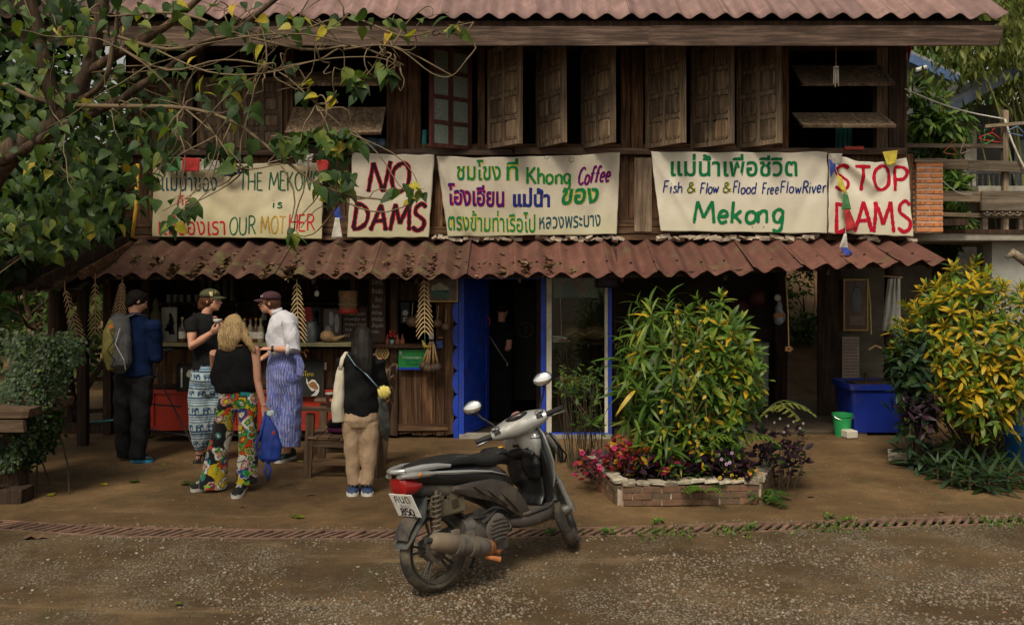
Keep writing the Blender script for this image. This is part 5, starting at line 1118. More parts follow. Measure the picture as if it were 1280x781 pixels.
# ================================================================ the scooter (x forward, y to its left, z up)
sc = thing('motor_scooter', 'muddy silver and black motor scooter with plate 850 leaning on its stand', 'scooter', (-.455, 5.37, .0), rot=(R(-7.5), 0, R(46)))
SILV = plain('silver_paint', (.4, .41, .42), .27, .08, 4, .0, metal=.45, dirt=(.22, .2, .17), dirt_amt=.3, coat=.4)
BLKP = plain('black_gloss_plastic', (.012, .012, .013), .3, .2, 5, .03, dirt=(.07, .06, .05), dirt_amt=.35)
BLKM = plain('dusty_black_plastic', (.028, .026, .025), .6, .3, 8, .2, dirt=(.12, .1, .075), dirt_amt=.5)
BRNP = plain('dusty_brown_plastic', (.05, .042, .038), .45, .2, 6, .1, dirt=(.14, .11, .08), dirt_amt=.5)
TYRE = plain('dusty_tyre_rubber', (.03, .028, .026), .9, .2, 10, .3, dirt=(.13, .105, .075), dirt_amt=.65, spec=.2)
RIMM = plain('dark_cast_alloy', (.07, .068, .065), .5, .2, 10, .2, metal=.6, dirt=(.14, .115, .085), dirt_amt=.6)
ENG = plain('dirty_engine_alloy', (.16, .15, .14), .55, .3, 14, .4, metal=.7, dirt=(.12, .095, .07), dirt_amt=.6)
MUFF = plain('muddy_muffler', (.15, .135, .12), .6, .35, 7, .3, metal=.4, dirt=(.24, .18, .12), dirt_amt=.6)
RUSTO = plain('orange_rust', (.4, .14, .05), .85, .3, 14, .4)
SEATM = plain('black_vinyl_seat', (.014, .014, .015), .5, .15, 12, .15, spec=.35)
REDL = plain('red_tail_lens', (.26, .006, .008), .18, .1, 8, 0, coat=.6); CLEAR = plain('clear_lens', (.35, .35, .34), .12, .2, 9, .2, metal=.5, coat=.6); ORNL = plain('amber_lens', (.5, .16, .02), .2, .1, 8, 0)
CHROME = plain('chrome_mirror', (.85, .86, .88), .04, .02, 5, 0, metal=1)
PLATE = plain('white_number_plate', (.72, .72, .7), .5, .05, 10, .0, dirt=(.4, .36, .3), dirt_amt=.25)
AX = Vector((-.446, 0, .895)); AP = Vector((.93, 0, .8)); STM = Matrix.Translation(AP) @ Matrix.Rotation(R(40), 4, AX) @ Matrix.Translation(-AP)
def sp(name, mb, m, parent=None, smooth=True, angle=40, steer=False, label=None, bevel=0):
 if steer: mb.v = [tuple(STM @ Vector(p)) for p in mb.v]
 me = mb.mesh(name); bm = bmesh.new(); bm.from_mesh(me); bmesh.ops.remove_doubles(bm, verts=bm.verts, dist=1e-5); bmesh.ops.recalc_face_normals(bm, faces=bm.faces)
 if bevel: bmesh.ops.bevel(bm, geom=[e for e in bm.edges if e.is_manifold and e.calc_face_angle(0) > .6], offset=bevel, segments=2, affect='EDGES')
 for f in bm.faces: f.smooth = True
 for e in bm.edges:
  if e.is_manifold and e.calc_face_angle(0) > R(angle): e.smooth = False
 bm.to_mesh(me); bm.free(); return link(name, me, m, parent or sc, label=label)
def rg(x, zc, hw, hh, n=20, p=2.6, yc=0, tilt=0):
 out = []
 for i in range(n):
  a = 2 * math.pi * i / n; c, s_ = math.cos(a), math.sin(a); y = hw * math.copysign(abs(c) ** (2 / p), c); z = hh * math.copysign(abs(s_) ** (2 / p), s_); out.append(Vector((x + tilt * z, yc + y, zc + z)))
 return out
def wheel(ax, front):
 ax = Vector(ax); Rr = .255; mb = MB(); prof = []
 rings = []; n = 48; w_ = .036 if front else .043
 for i in range(n):
  a = 2 * math.pi * i / n; er = Vector((math.cos(a), 0, math.sin(a))); ring = []
  for k in range(12):
   b_ = 2 * math.pi * k / 12; rr = Rr - .034 + .034 * math.cos(b_); yy = w_ * math.sin(b_) * (1.0 if math.cos(b_) > -.5 else .75); tread = .0035 * (1 if (i + (k % 3)) % 2 else 0) if math.cos(b_) > .45 else 0
   ring.append(ax + er * (rr - tread) + Vector((0, yy, 0)))
  rings.append(ring)
 rings.append(rings[0]); mb.loft(rings, False); wheel_ = sp('wheel', mb, TYRE, steer=front)
 wheel_.name = 'wheel'; wheel_['label'] = 'front wheel turned to the left' if front else 'muddy rear wheel'
 mb = MB(); rings = []
 for i in range(n + 1):
  a = 2 * math.pi * i / n; er = Vector((math.cos(a), 0, math.sin(a))); rings.append([ax + er * r_ + Vector((0, y, 0)) for r_, y in ((.198, -.03), (.198, .03), (.184, .024), (.176, 0), (.184, -.024))])
 mb.loft(rings, False); rim = sp('rim', mb, RIMM, wheel_, steer=front)
 for k in range(5):
  a = 2 * math.pi * k / 5 + .45; d = Vector((math.cos(a), 0, math.sin(a))); sd_ = Vector((-d.z, 0, d.x)); mb = MB()
  for s_ in (-1, 1): mb.tube([ax + d * .035 + sd_ * .004 * s_, ax + d * .11 + sd_ * .014 * s_, ax + d * .18 + sd_ * .024 * s_], [(.013, .009), (.011, .008), (.011, .008)], 8, side=(0, 1, 0))
  sp('spoke', mb, RIMM, wheel_, steer=front)
 mb = MB(); mb.lathe([(.0, -.06), (.032, -.06), (.045, -.03), (.045, .03), (.032, .06), (0, .06)], ax, 18, (0, 1, 0)); sp('hub', mb, ENG, wheel_, steer=front)
 if front: mb = MB(); mb.lathe([(.06, .042), (.1, .042), (.1, .046), (.06, .046)], ax, 26, (0, 1, 0)); sp('brake_disc', mb, METAL, wheel_, steer=True)
 else: mb = MB(); mb.lathe([(.0, -.03), (.075, -.03), (.075, .03), (0, .03)], ax, 26, (0, 1, 0)); sp('brake_drum', mb, ENG, wheel_)
wheel((0, 0, .255), False); wheel((1.2, 0, .255), True)
# engine, swing arm, fan cover
mb = MB(); mb.loft([rg(x, z, hw, hh, yc=.06) for x, z, hw, hh in ((-.06, .26, .02, .05), (.02, .265, .04, .07), (.25, .28, .05, .075), (.45, .3, .055, .08), (.5, .3, .04, .05))]); sp('belt_case', mb, ENG)
mb = MB(); mb.loft([rg(x, z, hw, hh, yc=-.02) for x, z, hw, hh in ((.2, .33, .07, .07), (.34, .31, .1, .1), (.48, .3, .1, .1), (.56, .3, .06, .06))]); mb.box((.46, -.03, .2), (.16, .14, .08)); eng = sp('engine', mb, ENG)
mb = MB(); mb.lathe([(0, 0), (.085, 0), (.098, .012), (.098, .03), (.085, .04), (0, .045)], (.43, -.1, .3), 24, (0, -1, 0)); fc = sp('fan_cover', mb, ENG)
for k in range(6):
 mb = MB(); z = .3 - .06 + k * .024; hwx = math.sqrt(max(.0005, .078 ** 2 - (z - .3) ** 2)); mb.tube([(.43 - hwx, -.148, z), (.43, -.153, z + .006), (.43 + hwx, -.148, z)], .006, 6); sp('fin', mb, ENG, fc)
for k in range(5): mb = MB(); mb.box((.56 + k * .016, 0, .3), (.006, .13, .12)); sp('cooling_fin', mb, ENG, eng, bevel=.002)
mb = MB(); mb.tube([(.3, -.13, .36), (.36, -.13, .38), (.44, -.12, .42), (.5, -.1, .46)], .012, 8); mb.tube([(.5, -.09, .22), (.58, -.1, .28), (.58, -.06, .36)], .008, 6); mb.tube([(.25, -.12, .4), (.4, -.14, .44), (.55, -.12, .4)], .006, 6); mb.box((.3, -.11, .42), (.07, .04, .05)); sp('hose', mb, BLKM)
mb = MB(); mb.slab([(.02, -.075, .27), (.3, -.085, .36), (.34, -.085, .24), (.26, -.08, .2), (.04, -.075, .235)], (0, -.02, 0)); sp('swing_arm', mb, plain('blue_black_steel', (.03, .04, .06), .5, .3, 8, .2, dirt=(.1, .08, .06)), bevel=.004)
# muffler with its bent pipe
mb = MB(); mb.tube([(-.155, -.165, .352), (-.15, -.165, .35), (-.13, -.165, .343), (-.02, -.16, .31), (.12, -.155, .268), (.24, -.15, .232), (.3, -.145, .214), (.33, -.14, .205)], [.018, .036, .052, .06, .062, .06, .052, .03], 20); mu = sp('muffler', mb, MUFF)
mb = MB(); mb.tube([(-.19, -.165, .363), (-.15, -.165, .35)], [.019, .019], 14); sp('tail_pipe', mb, DMETAL, mu)
mb = MB(); mb.tube([(.3, -.145, .214), (.345, -.14, .2), (.37, -.135, .19)], [.054, .045, .02], 14); mb.tube([(.35, -.135, .19), (.42, -.12, .15), (.5, -.07, .15), (.56, -.02, .2)], .016, 10); sp('exhaust_pipe', mb, RUSTO, mu)
for x in (.04, .16): mb = MB(); c = Vector((x, -.158, .268 - (x - .12) * .29)); mb.tube([c + Vector((-.02, 0, 0)), c + Vector((.02, 0, -.01))], .066, 20); mb.box(c + Vector((0, -.01, .07)), (.05, .03, .03)); sp('bracket', mb, MUFF, mu)
# shock absorber
for y in (-.105,):
 mb = MB(); pts = []; n = 90
 for i in range(n + 1):
  u = i / n; c = Vector((-.03 - .03 * (1 - u), y, .34 + .26 * u)); a = u * 2 * math.pi * 9; pts.append(c + Vector((.026 * math.cos(a), .026 * math.sin(a), 0)))
 mb.tube(pts, .0055, 5); mb.tube([(-.06, y, .28), (-.03, y, .62)], .012, 8); sp('shock_absorber', mb, plain('dusty_spring', (.12, .1, .075), .7, metal=.3))
mb = MB(); mb.box((.08, -.02, .5), (.26, .15, .1)); mb.box((.0, -.07, .545), (.1, .03, .1), (0, .2, 0)); mb.box((.12, -.08, .53), (.08, .03, .12), (0, -.2, 0)); sp('air_box', mb, plain('dusty_air_box', (.1, .08, .05), .8, .4), bevel=.01)
# rear inner fender and flap
mb = MB(); rings = []
for i in range(12):
 a = R(25 + i * 12); er = Vector((math.cos(a), 0, math.sin(a))); c = Vector((0, 0, .255)) + er * .285; rings.append([c + Vector((0, -.06, 0)) - er * .02, c + Vector((0, -.05, 0)), c + Vector((0, .05, 0)), c + Vector((0, .06, 0)) - er * .02, c + Vector((0, .05, 0)) - er * .008, c + Vector((0, -.05, 0)) - er * .008])
mb.loft(rings); sp('inner_fender', mb, BLKM)
mb = MB(); mb.loft([[Vector((x, y, z)) for x, y, z in ((x0, -w_, z0), (x0 - .012, 0, z0), (x0, w_, z0), (x0 + .012, w_, z0), (x0 + .004, 0, z0), (x0 + .012, -w_, z0))] for x0, z0, w_ in ((-.06, .66, .05), (-.09, .56, .07), (-.12, .47, .08), (-.2, .38, .075), (-.255, .315, .06))]); sp('mud_flap', mb, plain('blue_grey_rubber', (.045, .055, .06), .6, .2, 6, .2, dirt=(.12, .1, .08)))
# number plate with its lettering
pl = MB(); PC = Vector((-.21, -.02, .56)); PT = Euler((0, R(-24), 0)).to_matrix(); pl.box(PC, (.006, .215, .155), PT); plo = sp('number_plate', pl, PLATE, bevel=.002)
def psurf(px, py, lift=.0045): return PC + PT @ Vector((-lift, -(px - 50) / 100 * .215 , (50 - py) / 100 * .155))
for txt, box, th in (('คนด', (18, 8, 82, 38), True), ('เชียงราย', (30, 42, 70, 60), True)):
 mb = MB(); typed(mb, txt, box, psurf, 0); sp('lettering', mb, I_BLACK if box[1] < 20 else plain('grey_ink', (.25, .25, .25), .7), plo)
mb = MB(); brush(mb, '850', (24, 64, 78, 92), 7, surf=lambda a, b_: psurf(a, b_), seed=3, wob=0); sp('lettering', mb, I_BLACK, plo)
for y in (-.06, .06): mb = MB(); mb.lathe([(0, 0), (.007, 0), (.006, .004), (0, .004)], psurf(50 + y * 500, 94), 8, (-1, 0, 0)); sp('screw', mb, METAL, plo)
# rear body
mb = MB(); mb.loft([rg(x, z, hw, hh) for x, z, hw, hh in ((-.25, .735, .05, .025), (-.16, .72, .085, .045), (-.02, .7, .115, .06), (.18, .675, .135, .075), (.36, .64, .14, .09), (.5, .6, .13, .11), (.6, .55, .105, .1), (.66, .5, .08, .08))]); rb = sp('rear_body', mb, BLKP)
mb = MB(); mb.loft([rg(x, z, hw, hh) for x, z, hw, hh in ((-.2, .66, .04, .025), (-.1, .63, .08, .045), (.1, .6, .1, .055), (.3, .56, .1, .06))]); sp('under_tail', mb, BLKM)
for s_ in (-1, 1):      # silver flash along the side, brown lower cover with ribs
 mb = MB(); rings = []
 for x, z, h_, y in ((-.14, .735, .008, .088), (-.05, .728, .018, .11), (.1, .708, .022, .129), (.25, .69, .018, .139), (.4, .665, .012, .144), (.55, .62, .006, .128)): rings.append([(x, s_ * (y + .006), z + h_ * .55), (x, s_ * (y + .012), z), (x, s_ * (y + .006), z - h_ * .55), (x, s_ * (y - .02), z)])
 mb.loft(rings); sp('side_stripe', mb, SILV, rb)
 mb = MB(); mb.loft([[(x, s_ * (y + .012), zt), (x, s_ * (y + .02), (zt + zb) / 2), (x, s_ * y, zb), (x, s_ * (y - .03), zb), (x, s_ * (y - .03), zt)] for x, zt, zb, y in ((.1, .62, .59, .11), (.25, .625, .53, .125), (.4, .62, .48, .135), (.52, .58, .42, .135), (.62, .52, .35, .13), (.7, .43, .31, .12), (.75, .35, .3, .11))]); cv = sp('side_cover', mb, BRNP, angle=30)
 for k in range(3): mb = MB(); mb.tube([(.24 + k * .11, s_ * .148, .6 - k * .035), (.33 + k * .11, s_ * .158, .53 - k * .045), (.42 + k * .1, s_ * .15, .49 - k * .06)], [(.004, .012)] * 3, 6); sp('rib', mb, BRNP, cv)
 mb = MB(); mb.tube([(-.23, s_ * .07, .765), (-.12, s_ * .1, .77), (-.02, s_ * .12, .765), (.08, s_ * .13, .752)], [(.011, .018), (.014, .02), (.012, .018), (.006, .01)], 10, side=(0, 1, 0)); mb.tube([(-.23, s_ * .07, .765), (-.27, s_ * .03, .765), (-.275, 0, .765)], .016, 10); sp('grab_rail', mb, SILV)
# seat
mb = MB(); mb.loft([rg(x, z, hw, hh, p=3) for x, z, hw, hh in ((-.18, .765, .03, .012), (-.12, .768, .075, .022), (0, .772, .115, .03), (.15, .768, .135, .035), (.27, .758, .14, .038), (.35, .735, .14, .04), (.45, .722, .13, .045), (.56, .725, .1, .045), (.64, .715, .07, .04), (.69, .69, .035, .03))]); st = sp('seat', mb, SEATM)
mb = MB(); mb.loft([rg(x, z, hw, hh, p=2.2) for x, z, hw, hh in ((.5, .75, .06, .015), (.55, .762, .095, .03), (.62, .755, .09, .035), (.68, .725, .06, .03), (.7, .7, .03, .02))]); sp('front_cushion', mb, SEATM, st)
mb = MB(); mb.ball((.6, -.05, .79), (.03, .012, .004), 10, (.25, 0, .3)); sp('emblem', mb, YELLOW, st)
# tail light
mb = MB(); mb.loft([rg(x, z, hw, hh, p=3) for x, z, hw, hh in ((-.255, .69, .05, .035), (-.235, .675, .08, .058), (-.18, .665, .095, .055), (-.12, .665, .09, .025))]); tl = sp('tail_light', mb, REDL)
for s_ in (-1, 1): mb = MB(); mb.loft([rg(x, z, .03, hh, yc=s_ * y) for x, z, hh, y in ((-.26, .735, .012, .05), (-.2, .735, .022, .085), (-.1, .73, .02, .105), (-.03, .725, .006, .115))]); ind = sp('indicator', mb, CLEAR); mb = MB(); mb.ball((-.16, s_ * .125, .735), .012, 8); sp('bulb', mb, ORNL, ind)
# floor and leg shield
mb = MB(); mb.loft([rg(x, z, hw, hh, p=3.2) for x, z, hw, hh in ((.6, .3, .08, .03), (.68, .295, .13, .05), (.8, .29, .15, .055), (.92, .3, .15, .06), (1.0, .34, .12, .06), (1.03, .4, .06, .05))]); sp('floor_shell', mb, BRNP)
mb = MB(); mb.loft([rg(x, z, hw, .015, p=4) for x, z, hw in ((.62, .345, .1), (.7, .342, .145), (.9, .348, .15), (.96, .37, .15))]); sp('footboard', mb, BLKM)
def vr(z, x, hw, hd, n=20, p=3, bow=0):
 out = []
 for i in range(n):
  a = 2 * math.pi * i / n; c, s_ = math.cos(a), math.sin(a); y = hw * math.copysign(abs(c) ** (2 / p), c); out.append(Vector((x + hd * math.copysign(abs(s_) ** (2 / p), s_) - bow * (y / hw) ** 2, y, z)))
 return out
mb = MB(); mb.loft([vr(z, x, hw, .03, bow=b_) for z, x, hw, b_ in ((.33, .95, .13, .02), (.45, .985, .155, .03), (.6, .965, .175, .04), (.72, .93, .17, .04), (.8, .9, .12, .03))]); sp('leg_shield_inner', mb, BLKP)
mb = MB(); mb.loft([vr(z, x, hw, .02, bow=b_) for z, x, hw, b_ in ((.42, 1.04, .11, .05), (.52, 1.045, .16, .06), (.64, 1.02, .2, .07), (.74, .985, .205, .075), (.84, .95, .185, .06), (.9, .92, .14, .04))]); lso = sp('leg_shield_outer', mb, SILV)
mb = MB(); mb.loft([vr(z, x, hw, .05, bow=.02) for z, x, hw in ((.66, .93, .1), (.72, .89, .15), (.8, .88, .165), (.86, .89, .14), (.9, .9, .08))]); ck = sp('column_cowl', mb, SILV)
mb = MB(); mb.loft([vr(z, x, hw, .052, bow=.02) for z, x, hw in ((.815, .882, .164), (.82, .883, .163))]); mb.box((.83, .03, .765), (.02, .05, .02)); sp('panel_gap', mb, BLKP, ck)
mb = MB(); mb.lathe([(0, 0), (.026, 0), (.022, .012), (.012, .014), (0, .008)], (.848, -.06, .8), 14, (-1, 0, .1)); sp('key_lock', mb, METAL, ck); mb = MB(); mb.slab([(.85, .02, .74), (.85, -.02, .74), (.86, -.02, .69), (.86, .02, .69)], (-.03, 0, 0)); sp('bag_hook', mb, BLKP, ck, bevel=.004)
for s_ in (-1, 1):
 mb = MB(); mb.loft([rg(x, z, .028, hh, yc=s_ * y) for x, z, hh, y in ((.93, .83, .02, .155), (1.0, .77, .045, .17), (1.06, .7, .05, .155), (1.1, .64, .025, .12))]); hl = sp('front_light', mb, CLEAR); mb = MB()
 for k in range(3): mb.tube([(.94 + k * .04, s_ * .19, .84 - k * .045), (1.0 + k * .04, s_ * .2, .75 - k * .04), (1.05 + k * .02, s_ * .17, .62)], [(.005, .008)] * 3, 6)
 sp('trim', mb, BLKP, hl)
mb = MB(); mb.loft([rg(x, z, hw, hh) for x, z, hw, hh in ((1.0, .72, .12, .1), (1.08, .68, .1, .08), (1.13, .64, .05, .05))]); sp('nose', mb, BLKP)
# black rain cover bundled on the hook, draped over the inner shield
RAIN = plain('black_rain_cover', (.006, .006, .007), .38, .3, 9, .3, spec=.4); wrinkle(RAIN, .5, 6, .03)
mb = MB(); mb.tube([(.87, .08, .76), (.87, .09, .66), (.88, .08, .52), (.9, .06, .46)], [(.05, .03), (.09, .045), (.08, .045), (.03, .02)], 14, side=(0, 1, 0)); mb.tube([(.86, -.06, .74), (.86, -.07, .64), (.88, -.07, .56), (.9, -.06, .52)], [(.05, .03), (.08, .04), (.06, .035), (.03, .02)], 14, side=(0, 1, 0)); mb.tube([(.9, 0, .55), (.9, 0, .42), (.86, 0, .36)], [(.13, .02), (.135, .025), (.13, .02)], 14, side=(0, 1, 0)); mb.tube([(.84, .1, .7), (.84, -.04, .73), (.85, -.12, .7)], .035, 10)
off = wloc(sc); o = organic('rain_cover', mb, .009, RAIN, None, 4, disp=folds(.003, 22, 7, 3, .3)); o.parent = sc
# front fender and fork (turned with the handlebar)
mb = MB(); rings = []
for i in range(13):
 a = R(10 + i * 12.5); er = Vector((math.cos(a), 0, math.sin(a))); c = Vector((1.2, 0, .255)) + er * .275; k = .052 - .012 * abs(i - 5) / 6; rings.append([c + Vector((0, -k, 0)) - er * .045, c + Vector((0, -k * .8, 0)), c + er * .012, c + Vector((0, k * .8, 0)), c + Vector((0, k, 0)) - er * .045, c - er * .006])
mb.loft(rings); sp('front_fender', mb, BLKP, steer=True)
for y in (-.068, .068):
 mb = MB(); mb.tube([(1.2, y, .255), (1.1, y, .46)], .02, 12); mb.tube([(1.1, y, .46), (1.03, y, .6)], .014, 12); fk = sp('fork_leg', mb, SILV, steer=True); mb = MB(); mb.tube([(1.2, y * 1.15, .22), (1.2, y * 1.15, .3)], [.02, .022], 10); sp('axle_clamp', mb, ENG, fk, steer=True)
# handlebar group
_STM0 = STM.copy(); STM = STM @ Matrix.Translation((-.045, 0, -.055)) @ Matrix.Translation((.84, 0, .97)) @ Matrix.Diagonal((1, .93, 1, 1)) @ Matrix.Translation((-.84, 0, -.97))
mb = MB(); secs = [(s_ * y, x, z, rx, rz) for s_, y, x, z, rx, rz in ((-1, .215, .79, .955, .03, .032), (-1, .17, .8, .957, .05, .05), (-1, .1, .825, .96, .068, .066), (-1, .03, .84, .96, .08, .078), (1, .03, .84, .96, .08, .078), (1, .1, .825, .96, .068, .066), (1, .17, .8, .957, .05, .05), (1, .215, .79, .955, .03, .032))]
mb.loft([[Vector((x + rx * math.cos(a), y, z + rz * math.sin(a) + .25 * rx * math.cos(a))) for a in [i * math.pi / 8 for i in range(16)]] for y, x, z, rx, rz in secs]); mb.loft([vr(z, x, hw, hd, 16, 2.4) for z, x, hw, hd in ((.8, .905, .07, .06), (.86, .885, .08, .068), (.92, .86, .09, .07), (.965, .85, .11, .065), (.985, .845, .07, .05))]); hb = sp('handlebar_cover', mb, SILV, steer=True)
mb = MB(); mb.ball((.825, 0, 1.0), (.06, .105, .035), 16, (0, .35, 0)); gg = sp('gauge_cluster', mb, BLKP, steer=True)
mb = MB(); mb.lathe([(0, 0), (.03, 0), (.034, .003), (.034, .006), (0, .006)], (.8, 0, 1.03), 20, (-.45, 0, .9)); sp('gauge_ring', mb, plain('red_white_dial', (.4, .2, .2), .3), gg, steer=True)
for s_ in (-1, 1):
 mb = MB(); mb.tube([(.79, s_ * .2, .955), (.785, s_ * .22, .955), (.765, s_ * .33, .955), (.762, s_ * .34, .955)], [.014, .0185, .0185, .021], 14); sp('grip', mb, plain('black_rubber_grip', (.015, .015, .015), .7) if s_ < 0 else MATS['black_rubber_grip'], steer=True)
 mb = MB(); mb.tube([(.82, s_ * .2, .945), (.835, s_ * .23, .94), (.825, s_ * .3, .935), (.81, s_ * .35, .93)], [.008, .008, .0065, .009], 8); sp('brake_lever', mb, METAL, steer=True)
 mb = MB(); mb.box((.775, s_ * .17, .985), (.05, .06, .025), (0, .3, 0)); mb.box((.76, s_ * .165, .955), (.02, .05, .03)); sw_ = sp('switch_block', mb, BLKP, hb, steer=True, bevel=.004); mb = MB(); mb.box((.75, s_ * .18, .99), (.02, .018, .01)); mb.box((.75, s_ * .155, .985), (.02, .018, .01)); sp('button', mb, CLEAR, hb, steer=True, bevel=.002)
 mb = MB(); mb.tube([(.83, s_ * .175, .985), (.83, s_ * .19, 1.03), (.82, s_ * .25, 1.1), (.81, s_ * .27, 1.14)], [.008, .008, .007, .012], 8); mr_ = sp('mirror', mb, BLKP, steer=True); mr_['label'] = 'right mirror' if s_ < 0 else 'left mirror'
 mb = MB(); mb.ball((.8, s_ * .28, 1.185), (.024, .075, .048), 16, (0, 0, 0)); sp('mirror_housing', mb, BLKP, mr_, steer=True); mb = MB(); mb.ball((.786, s_ * .28, 1.185), (.014, .069, .043), 18, (0, .05, 0)); sp('mirror_glass', mb, CHROME, mr_, steer=True)
mb = MB(); mb.ball((.91, 0, .955), (.03, .09, .04), 14); sp('headlight', mb, CLEAR, steer=True)
# side stand and foot pegs
mb = MB(); mb.tube([(.5, .09, .22), (.48, .16, .1), (.47, .235, -.028)], [.012, .011, .01], 8); mb.box((.47, .24, -.028), (.04, .05, .012)); sp('side_stand', mb, DMETAL)
mb = MB(); mb.tube([(.3, -.1, .2), (.28, -.16, .16), (.36, -.2, .13)], [.012, .012, .018], 8); sp('foot_peg', mb, RUSTO)
# ================================================================ the cafe counter and everything on and round it
ct = thing('shop_counter', 'long wooden cafe counter with mossy green top and red panels below', 'counter', (-3, 10.05, 0))
beam('counter_top', (X_(186, 9.95), 9.98, Z_(430, 9.95)), (X_(441, 9.95), 9.98, Z_(430, 9.95)), .035, .3, W_GREEN, ct, (0, 0, 1))
def pl_(x0, x1, y0, y1, Y, m, par, name='plank', w0=16, w1=26):
 x = x0
 while x < x1 - 2: w_ = min(random.uniform(w0, w1), x1 - x); pboard(name, x, y0, x + w_ - .8, y1, Y + random.uniform(-.008, .008), .025, m, par); x += w_
pl_(190, 438, 436, 492, 10.12, W_WALL, ct);
for a, b_ in ((188, 288), (291, 363), (366, 438)):
 pboard('red_panel', a, 490, b_, 536, 10.08, .03, RED, ct)
 for q in ((a, 487, b_, 492), (a, 532, b_, 538), (a, 492, a + 4, 532), (b_ - 4, 492, b_, 532)): pboard('panel_frame', *q, 10.055, .03, RED, ct)
pboard('rail', 190, 480, 438, 485, 10.09, .03, W_DARK, ct); pboard('lower_rail', 188, 539, 438, 545, 10.1, .06, W_DARK, ct)
for x in (188, 262, 340, 434): pboard('leg', x, 432, x + 5, 546, 10.15, .06, W_DARK, ct)
def poster(x0, y0, x1, y1, Y, col, label, cat='poster', name='poster', frame=None, th=.012):
 m = col if not isinstance(col, tuple) else plain('print_%d' % len(MATS), col, .6, .2, 12, .1)
 root = thing(name, label, cat, P((x0 + x1) / 2, (y0 + y1) / 2, Y)); mb = MB(); pbox(mb, x0, y0, x1, y1, Y, th); mb.build('sheet', m, root)
 if frame:
  for q in ((x0 - 1.6, y0 - 1.6, x1 + 1.6, y0 + .4), (x0 - 1.6, y1 - .4, x1 + 1.6, y1 + 1.6), (x0 - 1.6, y0 + .4, x0 + .4, y1 - .4), (x1 - .4, y0 + .4, x1 + 1.6, y1 - .4)): mb = MB(); pbox(mb, *q, Y - .012, .03); mb.build('frame', frame, root, bevel=.003)
 return root
def flat_print(root, items, Y):
 for m, polys in items:
  mb = MB()
  for pts in polys: mb.add([P(a, b_, Y) for a, b_ in pts], [tuple(range(len(pts)))])
  mb.build('print', m, root)
def blob(cx, cy, rx, ry, n=12, ph=0, w_=.15): return [(cx + rx * math.cos(2 * math.pi * i / n) * (1 + w_ * math.sin(3 * 2 * math.pi * i / n + ph)), cy + ry * math.sin(2 * math.pi * i / n)) for i in range(n)]
SLATE = plain('chalkboard_black', (.015, .017, .016), .8, .3, 6, .2); CREAM = plain('cream_card', (.55, .5, .4), .8); GOLDF = plain('gilt_frame', (.42, .27, .08), .45, .2, 20, .2, metal=.3)
def surfY(Y): return lambda a, b_, lift=0: P(a, b_, Y)
r_ = poster(222, 456, 262, 488, 10.05, SLATE, 'black poster with a pale photo under the counter behind the woman in the olive cap', frame=W_DARK)
flat_print(r_, [(CREAM, [blob(238, 467, 5, 5), blob(250, 466, 4, 5), blob(246, 477, 9, 3)]), (I_WHITE, [[(226, 460), (228, 460), (228, 484), (226, 484)]])], 10.045)
r_ = poster(368, 451, 403, 495, 10.04, SLATE, 'black board with yellow Thai letters and a painted leaf under the counter', 'board', 'menu_board', frame=W_DARK)
mb = MB(); typed(mb, 'าโขง', (377, 464, 392, 470), surfY(10.03)); mb.build('lettering', I_YEL, r_)
mb = MB(); typed(mb, 'แม่น้', (369, 463, 377, 470), surfY(10.03)); mb.build('lettering', I_YEL, r_)
lf_ = [(383, 471), (385, 478), (390, 474), (394, 475), (399, 482), (399, 489), (396, 494), (391, 496), (388, 495), (393, 491), (395, 487), (390, 489), (386, 484), (383, 478)]
flat_print(r_, [(I_WHITE, [lf_])], 10.032); flat_print(r_, [(plain('leaf_print', (.3, .14, .05), .7, .6, 60), [[(384, 474), (386, 480), (390, 476.5), (394, 477.5), (397.5, 483), (397, 487), (393, 486), (388, 484), (385, 480)]])], 10.03)
wp = poster(402, 453, 408, 462, 10.08, (.6, .6, .55), 'torn white paper scrap on the boards beside the menu board with the leaf')
# things on the counter shelf and behind it
bk_ = thing('back_shelf', 'dark wooden shelves behind the cafe counter', 'shelf', (-3, 11.2, 0))
pl_(196, 436, 345, 430, 11.35, W_DARK, bk_, 'back_board', 22, 40)
for y in (378, 404, 431): pboard('shelf_board', 196, y, 436, y + 3, 11.0, .3, W_DARK, bk_)
def lathe_thing(name, cat, label, px, pybase, Y, prof, m, cap_=None, group=None, sc_=1.0, part='body'):
 root = thing(name, label, cat, P(px, pybase, Y), group); o = wloc(root)
 mb = MB(); mb.lathe([(r * sc_, z * sc_) for r, z in prof], o, 14); mb.build(part, m, root, smooth=True, angle=40)
 if cap_: mb = MB(); h = prof[-1][1] * sc_; rr = prof[-1][0] * sc_ + .003; mb.lathe([(0, 0), (rr, 0), (rr, .022), (0, .022)], o + Vector((0, 0, h - .004)), 10); mb.build('cap', cap_, root, smooth=True, angle=40)
 return root
BOT = [(0, 0), (.034, 0), (.036, .01), (.036, .13), (.03, .16), (.013, .19), (.012, .235)]
G1 = plain('dark_amber_glass', (.06, .025, .008), .12, .2, 6, 0, coat=.5); G2 = plain('dark_green_glass', (.012, .05, .02), .12, .2, 6, 0, coat=.5); G3 = plain('clear_sauce_bottle', (.25, .2, .12), .15, .2, 6, 0, coat=.5); LAB = plain('bottle_label', (.5, .48, .4), .7, .2, 30); GCAP = plain('gold_cap', (.4, .3, .08), .4); REDC = MATS['red_paint']
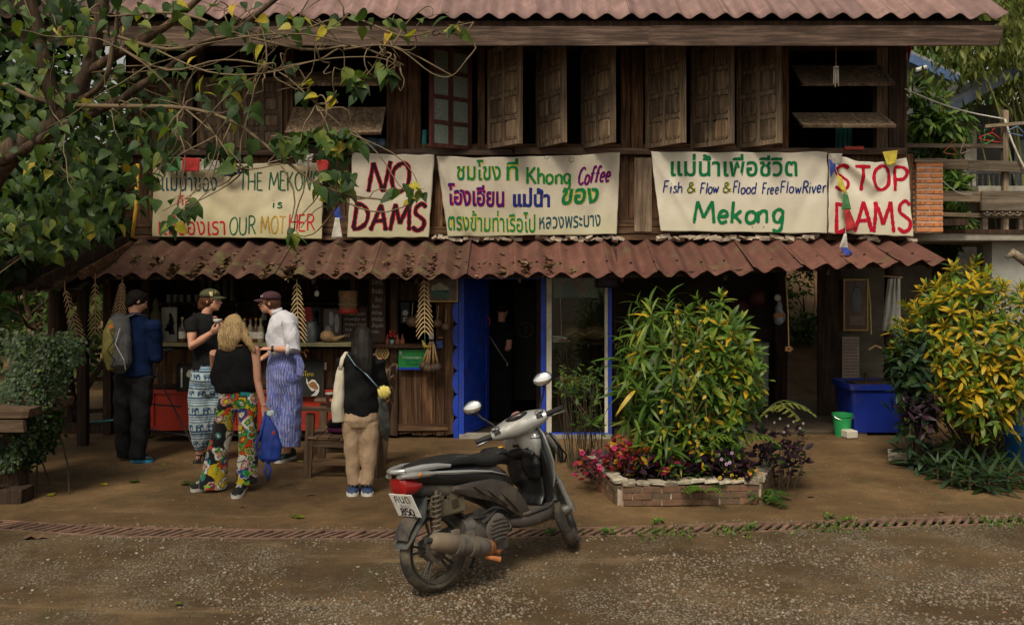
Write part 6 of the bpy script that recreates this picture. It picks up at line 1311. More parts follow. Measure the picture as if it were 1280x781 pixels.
def bottle(px, py, Y, m, capm, label, k=1.0, lab=LAB, group='bottles on the cafe counter'):
 r_ = lathe_thing('bottle', 'bottle', label, px, py, Y, BOT, m, capm, group, k); mb = MB(); mb.lathe([(.0365 * k, .04 * k), (.0368 * k, .045 * k), (.0368 * k, .105 * k), (.0365 * k, .11 * k)], wloc(r_), 14); mb.build('label_band', lab, r_, smooth=True); return r_
bottle(228, 428, 9.98, G1, GCAP, 'dark bottle with white label between the white panel and the woman in the olive cap', 1.15)
for i, (px, mm, cc, w_) in enumerate(((306, G2, GCAP, 'green bottle, first of the four bottles behind the blonde woman'), (313, G3, REDC, 'pale sauce bottle with red cap behind the blonde woman'), (320, G1, GCAP, 'amber bottle with gold cap in the row before the woman in the white shirt'), (326, G3, GCAP, 'pale bottle right beside the chest of the woman in the white shirt'))): bottle(px, 428, 10.0, mm, cc, w_, 1.1)
for i, px in enumerate((296, 330, 212, 243, 252)): bottle(px, 404, 11.1, (G1, G2, G3, G1, G2)[i], GCAP, 'dark bottle on the shelf behind the counter, ' + ('right beside the chest of the blonde', 'last on the right', 'first on the left', 'second from the left', 'third from the left')[i], 1.0, group='bottles on the shelf behind the counter')
ORD = ('first', 'second', 'third', 'fourth', 'fifth', 'sixth', 'seventh', 'eighth', 'ninth')
for i, px in enumerate((211, 219, 227, 236, 246)): lathe_thing('glass', 'glass', ORD[i] + ' drinking glass from the left on the top shelf behind the counter', px, 378, 11.1, [(0, 0), (.03, 0), (.034, .1), (.031, .1), (.027, .008), (0, .008)], plain('cloudy_glass', (.2, .2, .2), .1, coat=.5) if i == 0 else MATS['cloudy_glass'], None, 'drinking glasses on the top shelf')
r_ = poster(202, 384, 221, 428, 10.25, plain('dingy_white_panel', (.3, .29, .24), .8, .2, 8), 'tall dingy white panel with a black ink figure behind the counter', 'panel', 'painted_panel'); flat_print(r_, [(I_BLACK, [blob(214, 402, 3.4, 8), blob(213, 394, 2, 3), blob(211, 411, 5, 3.5), [(208, 405), (210, 404), (216, 417), (212, 419)], [(214, 408), (217, 408), (218, 418), (216, 418)]])], 10.245)
lathe_thing('stacked_basket', 'basket', 'tall slim stack of woven trinkets behind the counter beside the man in navy', 195, 428, 10.15, [(0, 0), (.07, 0), (.075, .1), (.06, .12), (.07, .2), (.05, .24), (.06, .32), (.03, .38), (.035, .45), (.012, .5), (0, .52)], plain('olive_woven', (.07, .06, .025), .8, .4, 40, .6))
# round things right of the white-shirted woman
lathe_thing('storage_jar', 'jar', 'dark storage jar with grey lid on the counter beside the leaf ornament', 389, 428, 10.0, [(0, 0), (.075, 0), (.078, .02), (.078, .2), (.07, .21), (.07, .24), (0, .245)], plain('smoky_plastic', (.05, .055, .06), .2, .2, 6, 0, coat=.4), plain('grey_lid', (.12, .12, .12), .5), part='jar_body')
bsk = thing('woven_scoop', 'brown woven scoop basket lying on the counter', 'basket', P(412, 421, 9.95)); mb = MB(); mb.tube([P(401, 420, 9.95), P(405, 420, 9.95), P(412, 421, 9.95), P(420, 424, 9.95), P(432, 419, 9.95)], [.03, .065, .07, .03, .008], 14); organic('woven_body', mb, .007, STRAWD, bsk, 1, disp=lambda w: .003 * np.sin(w[:, 0] * 300) * np.sin(w[:, 2] * 300))
r_ = poster(377, 384, 401, 428, 10.3, (.3, .015, .015), 'red and black printed poster behind the storage jar', frame=None); flat_print(r_, [(SLATE, [[(389, 384), (401, 384), (401, 428), (394, 428)]]), (CREAM, [blob(396, 393, 3, 5), blob(397, 404, 2, 6)])], 10.295)
r_ = poster(404, 386, 429, 426, 10.3, (.1, .085, .08), 'glass-fronted picture with pale leaf shapes behind the woven scoop', frame=W_DARK); flat_print(r_, [(plain('grey_ink_print', (.35, .33, .31), .6), [blob(414, 398, 3, 9, ph=1), blob(421, 404, 3, 12, ph=2), blob(410, 412, 4, 5)])], 10.295)
# sticky-rice basket, hanging bulb
rb_ = thing('rice_basket', 'dark cylindrical woven rice basket with red band hanging over the counter', 'basket', P(435, 378, 10.0)); o = wloc(rb_)
mb = MB(); mb.lathe([(0, -.13), (.09, -.13), (.095, -.12), (.1, .0), (.11, .12), (.1, .135), (0, .14)], o, 20); mb.build('woven_body', STRAWD, rb_, smooth=True, angle=40); mb = MB(); mb.lathe([(.099, -.125), (.112, -.12), (.112, -.075), (.101, -.07)], o, 20); mb.build('red_band', RED, rb_, smooth=True); mb = MB(); mb.lathe([(.104, -.03), (.11, -.03), (.11, -.01), (.105, -.01)], o, 20); mb.build('cane_band', plain('pale_cane', (.2, .16, .09), .7), rb_, smooth=True); mb = MB(); mb.lathe([(0, 0), (.03, 0), (.03, .008), (0, .01)], o + Vector((0, -.103, .085)), 12, (0, -1, 0)); mb.build('seal', plain('terracotta_seal', (.3, .12, .06), .7), rb_)
bl = thing('light_bulb', 'unlit white light bulb hanging over the counter between the leaf ornament and the rice basket', 'bulb', P(396, 367, 9.9)); mb = MB(); mb.ball(P(396, 367, 9.9), (.028, .028, .036), 14); mb.build('glass', plain('white_bulb_glass', (.65, .65, .65), .25), bl, smooth=True); mb = MB(); mb.tube([P(396, 362, 9.9), P(396, 357, 9.9)], .013, 10); mb.build('socket', SLATE, bl); mb = MB(); mb.tube([P(396, 358, 9.9), P(396, 335, 9.9)], .003, 4); mb.build('flex', SLATE, bl)
bl = thing('pendant_lamp', 'small unlit bulb hanging near the picture left of the blue door', 'bulb', P(262, 358, 9.9)); mb = MB(); mb.tube([P(262, 345, 9.9), P(262, 357, 9.9)], .003, 4); mb.build('flex', SLATE, bl)
bl['label'] = 'thin black flex hanging over the head of the woman in the olive cap'; bl.name = 'hanging_flex'; bl['category'] = 'flex'
# chalk boards with Thai scribbles
CHALK = plain('brown_chalkboard', (.055, .03, .02), .85, .3, 8, .2); CHK = plain('chalk', (.42, .4, .37), .9)
def chalkboard(x0, y0, x1, y1, Y, lines, label):
 r_ = poster(x0, y0, x1, y1, Y, CHALK, label, 'menu board', 'chalk_board', frame=W_DARK, th=.02)
 for (txt, box) in lines: mb = MB(); typed(mb, txt, box, surfY(Y - .006)); mb.build('lettering', CHK, r_)
chalkboard(428, 384, 459, 430, 10.25, [('กาแฟร้อน', (431, 389, 456, 394)), ('กาแฟเย็น ๓๐', (431, 396, 457, 400.5)), ('ชาเขียว ชานม', (431, 403, 457, 407)), ('โกโก้', (431, 410, 440, 414)), ('นม', (431, 417, 437, 421))], 'wide brown chalk board with Thai writing above the black-haired woman')
chalkboard(463, 336, 480, 427, 10.22, [('อาหาร', (465, 350, 478, 356)), ('ข้าวผัด', (465, 360, 478, 367)), ('ต้มยำ', (469, 371, 478, 377)), ('ส้มตำ', (465, 380, 475, 385)), ('ผัดไทย', (465, 388, 477, 393)), ('แกงเขียว', (465, 396, 479, 401)), ('น้ำเปล่า', (465, 404, 479, 409)), ('ชาเย็น', (465, 412, 473, 416))], 'tall narrow brown chalk board with Thai writing beside the terracotta figures')
TERR = plain('terracotta', (.3, .1, .05), .8, .2, 20, .2)
for i, px in enumerate((463, 469, 476, 484, 497, 503)):
 lathe_thing('clay_figure', 'figure', ['small terracotta gourd figure at the left end of the ledge', 'small terracotta gourd figure second from the left on the ledge', 'small terracotta gourd figure below the narrow chalk board', 'small terracotta gourd figure left of the red flower pot', 'small terracotta gourd figure just right of the red flower pot', 'small terracotta gourd figure at the right end of the ledge'][i], px, 430, 10.26, [(0, 0), (.022, 0), (.03, .02), (.026, .05), (.012, .07), (.014, .085), (.007, .11), (0, .125)], TERR, None, 'terracotta figures on the ledge')
fp = thing('flower_pot', 'small blue and white pot of red flowers on the ledge', 'pot plant', P(490, 430, 10.24)); o = wloc(fp); mb = MB(); mb.lathe([(0, 0), (.022, 0), (.028, .05), (.024, .05), (0, .045)], o, 12); mb.build('pot', plain('blue_white_pot', (.25, .35, .45), .4), fp, smooth=True)
mb = MB()
for k in range(16): mb.ball(o + Vector((random.uniform(-.04, .04), random.uniform(-.02, .02), .07 + random.uniform(0, .085))), (.014, .01, .012), 6)
mb.build('blossom', plain('red_petals', (.5, .03, .02), .6), fp)
wv = thing('woven_disc', 'round open-weave bamboo disc hanging on the plank wall above the chair', 'basket', P(478, 441, 10.3)); o = wloc(wv); mb = MB()
mb.tube([o + Vector((.075 * math.cos(a), -.02, .075 * math.sin(a))) for a in [i * math.pi / 10 for i in range(21)]], .008, 6)
for k in range(6):
 for ang in (0, math.pi / 3, 2 * math.pi / 3):
  off_ = (-.06 + k * .024); l = math.sqrt(max(.0004, .075 ** 2 - off_ ** 2)); d = Vector((math.cos(ang), 0, math.sin(ang))); nn = Vector((-d.z, 0, d.x)); mb.tube([o + d * -l + nn * off_ + Vector((0, -.02, 0)), o + d * l + nn * off_ + Vector((0, -.022, 0))], .003, 4)
mb.build('weave', STRAW, wv)
# green sign on the plank wall
SGN = plain('green_sign_sheet', (.01, .24, .045), .45, .12, 5, .05); r_ = poster(498, 437, 532, 462, 10.28, SGN, 'green sign with a blue lower band and small white Thai line on the plank wall', 'sign', 'green_sign')
mb = MB(); pbox(mb, 498.2, 459, 531.8, 462, 10.274, .004); mb.build('blue_band', BLUE, r_); mb = MB(); typed(mb, 'ยินดีต้อนรับนักเดินทาง', (503, 445, 527, 448), surfY(10.272)); mb.build('lettering', I_WHITE, r_); mb = MB(); typed(mb, 'Happy  Coffee', (506, 449.5, 523, 452), surfY(10.272)); mb.build('lettering', I_NAVY, r_); mb = MB(); typed(mb, '欢迎光临', (507, 453.5, 523, 456.5), surfY(10.272)); mb.build('lettering', I_TEAL, r_); flat_print(r_, [(plain('grey_emblem', (.35, .38, .36), .7), [blob(500.8, 440.5, 1.8, 1.8, w_=0), [(499.4, 443), (502.4, 443), (502.4, 444.2), (499.4, 444.2)]])], 10.272)
poster(545, 426, 553, 435, 10.28, (.02, .07, .3), 'small blue sticker above the gourds on the plank wall', 'sticker', 'sticker'); poster(536, 415, 542, 424, 10.3, (.3, .3, .32), 'small grey card pinned above the gourd handles', 'card', 'card')
# framed picture left of the door
r_ = poster(536, 345, 571, 376, 10.24, plain('dim_photo', (.12, .1, .075), .4, .5, 6, 0), 'gilt-framed picture of three pale flowers left of the blue door', 'picture', 'framed_picture', frame=GOLDF); flat_print(r_, [(plain('photo_white', (.4, .4, .36), .6), [blob(543, 360, 4, 4), blob(550, 358, 5, 5, ph=2), blob(557, 361, 4, 4, ph=1)]), (plain('photo_teal', (.05, .14, .13), .6), [[(541, 363), (561, 363), (559, 372), (543, 372)]])], 10.232)
# gourd bundle and hanging gourds
gb = thing('gourd_bundle', 'bundle of long-necked gourds with pale handles hanging beside the green sign', 'gourds', P(540, 445, 10.2)); GOU = plain('dark_gourd', (.07, .04, .025), .6, .4, 12, .2); HND = plain('pale_gourd_neck', (.42, .28, .14), .7, .2, 20)
for (x0, y0, x1, y1) in ((538, 426, 529, 452), (539, 427, 536, 456), (541, 426, 542, 455), (542, 428, 547, 454), (537, 430, 533, 455)):
 mb = MB(); mb.tube([P(x0, y0, 10.2), P((x0 + x1) / 2, (y0 + y1) / 2, 10.17), P(x1, y1, 10.18)], [.008, .01, .016], 8); mb.build('neck', HND, gb, smooth=True); mb = MB(); mb.ball(P(x1, y1 + 5, 10.18), (.05, .045, .052), 12); mb.build('gourd', GOU, gb, smooth=True)
mb = MB(); mb.tube([P(528, 425, 10.16), P(530, 432, 10.15), P(539, 434, 10.15)], [.01, .016, .01], 8); mb.build('yellow_bud', YELLOW, gb, smooth=True)
for px, py, r_2, lb in ((547, 404, .052, 'round brown gourd hanging on the wall under the gilt frame, left of the pair'), (557, 408, .05, 'round brown gourd hanging next to the blue scalloped trim'), (515, 402, .07, 'large dark gourd hanging left of the leaf ornament'), (523, 396, .05, 'dark gourd half behind the leaf ornament')):
 g_ = thing('hanging_gourd', lb, 'gourd', P(px, py, 10.24), 'round gourds hanging on the wall'); o = wloc(g_); mb = MB(); mb.ball(o, (r_2, r_2, r_2 * .9), 14); mb.build('fruit', plain('brown_gourd', (.17, .11, .06), .6, .3, 14) if 'brown_gourd' not in MATS else MATS['brown_gourd'], g_, smooth=True); mb = MB(); mb.tube([o + Vector((0, 0, r_2 * .8)), o + Vector((.01, 0, r_2 + .15))], .004, 5); mb.build('string', STRAW, g_)
disc = lathe_thing('wooden_disc', 'disc', 'small orange wooden disc pinned beside the gourd handles', 551, 421, 10.26, [(0, -.012), (.028, -.012), (.028, .0), (0, .0)], plain('orange_wood', (.35, .15, .06), .7));
lg = thing('drinks_sign', 'narrow black sign with a round white emblem left of the gourds', 'sign', P(506, 390, 10.3)); mb = MB(); pbox(mb, 501, 378, 512, 404, 10.3, .02); mb.build('board', SLATE, lg); flat_print(lg, [(plain('grey_white_print', (.3, .31, .32), .7), [blob(506.5, 391, 3.6, 3.6, w_=0), [(504, 396.5), (509, 396.5), (509, 398), (504, 398)], [(504, 398), (505.5, 398), (505.5, 402), (504, 402)], [(505.5, 400), (508, 400), (508, 401), (505.5, 401)]])], 10.29)
# palm-leaf ornaments: stem with barbs, hung from the awning edge
def leaf_ornament(x0, y0, x1, y1, w_, label, Y=9.5, m=STRAW, n=11):
 r_ = thing('leaf_ornament', label, 'ornament', P(x0, y0, Y), 'plaited palm-leaf ornaments hung from the awning'); a = P(x0, y0, Y); b_ = P(x1, y1, Y + .03); mb = MB(); mb.tube([a + Vector((0, 0, .09)), a, b_], [.002, .006, .004], 6); mb.build('stem', m, r_)
 d = (b_ - a).normalized(); sd_ = Vector((d.z, 0, -d.x)); me = None
 for k in range(n):
  u = (k + .6) / n; c = a.lerp(b_, u); wd = w_ / F * Y * (.55 + .75 * min(1, u * 1.6)) * (1 if u < .93 else .8)
  for s_ in (-1, 1):
   mb = MB(); e = c + sd_ * s_ * wd * .5 + d * wd * .55; q_ = c + sd_ * s_ * wd * .2 + d * wd * .12; mb.tube([c - d * .01, q_, e], [(.006, .002), (.0075, .002), (.003, .002)], 6, side=d); mb.build('barb', m, r_)
STR2 = plain('pale_dry_palm', (.46, .33, .17), .8, .2, 20)
leaf_ornament(81, 361, 98, 425, 15, 'palm-leaf ornament hanging crooked at the far left end of the awning', 9.3, STRAWD if False else plain('brown_dry_palm', (.27, .17, .09), .8))
leaf_ornament(119, 352, 119, 418, 15, 'brown palm-leaf ornament, second from the left under the awning', 9.4, MATS['brown_dry_palm']); leaf_ornament(153, 352, 148, 400, 15, 'palm-leaf ornament right above the backpack of the man in navy', 9.5, MATS['brown_dry_palm'])
leaf_ornament(371, 352, 373, 422, 17, 'pale palm-leaf ornament behind the shoulder of the woman in the white shirt', 9.6, STR2, 12); leaf_ornament(530, 348, 531, 416, 17, 'pale palm-leaf ornament hanging in front of the gilt-framed picture', 9.7, STR2, 12)
st_ = MB(); st_.tube([P(531, 416, 9.73), P(531, 436, 9.73)], .002, 4); st_.ball(P(531, 430, 9.73), .012, 6); o = st_.build('green_string', plain('green_string', (.1, .3, .1), .7)); tag(o, 'green string hanging below the leaf ornament by the green sign', 'string')
# paper and a little animal shape under the counter
o = MB().slab([P(176, 455, 10.05), P(184, 449, 10.05), P(188, 458, 10.04), P(180, 466, 10.05)], (0, .006, 0)).build('paper_note', CARD); tag(o, 'tilted brown paper pinned under the counter beside the man in navy', 'paper')
mb = MB()
for pts in ([(373, 440), (380, 440), (383, 436)], [(374, 440), (372, 446)], [(380, 440), (383, 446)], [(383, 437), (386, 439)], [(373, 440), (370, 437)]): mb.tube([P(a, b_, 9.92) for a, b_ in pts], .008, 6)
o = mb.build('wooden_animal', plain('orange_wood_toy', (.4, .17, .06), .7)); tag(o, 'little orange wooden animal hanging below the counter edge', 'toy')
# folding stand in front of the red panel, left
fs_ = thing('folding_stand', 'black metal folding tray stand beside the man in navy', 'stand', P(205, 540, 9.6))
for a, b_ in (((199, 436), (178, 538)), ((182, 440), (241, 556)), ((176, 535), (240, 545)), ((190, 470), (215, 475)), ((186, 505), (226, 508))): mb = MB(); mb.tube([P(a[0], a[1], 9.62), P(b_[0], b_[1], 9.5)], .01, 6); mb.build('leg', DMETAL, fs_)
mb = MB(); mb.box(P(196, 438, 9.65), (.3, .3, .02)); mb.build('tray', DMETAL, fs_)
# barista silhouettes: dim curtain cloth strips behind counter
cl_ = MB();
for i in range(5): cl_.tube([P(254 + i * 9, 346, 10.7), P(254 + i * 9, 376, 10.7)], (.03, .006) and .028, 6)
o = cl_.build('cloth_strip', plain('dim_green_cloth', (.05, .06, .04), .9)); tag(o, 'dim green cloth valance hanging behind the counter', 'curtain')
# ---- rustic armchair behind the black-haired woman
ch = thing('wooden_armchair', 'rough grey wooden armchair with a drink on its arm behind the black-haired woman', 'chair', P(442, 578, 8.7))
def B_(name, a, b_, w_, t_, m=W_BENCH, par=None, up=(0, 0, 1)): return beam(name, a, b_, w_, t_, m, par or ch, up)
YA, YB = 8.35, 8.95
for Yc, nm in ((YA, 'leg'), (YB, 'leg')):
 B_(nm, P(404, 505, 8.9) + Vector((0, Yc - 8.9, 0)), Vector((X_(400, 8.9), Yc, 0)), .075, .05, W_BENCHZ, up=(1, 0, 0)); zt = .62
 B_('leg', Vector((X_(484, 8.9), Yc, .62)), Vector((X_(477, 8.9), Yc, 0)), .075, .05, W_BENCHZ, up=(1, 0, 0))
 B_('armrest', Vector((X_(394, 8.9), Yc, .655)), Vector((X_(490, 8.9), Yc, .64)), .03, .11)
 B_('stretcher', Vector((X_(402, 8.9), Yc, .15)), Vector((X_(480, 8.9), Yc, .14)), .06, .03); B_('seat_rail', Vector((X_(402, 8.9), Yc, .34)), Vector((X_(482, 8.9), Yc, .3)), .07, .03)
for k in range(6): x = X_(407 + k * 12.5, 8.9); B_('seat_slat', Vector((x, YA - .03, .385 - k * .007)), Vector((x, YB + .03, .385 - k * .007)), .022, .1, W_BENCH)
for Yc in (YA + .04, YB - .04): B_('back_post', Vector((X_(480, 8.9), Yc, .3)), Vector((X_(494, 8.9), Yc, 1.02)), .06, .04, W_BENCHZ, up=(1, 0, 0))
for k in range(5): xx = X_(483.5 + k * 2.4, 8.9); B_('back_slat', Vector((xx, YA - .02, .5 + k * .12)), Vector((xx, YB + .02, .5 + k * .12)), .085, .022, W_BENCH)
cu = thing('iced_drink', 'plastic cup of dark iced coffee with a lid on the armrest of the chair', 'cup', Vector((X_(426, 8.9), 8.36, .67))); o = wloc(cu); mb = MB(); mb.lathe([(0, 0), (.03, 0), (.042, .12), (0, .12)], o, 16); mb.build('cup', plain('dark_coffee', (.05, .02, .012), .2, coat=.4), cu, smooth=True, angle=40); mb = MB(); mb.lathe([(.044, .12), (.045, .128), (.03, .14), (0, .142)], o, 16); mb.build('lid', plain('clear_lid', (.35, .33, .3), .2), cu, smooth=True); mb = MB(); mb.lathe([(0, 0), (.016, 0), (.016, .004), (0, .004)], o + Vector((.02, -.036, .07)), 10, (.3, -1, 0)); mb.build('sticker', plain('orange_sticker', (.6, .2, .1), .6), cu)
hb_ = thing('grey_handbag', 'black and violet handbag lying on the seat of the armchair', 'bag', Vector((X_(432, 8.9), 8.6, .39))); mb = MB(); mb.ball(wloc(hb_) + Vector((0, 0, .07)), (.13, .1, .08), 12); mb.tube([wloc(hb_) + Vector((-.1, 0, .1)), wloc(hb_) + Vector((0, 0, .2)), wloc(hb_) + Vector((.1, 0, .1))], .014, 6); organic('bag_body', mb, .012, BLACK, hb_, 2)
mb = MB(); mb.ball(wloc(hb_) + Vector((.02, -.02, .03)), (.15, .1, .035), 12); mb.build('violet_cloth', plain('violet_cloth', (.12, .01, .07), .8), hb_, smooth=True)
ft = thing('flowered_cloth', 'pink and violet flowered cloth hanging over the back of the armchair', 'cloth', Vector((X_(486, 8.9), 8.3, .8))); mb = MB()
for k in range(9): mb.ball(Vector((X_(477 + (k % 4) * 4, 8.9), 8.3, 1.0 - (k // 4) * .05 + random.uniform(-.02, .02))), (.028, .025, .03), 8)
mb.build('blossoms', plain('pink_violet_print', (.35, .08, .16), .8, .6, 40), ft, smooth=True); mb = MB(); mb.tube([Vector((X_(492, 8.9), 8.28, .72)), Vector((X_(494, 8.9), 8.27, .5)), Vector((X_(493, 8.9), 8.28, .36))], [.02, .045, .02], 8); mb.tube([Vector((X_(486, 8.9), 8.28, .78)), Vector((X_(487, 8.9), 8.27, .45))], [.03, .012], 8); organic('hanging_cloth', mb, .009, plain('grey_green_cloth', (.09, .1, .09), .85, .5, 20), ft, 2, disp=folds(.006, 40, 14, 4))
# ---- behind the shop window and in the door
r_ = poster(692, 345, 748, 372, 10.42, plain('pale_blue_poster', (.17, .2, .2), .6, .2, 6), 'wide poster of a teal figure with red scarf in the shop window'); flat_print(r_, [(plain('print_teal', (.02, .12, .16), .6), [[(705, 352), (718, 349), (724, 372), (703, 372)]]), (plain('print_red', (.35, .05, .04), .6), [[(712, 346), (722, 348), (732, 362), (728, 366), (716, 356)], [(724, 346), (731, 347), (727, 356)]]), (plain('print_skin', (.4, .25, .17), .6), [blob(714, 349, 3, 3.4)])], 10.414)
r_ = poster(748, 340, 772, 358, 10.22, plain('navy_board', (.025, .035, .09), .6, .2, 6), 'small navy sign board hanging at the top right of the shop window', 'sign', 'navy_sign', frame=W_DARK); mb = MB(); typed(mb, 'ร้านกาแฟ', (751, 343, 769, 347), surfY(10.21)); typed(mb, 'Coffee', (754, 350, 766, 354), surfY(10.21)); mb.build('lettering', plain('muted_red_ink', (.3, .08, .1), .7), r_)
BRN = plain('brown_leather_goods', (.16, .07, .035), .6, .35, 10, .3)
for (px, py, sx, sz, m, lb) in ((719, 417, .16, .09, BRN, 'brown carved wooden fish on the upper window shelf'), (744, 416, .14, .1, BRN, 'brown leather bag on the right of the upper window shelf')):
 t_ = thing('carved_fish' if 'fish' in lb else 'leather_bag', lb, 'carving' if 'fish' in lb else 'bag', P(px, py + 10, 10.6)); mb = MB(); mb.ball(P(px, py, 10.6), (sx, .08, sz), 14, (0, .1, 0)); mb.ball(P(px + 10, py + 1, 10.6), (sx * .5, .05, sz * .6), 10); organic('body', mb, .014, m, t_, 1); mb = MB(); mb.tube([P(px - 12, py + 2, 10.5), P(px, py - 3, 10.49), P(px + 12, py + 2, 10.5)], .008, 6); mb.build('cord', GOLDF, t_)
pp = thing('paper_stack', 'white and red papers lying on the left of the upper window shelf', 'papers', P(698, 427, 10.5))
for k in range(5): mb = MB(); mb.box(wloc(pp) + Vector((random.uniform(-.02, .02), 0, .01 + k * .012)), (.2, .16, .008), (0, random.uniform(-.1, .1), random.uniform(-.4, .4))); mb.build('paper', (MATS['white_paper'], RED, MATS['white_paper'], MATS['print_red'], MATS['white_paper'])[k], pp)
for i, (px, m_, lb) in enumerate(((697, 'print_skin', 'tan'), (706, 'yellow_paint', 'yellow'), (714, 'yellow_paint', 'yellow'), (722, 'yellow_paint', 'yellow'), (730, 'print_teal', 'teal'))):
 t_ = thing('packet', {'tan': 'tan packet at the left end of the lower window shelf', 'yellow': ORD[i] + ' packet from the left on the lower window shelf, yellow', 'teal': 'teal packet at the right end of the lower window shelf'}[lb], 'packet', P(px, 482, 10.55), 'packets on the lower window shelf'); mb = MB(); mb.box(wloc(t_) + Vector((0, 0, .05)), (.075, .06, .1 + .01 * (i % 3)), (0, 0, random.uniform(-.3, .3))); mb.build('box', MATS[m_], t_, bevel=.004); mb = MB(); mb.box(wloc(t_) + Vector((0, -.035, .05)), (.04, .004, .03)); mb.build('band', (PLASTICG, RED)[i % 2], t_)
for px, w_, m_, lb in ((712, 20, 'green_plastic', 'bright green flat box under the yellow packets in the shop window'), (735, 14, 'print_teal', 'turquoise flat box beside the green one in the shop window')): t_ = thing('flat_box', lb, 'box', P(px, 490, 10.5)); mb = MB(); mb.box(wloc(t_) + Vector((0, 0, .02)), (w_ / 100, .2, .05)); mb.build('box', MATS[m_], t_, bevel=.004); mb = MB(); mb.box(wloc(t_) + Vector((0, 0, .047)), (w_ / 98, .205, .006)); mb.build('lid', MATS[m_], t_)
sb_ = thing('stacked_box', 'low wooden crate standing on the lower window shelf', 'crate', P(700, 495, 10.7))
for k in range(3): mb = MB(); mb.box(wloc(sb_) + Vector((0, -.1, .02 + k * .05)), (.28, .015, .04)); mb.build('slat', W_LIGHT, sb_)
for s_ in (-1, 1): mb = MB(); mb.box(wloc(sb_) + Vector((.13 * s_, 0, .07)), (.015, .19, .14)); mb.build('side', W_LIGHT, sb_)
hc = thing('hanging_charm', 'orange dried charm hanging on a cord behind the shop window', 'charm', P(701, 426, 10.45)); mb = MB(); mb.tube([P(700, 360, 10.45), P(702, 424, 10.45)], .005, 5); mb.build('cord', STRAW, hc); mb = MB(); mb.ball(P(702, 426, 10.45), (.03, .02, .02), 8); mb.build('bead', TERR, hc, smooth=True)
# round logo on the inner glass door
dg_ = thing('inner_sign', 'round white line emblem on the dark panel inside the doorway', 'sign', P(657, 412, 11.9)); mb = MB(); pbox(mb, 643, 360, 671, 500, 11.92, .03); mb.build('panel', SLATE, dg_); mb = MB(); c = P(657, 412, 11.9)
mb.tube([c + Vector((.1 * math.cos(a), -.005, .1 * math.sin(a))) for a in [i * math.pi / 16 for i in range(33)]], .004, 5); mb.tube([c + Vector((x, -.005, z)) for x, z in ((-.02, .05), (.02, .03), (-.01, 0), (.02, -.03), (-.02, -.05))], .005, 5); mb.build('emblem_ring', plain('grey_line_print', (.2, .2, .2), .7), dg_)
# ---- right-hand bay
fr_ = thing('chest_freezer', 'grey steel cabinet standing in the porch behind the big bush', 'cabinet', P(933, 517, 12.0)); GST = plain('dull_grey_steel', (.13, .14, .14), .5, .2, 3, .1, metal=.3)
mb = MB(); pbox(mb, 905, 434, 961, 508, 11.7, .6); mb.build('cabinet_body', GST, fr_, bevel=.012); mb = MB(); pbox(mb, 904, 428, 962, 433.5, 11.68, .64); mb.build('lid', GST, fr_, bevel=.01)
for x in (908, 956):
 mb = MB(); pbox(mb, x - 3, 508, x + 3, 516, 11.75, .08); mb.build('foot', DMETAL, fr_)
RG = plain('dark_red_goods', (.06, .01, .009), .6, .4, 6)
for px, py, s_, lb in ((922, 385, .14, 'dark red lantern shape hanging in the gloom of the porch, lower one'), (945, 372, .12, 'dark red lantern shape hanging in the gloom of the porch, upper one')):
 t_ = thing('red_lantern', lb, 'lantern', P(px, py, 12.2)); mb = MB(); mb.lathe([(.05, -s_), (s_, -s_ * .5), (s_, s_ * .5), (.05, s_)], wloc(t_), 14); mb.build('shade', RG, t_, smooth=True); mb = MB(); mb.tube([wloc(t_) + Vector((0, 0, s_)), wloc(t_) + Vector((0, 0, .6))], .004, 4); mb.build('cord', SLATE, t_)
wbot = thing('water_bottle', 'large blue water bottle standing behind the planter bush', 'bottle', P(920, 541, 10.9)); o = Vector((X_(920, 10.9), 10.9, 0)); WB = plain('translucent_blue_plastic', (.02, .1, .3), .15, .2, 5, 0, coat=.5); mb = MB(); mb.lathe([(0, 0), (.13, 0), (.135, .02), (.128, .1), (.135, .12), (.128, .2), (.135, .22), (.128, .3), (.13, .34), (.06, .42), (.03, .43), (.03, .46), (0, .46)], o, 20); mb.build('bottle_body', WB, wbot, smooth=True, angle=50); mb = MB(); mb.lathe([(.032, .44), (.034, .48), (0, .485)], o, 12); mb.build('cap', SOLEW, wbot)
# clear bag hanging on the post
pb_ = thing('plastic_bag', 'knotted blue and white plastic bag of goods hanging on the round post', 'bag', P(975, 395, 12.2)); mb = MB(); mb.ball(P(974, 396, 12.25), (.09, .07, .12), 14); mb.tube([P(974, 388, 12.25), P(973, 374, 12.25)], [.06, .02], 10); organic('bag_body', mb, .012, plain('pale_plastic_film', (.32, .38, .45), .3, .4, 20, .4), pb_, 1, disp=folds(.01, 50, 20, 3)); mb = MB(); mb.box(P(974, 394, 12.16), (.13, .02, .05)); mb.build('orange_pack', plain('orange_pack', (.5, .2, .04), .6), pb_); mb = MB(); mb.ball(P(972, 372, 12.2), (.05, .03, .05), 10); mb.build('white_top', SOLEW, pb_, smooth=True)
for x0, y0, y1, lb in ((1010 - 25, 345, 432, 'dried flower pendant on a cord in the opening beside the round post'), (1088, 348, 418, 'plaited cord hanging beside the tall framed picture')):
 t_ = thing('plaited_pendant', lb, 'ornament', P(x0, y0, 10.6)); mb = MB(); mb.tube([P(x0 - 3, y0, 10.6), P(x0, (y0 + y1) / 2, 10.6), P(x0 + 1, y1, 10.6)], .008, 6); mb.build('cord', STRAW, t_)
 if x0 < 1000:
  for k in range(5): a = k * 1.26; mb = MB(); mb.ball(P(x0 + 1, y1 + 4, 10.6) + Vector((.03 * math.cos(a), 0, .022 * math.sin(a))), (.025, .015, .018), 8); mb.build('petal', plain('orange_petal', (.45, .25, .1), .7) if k == 0 else MATS['orange_petal'], t_, smooth=True)
